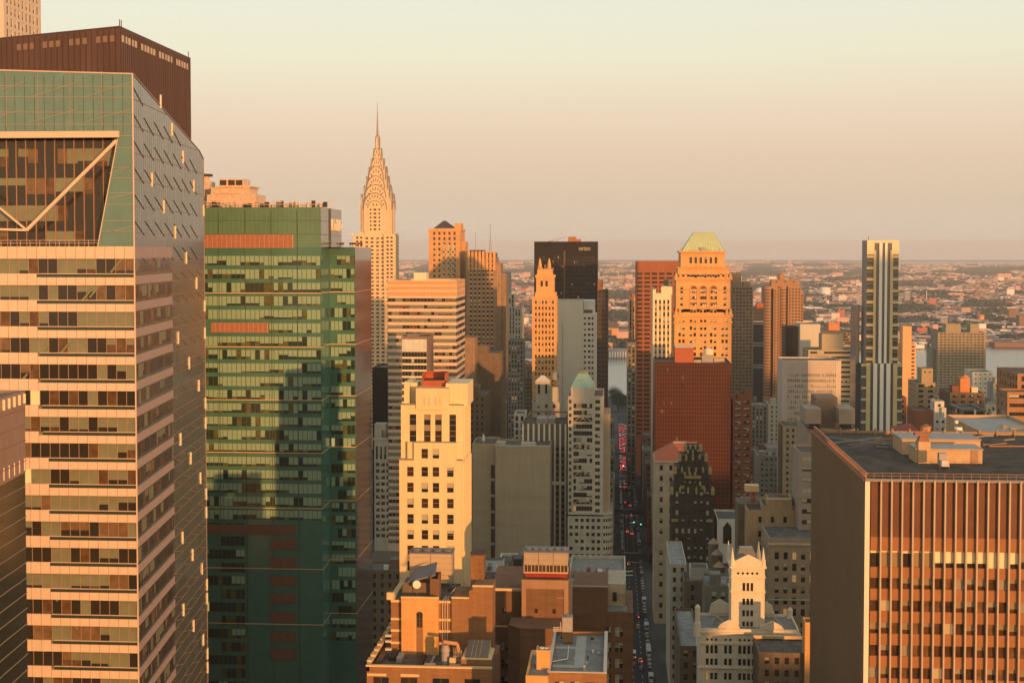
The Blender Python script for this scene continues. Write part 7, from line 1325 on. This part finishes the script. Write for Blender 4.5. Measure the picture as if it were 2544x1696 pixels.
# ---------------------------------------------------------------- infill buildings of the district
foot = []
for o in list(bpy.context.scene.objects):
    if o.type == 'MESH' and o.parent is not None and len(o.data.vertices) and o.name.split('.')[0] in ('wall','shaft','core','body','lower_wall','block_wall','curtain_wall','side_wing','podium','upper_block','house','bay','bevelled_bay','base_block'):
        w = wloc(o); xs = [v.co[0]+w[0] for v in o.data.vertices]; ys = [v.co[1]+w[1] for v in o.data.vertices]; zs = [v.co[2]+w[2] for v in o.data.vertices]
        foot.append((min(xs),max(xs),min(ys),max(ys),max(zs)))
YL = [(880,1180),(925,1090),(1160,930),(1243,880),(1262,800),(1320,900),(1400,960),(1505,1000),(1508,1060),(1580,1010),(1640,960),(1700,900),(1815,930),(1870,985),(1900,1000),(1950,1000),(2120,900),(2240,965),(2330,975),(2450,975),(2500,995),(2560,1010)]
def ylim(px):
    for (a, b), (c, d) in zip(YL, YL[1:]):
        if a <= px <= c: return b+(d-b)*(px-a)/(c-a)
    return 1000
def hidden(p0, p1, py, Y):
    for q in range(8):
        px = p0+(p1-p0)*q/7; ok = False
        for (a, b, c, d, z) in foot:
            if c < Y-1:
                l = min(1534+F*a/c, 1534+F*a/d); r = max(1534+F*b/c, 1534+F*b/d)
                if l <= px <= r and 624+(182-z)*F/(c if z > 182 else d) < py-2: ok = True; break
        if not ok and py < 1696: return False
    return True
styles = [('tan brick', M('tan_infill',(.30,.22,.14),.88,.15,.2,streak=.15)),('grey',grey),('dark brown',dbrick),('grey-beige',lime2),('red-brown',M('red_infill',(.20,.10,.06),.88,.15,.2,streak=.1)),('pale',M('pale_infill',(.45,.42,.34),.85,.12,.2,streak=.15)),('dark grey',dgrey),('beige',M('beige_infill',(.40,.32,.21),.85,.12,.2,streak=.12))]
lmk = [(1110,'the banded office'),(1210,'the crenellated tower'),(1290,'the striped grey building'),(1350,'the gothic tower'),(1430,'the pale blank slab'),(1500,'the green pyramid tower'),(1600,'the red-brown tower'),(1745,'the red glass block'),(1845,'the gold-windowed building'),(1945,'the curved tower'),(2020,'the pinstriped office'),(2070,'the brutalist boxes'),(2190,'the striped glass tower'),(2300,'the tan apartments'),(2390,'the twin river tower'),(2500,'the ochre terraces')]
rust_m = M('rusty_unit', (.26,.13,.07), .8, .3, 1)
random.seed(33); cnt = {}; ninf = 0
for k in range(16):
    left = k % 2 == 0; Yk_ = 872+(k//2)*29; dp = 27.5
    if 975 < Yk_+14 < 1000: continue
    X0 = Xc(Yk_)-24 if left else Xc(Yk_)+10.3; X1 = X0+13.7; zt_ = random.uniform(24,46) if not left else random.uniform(28,52)
    if any(X0 < b+.3 and X1 > a-.3 and Yk_ < d+.3 and Yk_+dp > c-.3 for (a,b,c,d,z) in foot): continue
    nm, mt = random.choice(styles); wd = random.choice(('sash','pair'))
    building('street_wall_building', '%s building on the %s side of the street, %s from the near end' % (nm, 'left' if left else 'right', ('first','second','third','fourth','fifth','sixth','seventh','eighth')[k//2]), 1534+X0*F/Yk_, 1534+X1*F/Yk_, 624+(182-zt_)*F/Yk_, Yk_, dp, mt, P_(1.4,2,3.4,3.8,mt=2), P_(1.3,2,3.2,3.8,mt=2), P_(1.3,2,3.2,3.8,mt=2), style=wd, pb=.35, group='buildings lining the street')
    foot.append((X0,X1,Yk_,Yk_+dp,zt_))
rows_Y = [480,520,590,625,660,700,740,780,860,895,930,965,1010,1045,1080,1110,1150,1185,1220,1300,1340,1380,1440,1490,1540,1630,1680,1730]
for Y in rows_Y:
    px = 880
    while px < 2600:
        wpx = random.uniform(13,24)*F/Y; p0, p1 = px, px+wpx; px += wpx+.6; dep = random.uniform(16,28)
        if p0 > 2125 and Y < 640: continue
        X0, X1 = (p0-1534)*Y/F, (p1-1534)*Y/F
        xs_ = min(Xc(Y),Xc(Y+dep))-10, max(Xc(Y),Xc(Y+dep))+10
        if X1 > xs_[0] and X0 < xs_[1]: continue
        if X0 < 0 and (X1*Y/(Y+dep) if False else X1) > -9 and Y < 900: continue
        sm = ((X0+X1)/2-12) % 80
        if min(sm, 80-sm) < 9+ (X1-X0)/2*.3 and abs((X0+X1)/2-12) > 30: continue
        if any(X0 < b+.5 and X1 > a-.5 and Y < d+.5 and Y+dep > c-.5 for (a,b,c,d,z) in foot): continue
        lim = max(ylim(p0), ylim((p0+p1)/2), ylim(p1)); base = 624+182*F/Y; zmax = 182-(lim-624)*Y/F
        if Y < 800 and p0 < 1530: lim = max(lim, 1425)
        if Y < 800 and p0 > 1640: lim = max(lim, 1450 if Y < 620 and p0 < 2130 else 1290 if p0 < 1900 else 1130)
        zmax = 182-(lim-624)*Y/F
        if base < lim+8: continue
        zt_ = min(zmax, random.choice((22,28,34,42,55,70,85))*random.uniform(.8,1.2))
        if 1515 < p0 < 1640 and Y < 1300: zt_ = min(zt_, 48)
        if zt_ < 9: zt_ = min(zmax, 9+random.random()*6)
        py = 624+(182-zt_)*F/Y
        if py > 1720 or hidden(p0, p1, py, Y): continue
        nm, mt = random.choice(styles); k_ = random.random(); g = P_(1.4,1.9,random.choice((2.9,3.3,3.9)),3.7,mt=1.8,vmin=0) if k_ < .6 else R_(1.8,3.8,mu=.9,px=1.6,pb=.3) if k_ < .8 else S_(1.5,3.0,3.7,mu=.7)
        lm = min(lmk, key=lambda q: abs(q[0]-(p0+p1)/2)); rel = ('left of' if (p0+p1)/2 < lm[0] else 'right of'); dz = 'low' if zt_ < 30 else 'mid-height' if zt_ < 60 else 'tall'
        wd = 'with punched windows' if k_ < .6 else 'with ribbon windows' if k_ < .8 else 'with window strips'
        key = (nm, dz, wd, rel, lm[1]); cnt[key] = cnt.get(key, 0)+1
        lab = '%s %s block %s %s %s' % (dz, nm, wd, rel, lm[1])+(['', ', farther back', ', third back', ', fourth back', ', fifth back'][min(cnt[key]-1, 4)])
        r, x0, x1, z1 = building('city_building', lab, p0, p1, py, Y, dep, mt, g, P_(1.2,1.9,3.6,3.7,mt=2) if X1 < 5 else None, P_(1.2,1.9,3.6,3.7,mt=2) if X0 > 5 else None, cap=70, style=random.choice(('sash','pair','plain')), pb=random.uniform(.15,.5), group='shaded buildings of the district', roof=random.choice((roof_m, roof_l, rf_g, rf_g)))
        foot.append((x0,x1,Y,Y+dep,z1)); ninf += 1
        if x1-x0 > 9:
            s = MB(); xx = random.uniform(x0+1,x1-6); s.box(xx,xx+random.uniform(3,5),Y+4,Y+10,z1-.9,z1+random.uniform(2,4)); s.build('penthouse', mt, r)
            for i in range(8): s = MB(); a_, b2 = random.uniform(x0+1,x1-2.5), random.uniform(Y+1.5,Y+dep-3); s.box(a_,a_+random.uniform(.5,2.4),b2,b2+random.uniform(.6,2),z1-.9,z1+random.uniform(-.3,1.1)); s.build('roof_unit', random.choice((ztn,whitew,dgrey,rust_m)), r)
            if random.random() < .22:
                xx, yy_ = random.uniform(x0+2,x1-2), random.uniform(Y+3,Y+dep-4); w = thing('water_tank', 'wooden tank on '+lab.split(', ')[0], 'water tank', (xx,yy_,z1), 'rooftop water tanks'); s = MB(); s.cone(xx,yy_,z1+2,z1+5.2,1.7,1.6,10); s.build('barrel', M('tank_wood',(.20,.13,.08),.9,.2,1), w); s = MB(); s.cone(xx,yy_,z1+5.2,z1+6.5,1.8,.1,10); s.build('lid', dgrey, w); s = MB()
                for a_ in (-1,1):
                    for b2 in (-1,1): s.bar((xx+a_,yy_+b2,z1-.9),(xx+a_,yy_+b2,z1+2),.12)
                s.build('legs', steel_d, w)
print('infill', ninf)
# ---------------------------------------------------------------- across the river
FM = [M('far_'+n, c, .9, 0) for n, c in (('tan',(.50,.35,.26)),('pale',(.78,.62,.52)),('red',(.46,.17,.11)),('brown',(.26,.16,.11)),('grey',(.33,.30,.28)),('pink',(.66,.40,.32)),('dark',(.12,.10,.09)),('white',(.90,.82,.75)))]
CN = ['tan','pale','red','brown','grey','pink','dark','white']
def Yat(py): return 182*F/(py-624)
random.seed(99); items = []
for i in range(27000):
    py = 652+(862-652)*random.random()**1.15; px = random.uniform(880,2600); Y = Yat(py)*random.uniform(.985,1.015); X = (px-1534)*Y/F
    bk_ = min([y1+(y2-y1)*(X-x1)/(x2-x1) for (x1,y1),(x2,y2) in zip(bank,bank[1:]) if x1 <= X <= x2] or [2500])
    if Y < bk_+18 or Y > DG-300: continue
    if Y > 19500 and px > 2090: continue
    wn = vnoise(px/90, py/9, 3)*.6+vnoise(px/30, py/4, 4)*.4
    band_ = .63 if py > 700 else (.44 if 664 < py < 686 else .62)
    items.append((py, px, X, Y, wn > band_))
bl = sorted([t for t in items if not t[4]], key=lambda t: t[3])
sm = MB()
def far_shape(mb, X, Y, z0, m):
    r = random.random(); w = random.uniform(7,19); d = random.uniform(8,16); h = random.uniform(5,10)
    if r < .13: w = random.uniform(28,75); d = random.uniform(15,30); h = random.uniform(6,10)
    elif r > .988: w = random.uniform(14,30); h = random.uniform(16,34)
    sc = 1+max(0, Y-5000)/9000; w *= sc; h *= 1+(sc-1)*.35; x0 = X-w/2
    mb.box(x0,X+w/2,Y,Y+d,z0,z0+h,m,'DB')
    return w, h
for i, (py, px, X, Y, _) in enumerate(bl):
    m = random.choice((0,0,1,1,2,3,4,4,5,5,6,6,6,7))
    if i < 280:
        mb = MB(); w, h = far_shape(mb, 0, 0, 0, 0)
        sec = min(lmk+[(1535,'the street gap')], key=lambda q: abs(q[0]-px))[1]
        o = mb.build('riverside_building' if Y < 3300 else 'borough_building', [FM[m]]); o.location = (X,Y,0); tag(o, '%s %s building across the river beside %s' % ('tall' if h > 20 else 'broad low' if w > 35 else 'small', CN[m], sec), 'building', 'buildings across the river')
        if w > 12:
            s = MB(); s.box(-w*.2,w*.1,2,6,h,h+2.5,0,'D'); q = s.build('penthouse', [FM[(m+1) % 8]]); q.parent = o
    else: far_shape(sm, X, Y, 0, m)
o = sm.build('borough_rooftops', FM); o['kind'] = 'stuff'; tag(o, 'thousands of small sunlit houses of the borough across the river', 'houses')
sm = MB()
for (py, px, X, Y, w_) in items:
    if not w_: continue
    for k in range(2):
        r = random.uniform(5,11)*(1+max(0,Y-4000)/5000); x = X+random.uniform(-20,20)*(1+Y/8000); y = Y+random.uniform(-20,20); n = len(sm.v)
        sm.v += [(x+r*cos(a)*random.uniform(.8,1.9),y+r*sin(a)*random.uniform(.8,1.4),random.uniform(0,4)) for a in (0,1.05,2.1,3.14,4.2,5.2)]+[(x+r*.6*cos(a)+random.uniform(-2,2),y+r*.6*sin(a),random.uniform(8,15)) for a in (0,1.05,2.1,3.14,4.2,5.2)]
        for i in range(6): j = (i+1) % 6; sm.f.append((n+i,n+j,n+6+j,n+6+i)); sm.m.append(0)
        sm.f.append(tuple(n+6+i for i in range(6))); sm.m.append(0)
o = sm.build('far_woods', [M('far_foliage',(.065,.072,.048),.95,.4,.02)]); o['kind'] = 'stuff'; tag(o, 'dark tree cover between the houses across the river and on the horizon', 'trees')
def far(name, label, p0, p1, q0, q1, m, dep=30, cat='building', cyl=False, dome=0, group=None):
    Y = Yat(q1); x0, x1 = (p0-1534)*Y/F, (p1-1534)*Y/F; z = 182-(q0-624)*Y/F; mb = MB()
    if cyl:
        r = (x1-x0)/2; mb.cone((x0+x1)/2,Y+r,0,z,r,r,24)
        if dome: mb.cone((x0+x1)/2,Y+r,z,z+dome*Y/F,r,r*.4,24)
    else: mb.box(x0,x1,Y,Y+dep,0,z,0,'D')
    return mb.build(name, [m], None, loc=((x0+x1)/2,Y,0), label=label, cat=cat, group=group)
W7 = FM[7]; orf = M('far_orange',(.70,.32,.14),.9,0); glint = M('glinting_roof',(.9,.75,.5),.6,0)  # last one: bright tone stands in for a sun glint on the roof
far('gas_tank','big white gas tank with a blue foot across the river, right of the curved tower',2031,2056,714,735,W7,cyl=True,dome=2,cat='tank')
o = far('tank_base','blue base ring of the white gas tank',2030,2057,733,737,M('far_blue',(.10,.16,.28),.8,0),cyl=True,cat='tank base')
far('gas_tank','white domed tank between the grey-brown apartment tower and the curved tower',1874,1899,718,731,W7,cyl=True,dome=4,cat='tank')
far('warehouse','long white vaulted warehouse roof right of the curved tower',1995,2036,762,770,W7,cat='warehouse'); far('white_stack','short white block below the gas tank',2046,2051,744,757,W7,8,'block')
far('warehouse','long yellow-lit flat warehouse left of the gas tank',1998,2032,709,713,FM[0],cat='warehouse'); far('warehouse','long red-lit shed right of the gas tank',2074,2100,715,719,FM[2],cat='warehouse')
for p0,p1,q0,q1,m_,lb in ((1247,1265,722,735,FM[5],'pink block in the gap right of the crenellated tower'),(1300,1312,790,815,glint,'glinting white slab in the gap before the gothic tower'),(1262,1300,650,658,FM[5],'broad pink-lit block on the skyline right of the crenellated tower'),(1512,1538,816,843,orf,'orange block across the river seen in the street gap'),(1512,1560,800,812,FM[1],'pale shed roof across the river seen in the street gap'),(1846,1895,650,653,glint,'long glinting roof near the horizon right of the gold crowned tower'),(2046,2070,652,657,FM[5],'pink-lit block near the horizon left of the striped glass tower'),(2060,2085,676,686,FM[5],'pink block across the river left of the striped glass tower'),(2060,2100,671,675,FM[5],'long pink row near the horizon left of the striped glass tower'),(2455,2488,678,690,FM[5],'pink factory block toward the right edge'),(2518,2530,678,690,FM[0],'small tan tower toward the right edge'),(2508,2524,780,815,FM[3],'brown tower block across the river at the right edge'),(2526,2544,786,812,FM[2],'dark red block across the river at the right edge'),(2370,2392,761,780,FM[0],'tan flat block above the twin river tower'),(2340,2375,726,738,FM[5],'pink mid-rise above the river left of the twin tower'),(1782,1800,640+20,668,FM[2],'reddish block left of the grey-brown tower')):
    far('borough_building', lb, p0, p1, q0, q1, m_)
far('brick_tank_house','red conical roofed tank house above the twin river tower',2412,2426,786,800,orf,cyl=True,dome=6,cat='tank')
far('pier_building','pier building with arches on the far river bank in the street gap',1511,1560,868,888,FM[4]); 
for k in range(7): far('arch_opening','pale arch %s of the pier building in the street gap' % ('first','second','third','fourth','fifth','sixth','seventh')[k],1514+k*6.5,1518+k*6.5,873,888.3,FM[7],1,'arch',group='arches of the far pier building')
far('quay_shed','long white shed on the near river bank in the street gap',1512,1560,979,984,W7,10,'shed')
far('dock_platform','brown dock platform on the far bank right of the twin river tower',2450,2560,846,857.5,FM[3],60,'dock')
for k in range(9): far('dock_shed',('first','second','third','fourth','fifth','sixth','seventh','eighth','ninth')[k]+' long shed from the left on the far bank right of the twin river tower',2452+k*11,2461+k*11,840+(k%3)*2,846+(k % 3),FM[(2,7,5)[k % 3]],20,'shed',group='sheds on the far bank')
for k,(px,q0,q1) in enumerate(((1920,619,646),(2286,720,748),(2522,742,790),(1800,660,690),(1536,672,690))):
    Y = Yat(q1); X = (px-1534)*Y/F; s = MB(); s.bar((X,Y,0),(X,Y,182-(q0-624)*Y/F),max(1.2,Y/5000)); s.build('tall_stack', W7, None, loc=(X,Y,0), label='thin pale stack across the river '+('on the horizon right of the gold crowned tower','right of the striped glass tower','near the right edge','left of the grey-brown tower','above the street gap')[k], cat='stack')
# ---------------------------------------------------------------- unseen shadow casters added behind the viewer, shaped to shade the city
def add_caster(name, x0, x1, y, d, z, lab):
    r = thing(name, lab, 'building', ((x0+x1)/2,y,0), 'shadow casters added behind the viewer'); mb = MB(); k_s = tan(SUN_AZ)*d; mb.prism([(x0+k_s,y),(x1+k_s,y),(x1,y+d),(x0,y+d)],0,z); mb.build('wall', bbrick, r)
    s = MB(); k = 5
    while k < z-3: s.box(x0+1,x1-1,y+d,y+d+.05,k,k+1.8); k += 8
    s.build('window_bands', glass, r); return r
CAST = [(x0, x1, -230, 30, z) for x0, x1, z in ((-60,140,118),(140,276,109),(276,340,118),(340,395,112),(395,410,108),(410.5,432,90),(432,452,128),(452,464,182),(464,478,130),(478,488,124),(488,505,150),(505,531,166),(531,549,133),
    (549,553.5,126),(553.5,572,162),(572,596,140),(596,619,106),(619,642,108),(642,683.5,164),(683.5,691,224),(691,706,200),(706,768,130),(768,792,236),(792,803,168),(803,832,142),(832,848,150),(848,880,148),(880,958,135),(958,994,240),(994,1030,130),(1030,1130,150),(1130,1185,140),(1185,1420,155),(1420,1520,168),(1520,1900,150))]
for i, (x0, x1, y, d, z) in enumerate(CAST): add_caster('rear_building', x0, x1, y, d, z, 'unseen brown shadow caster added behind the viewer')
# ---------------------------------------------------------------- haze
hz = bpy.data.materials.new('haze'); hz.use_nodes = True; t_ = hz.node_tree; t_.nodes.remove(t_.nodes['Principled BSDF'])
v_ = t_.nodes.new('ShaderNodeVolumePrincipled'); v_.inputs['Color'].default_value = (.90,.88,.90,1); v_.inputs['Density'].default_value = 4.8e-5; v_.inputs['Anisotropy'].default_value = 0; t_.links.new(v_.outputs[0], t_.nodes['Material Output'].inputs['Volume'])
s = MB(); s.box(-16000,16000,-3000,29000,-2,345); o = s.build('haze', [hz]); o['kind'] = 'stuff'; tag(o, 'thin evening haze over the whole city', 'haze')
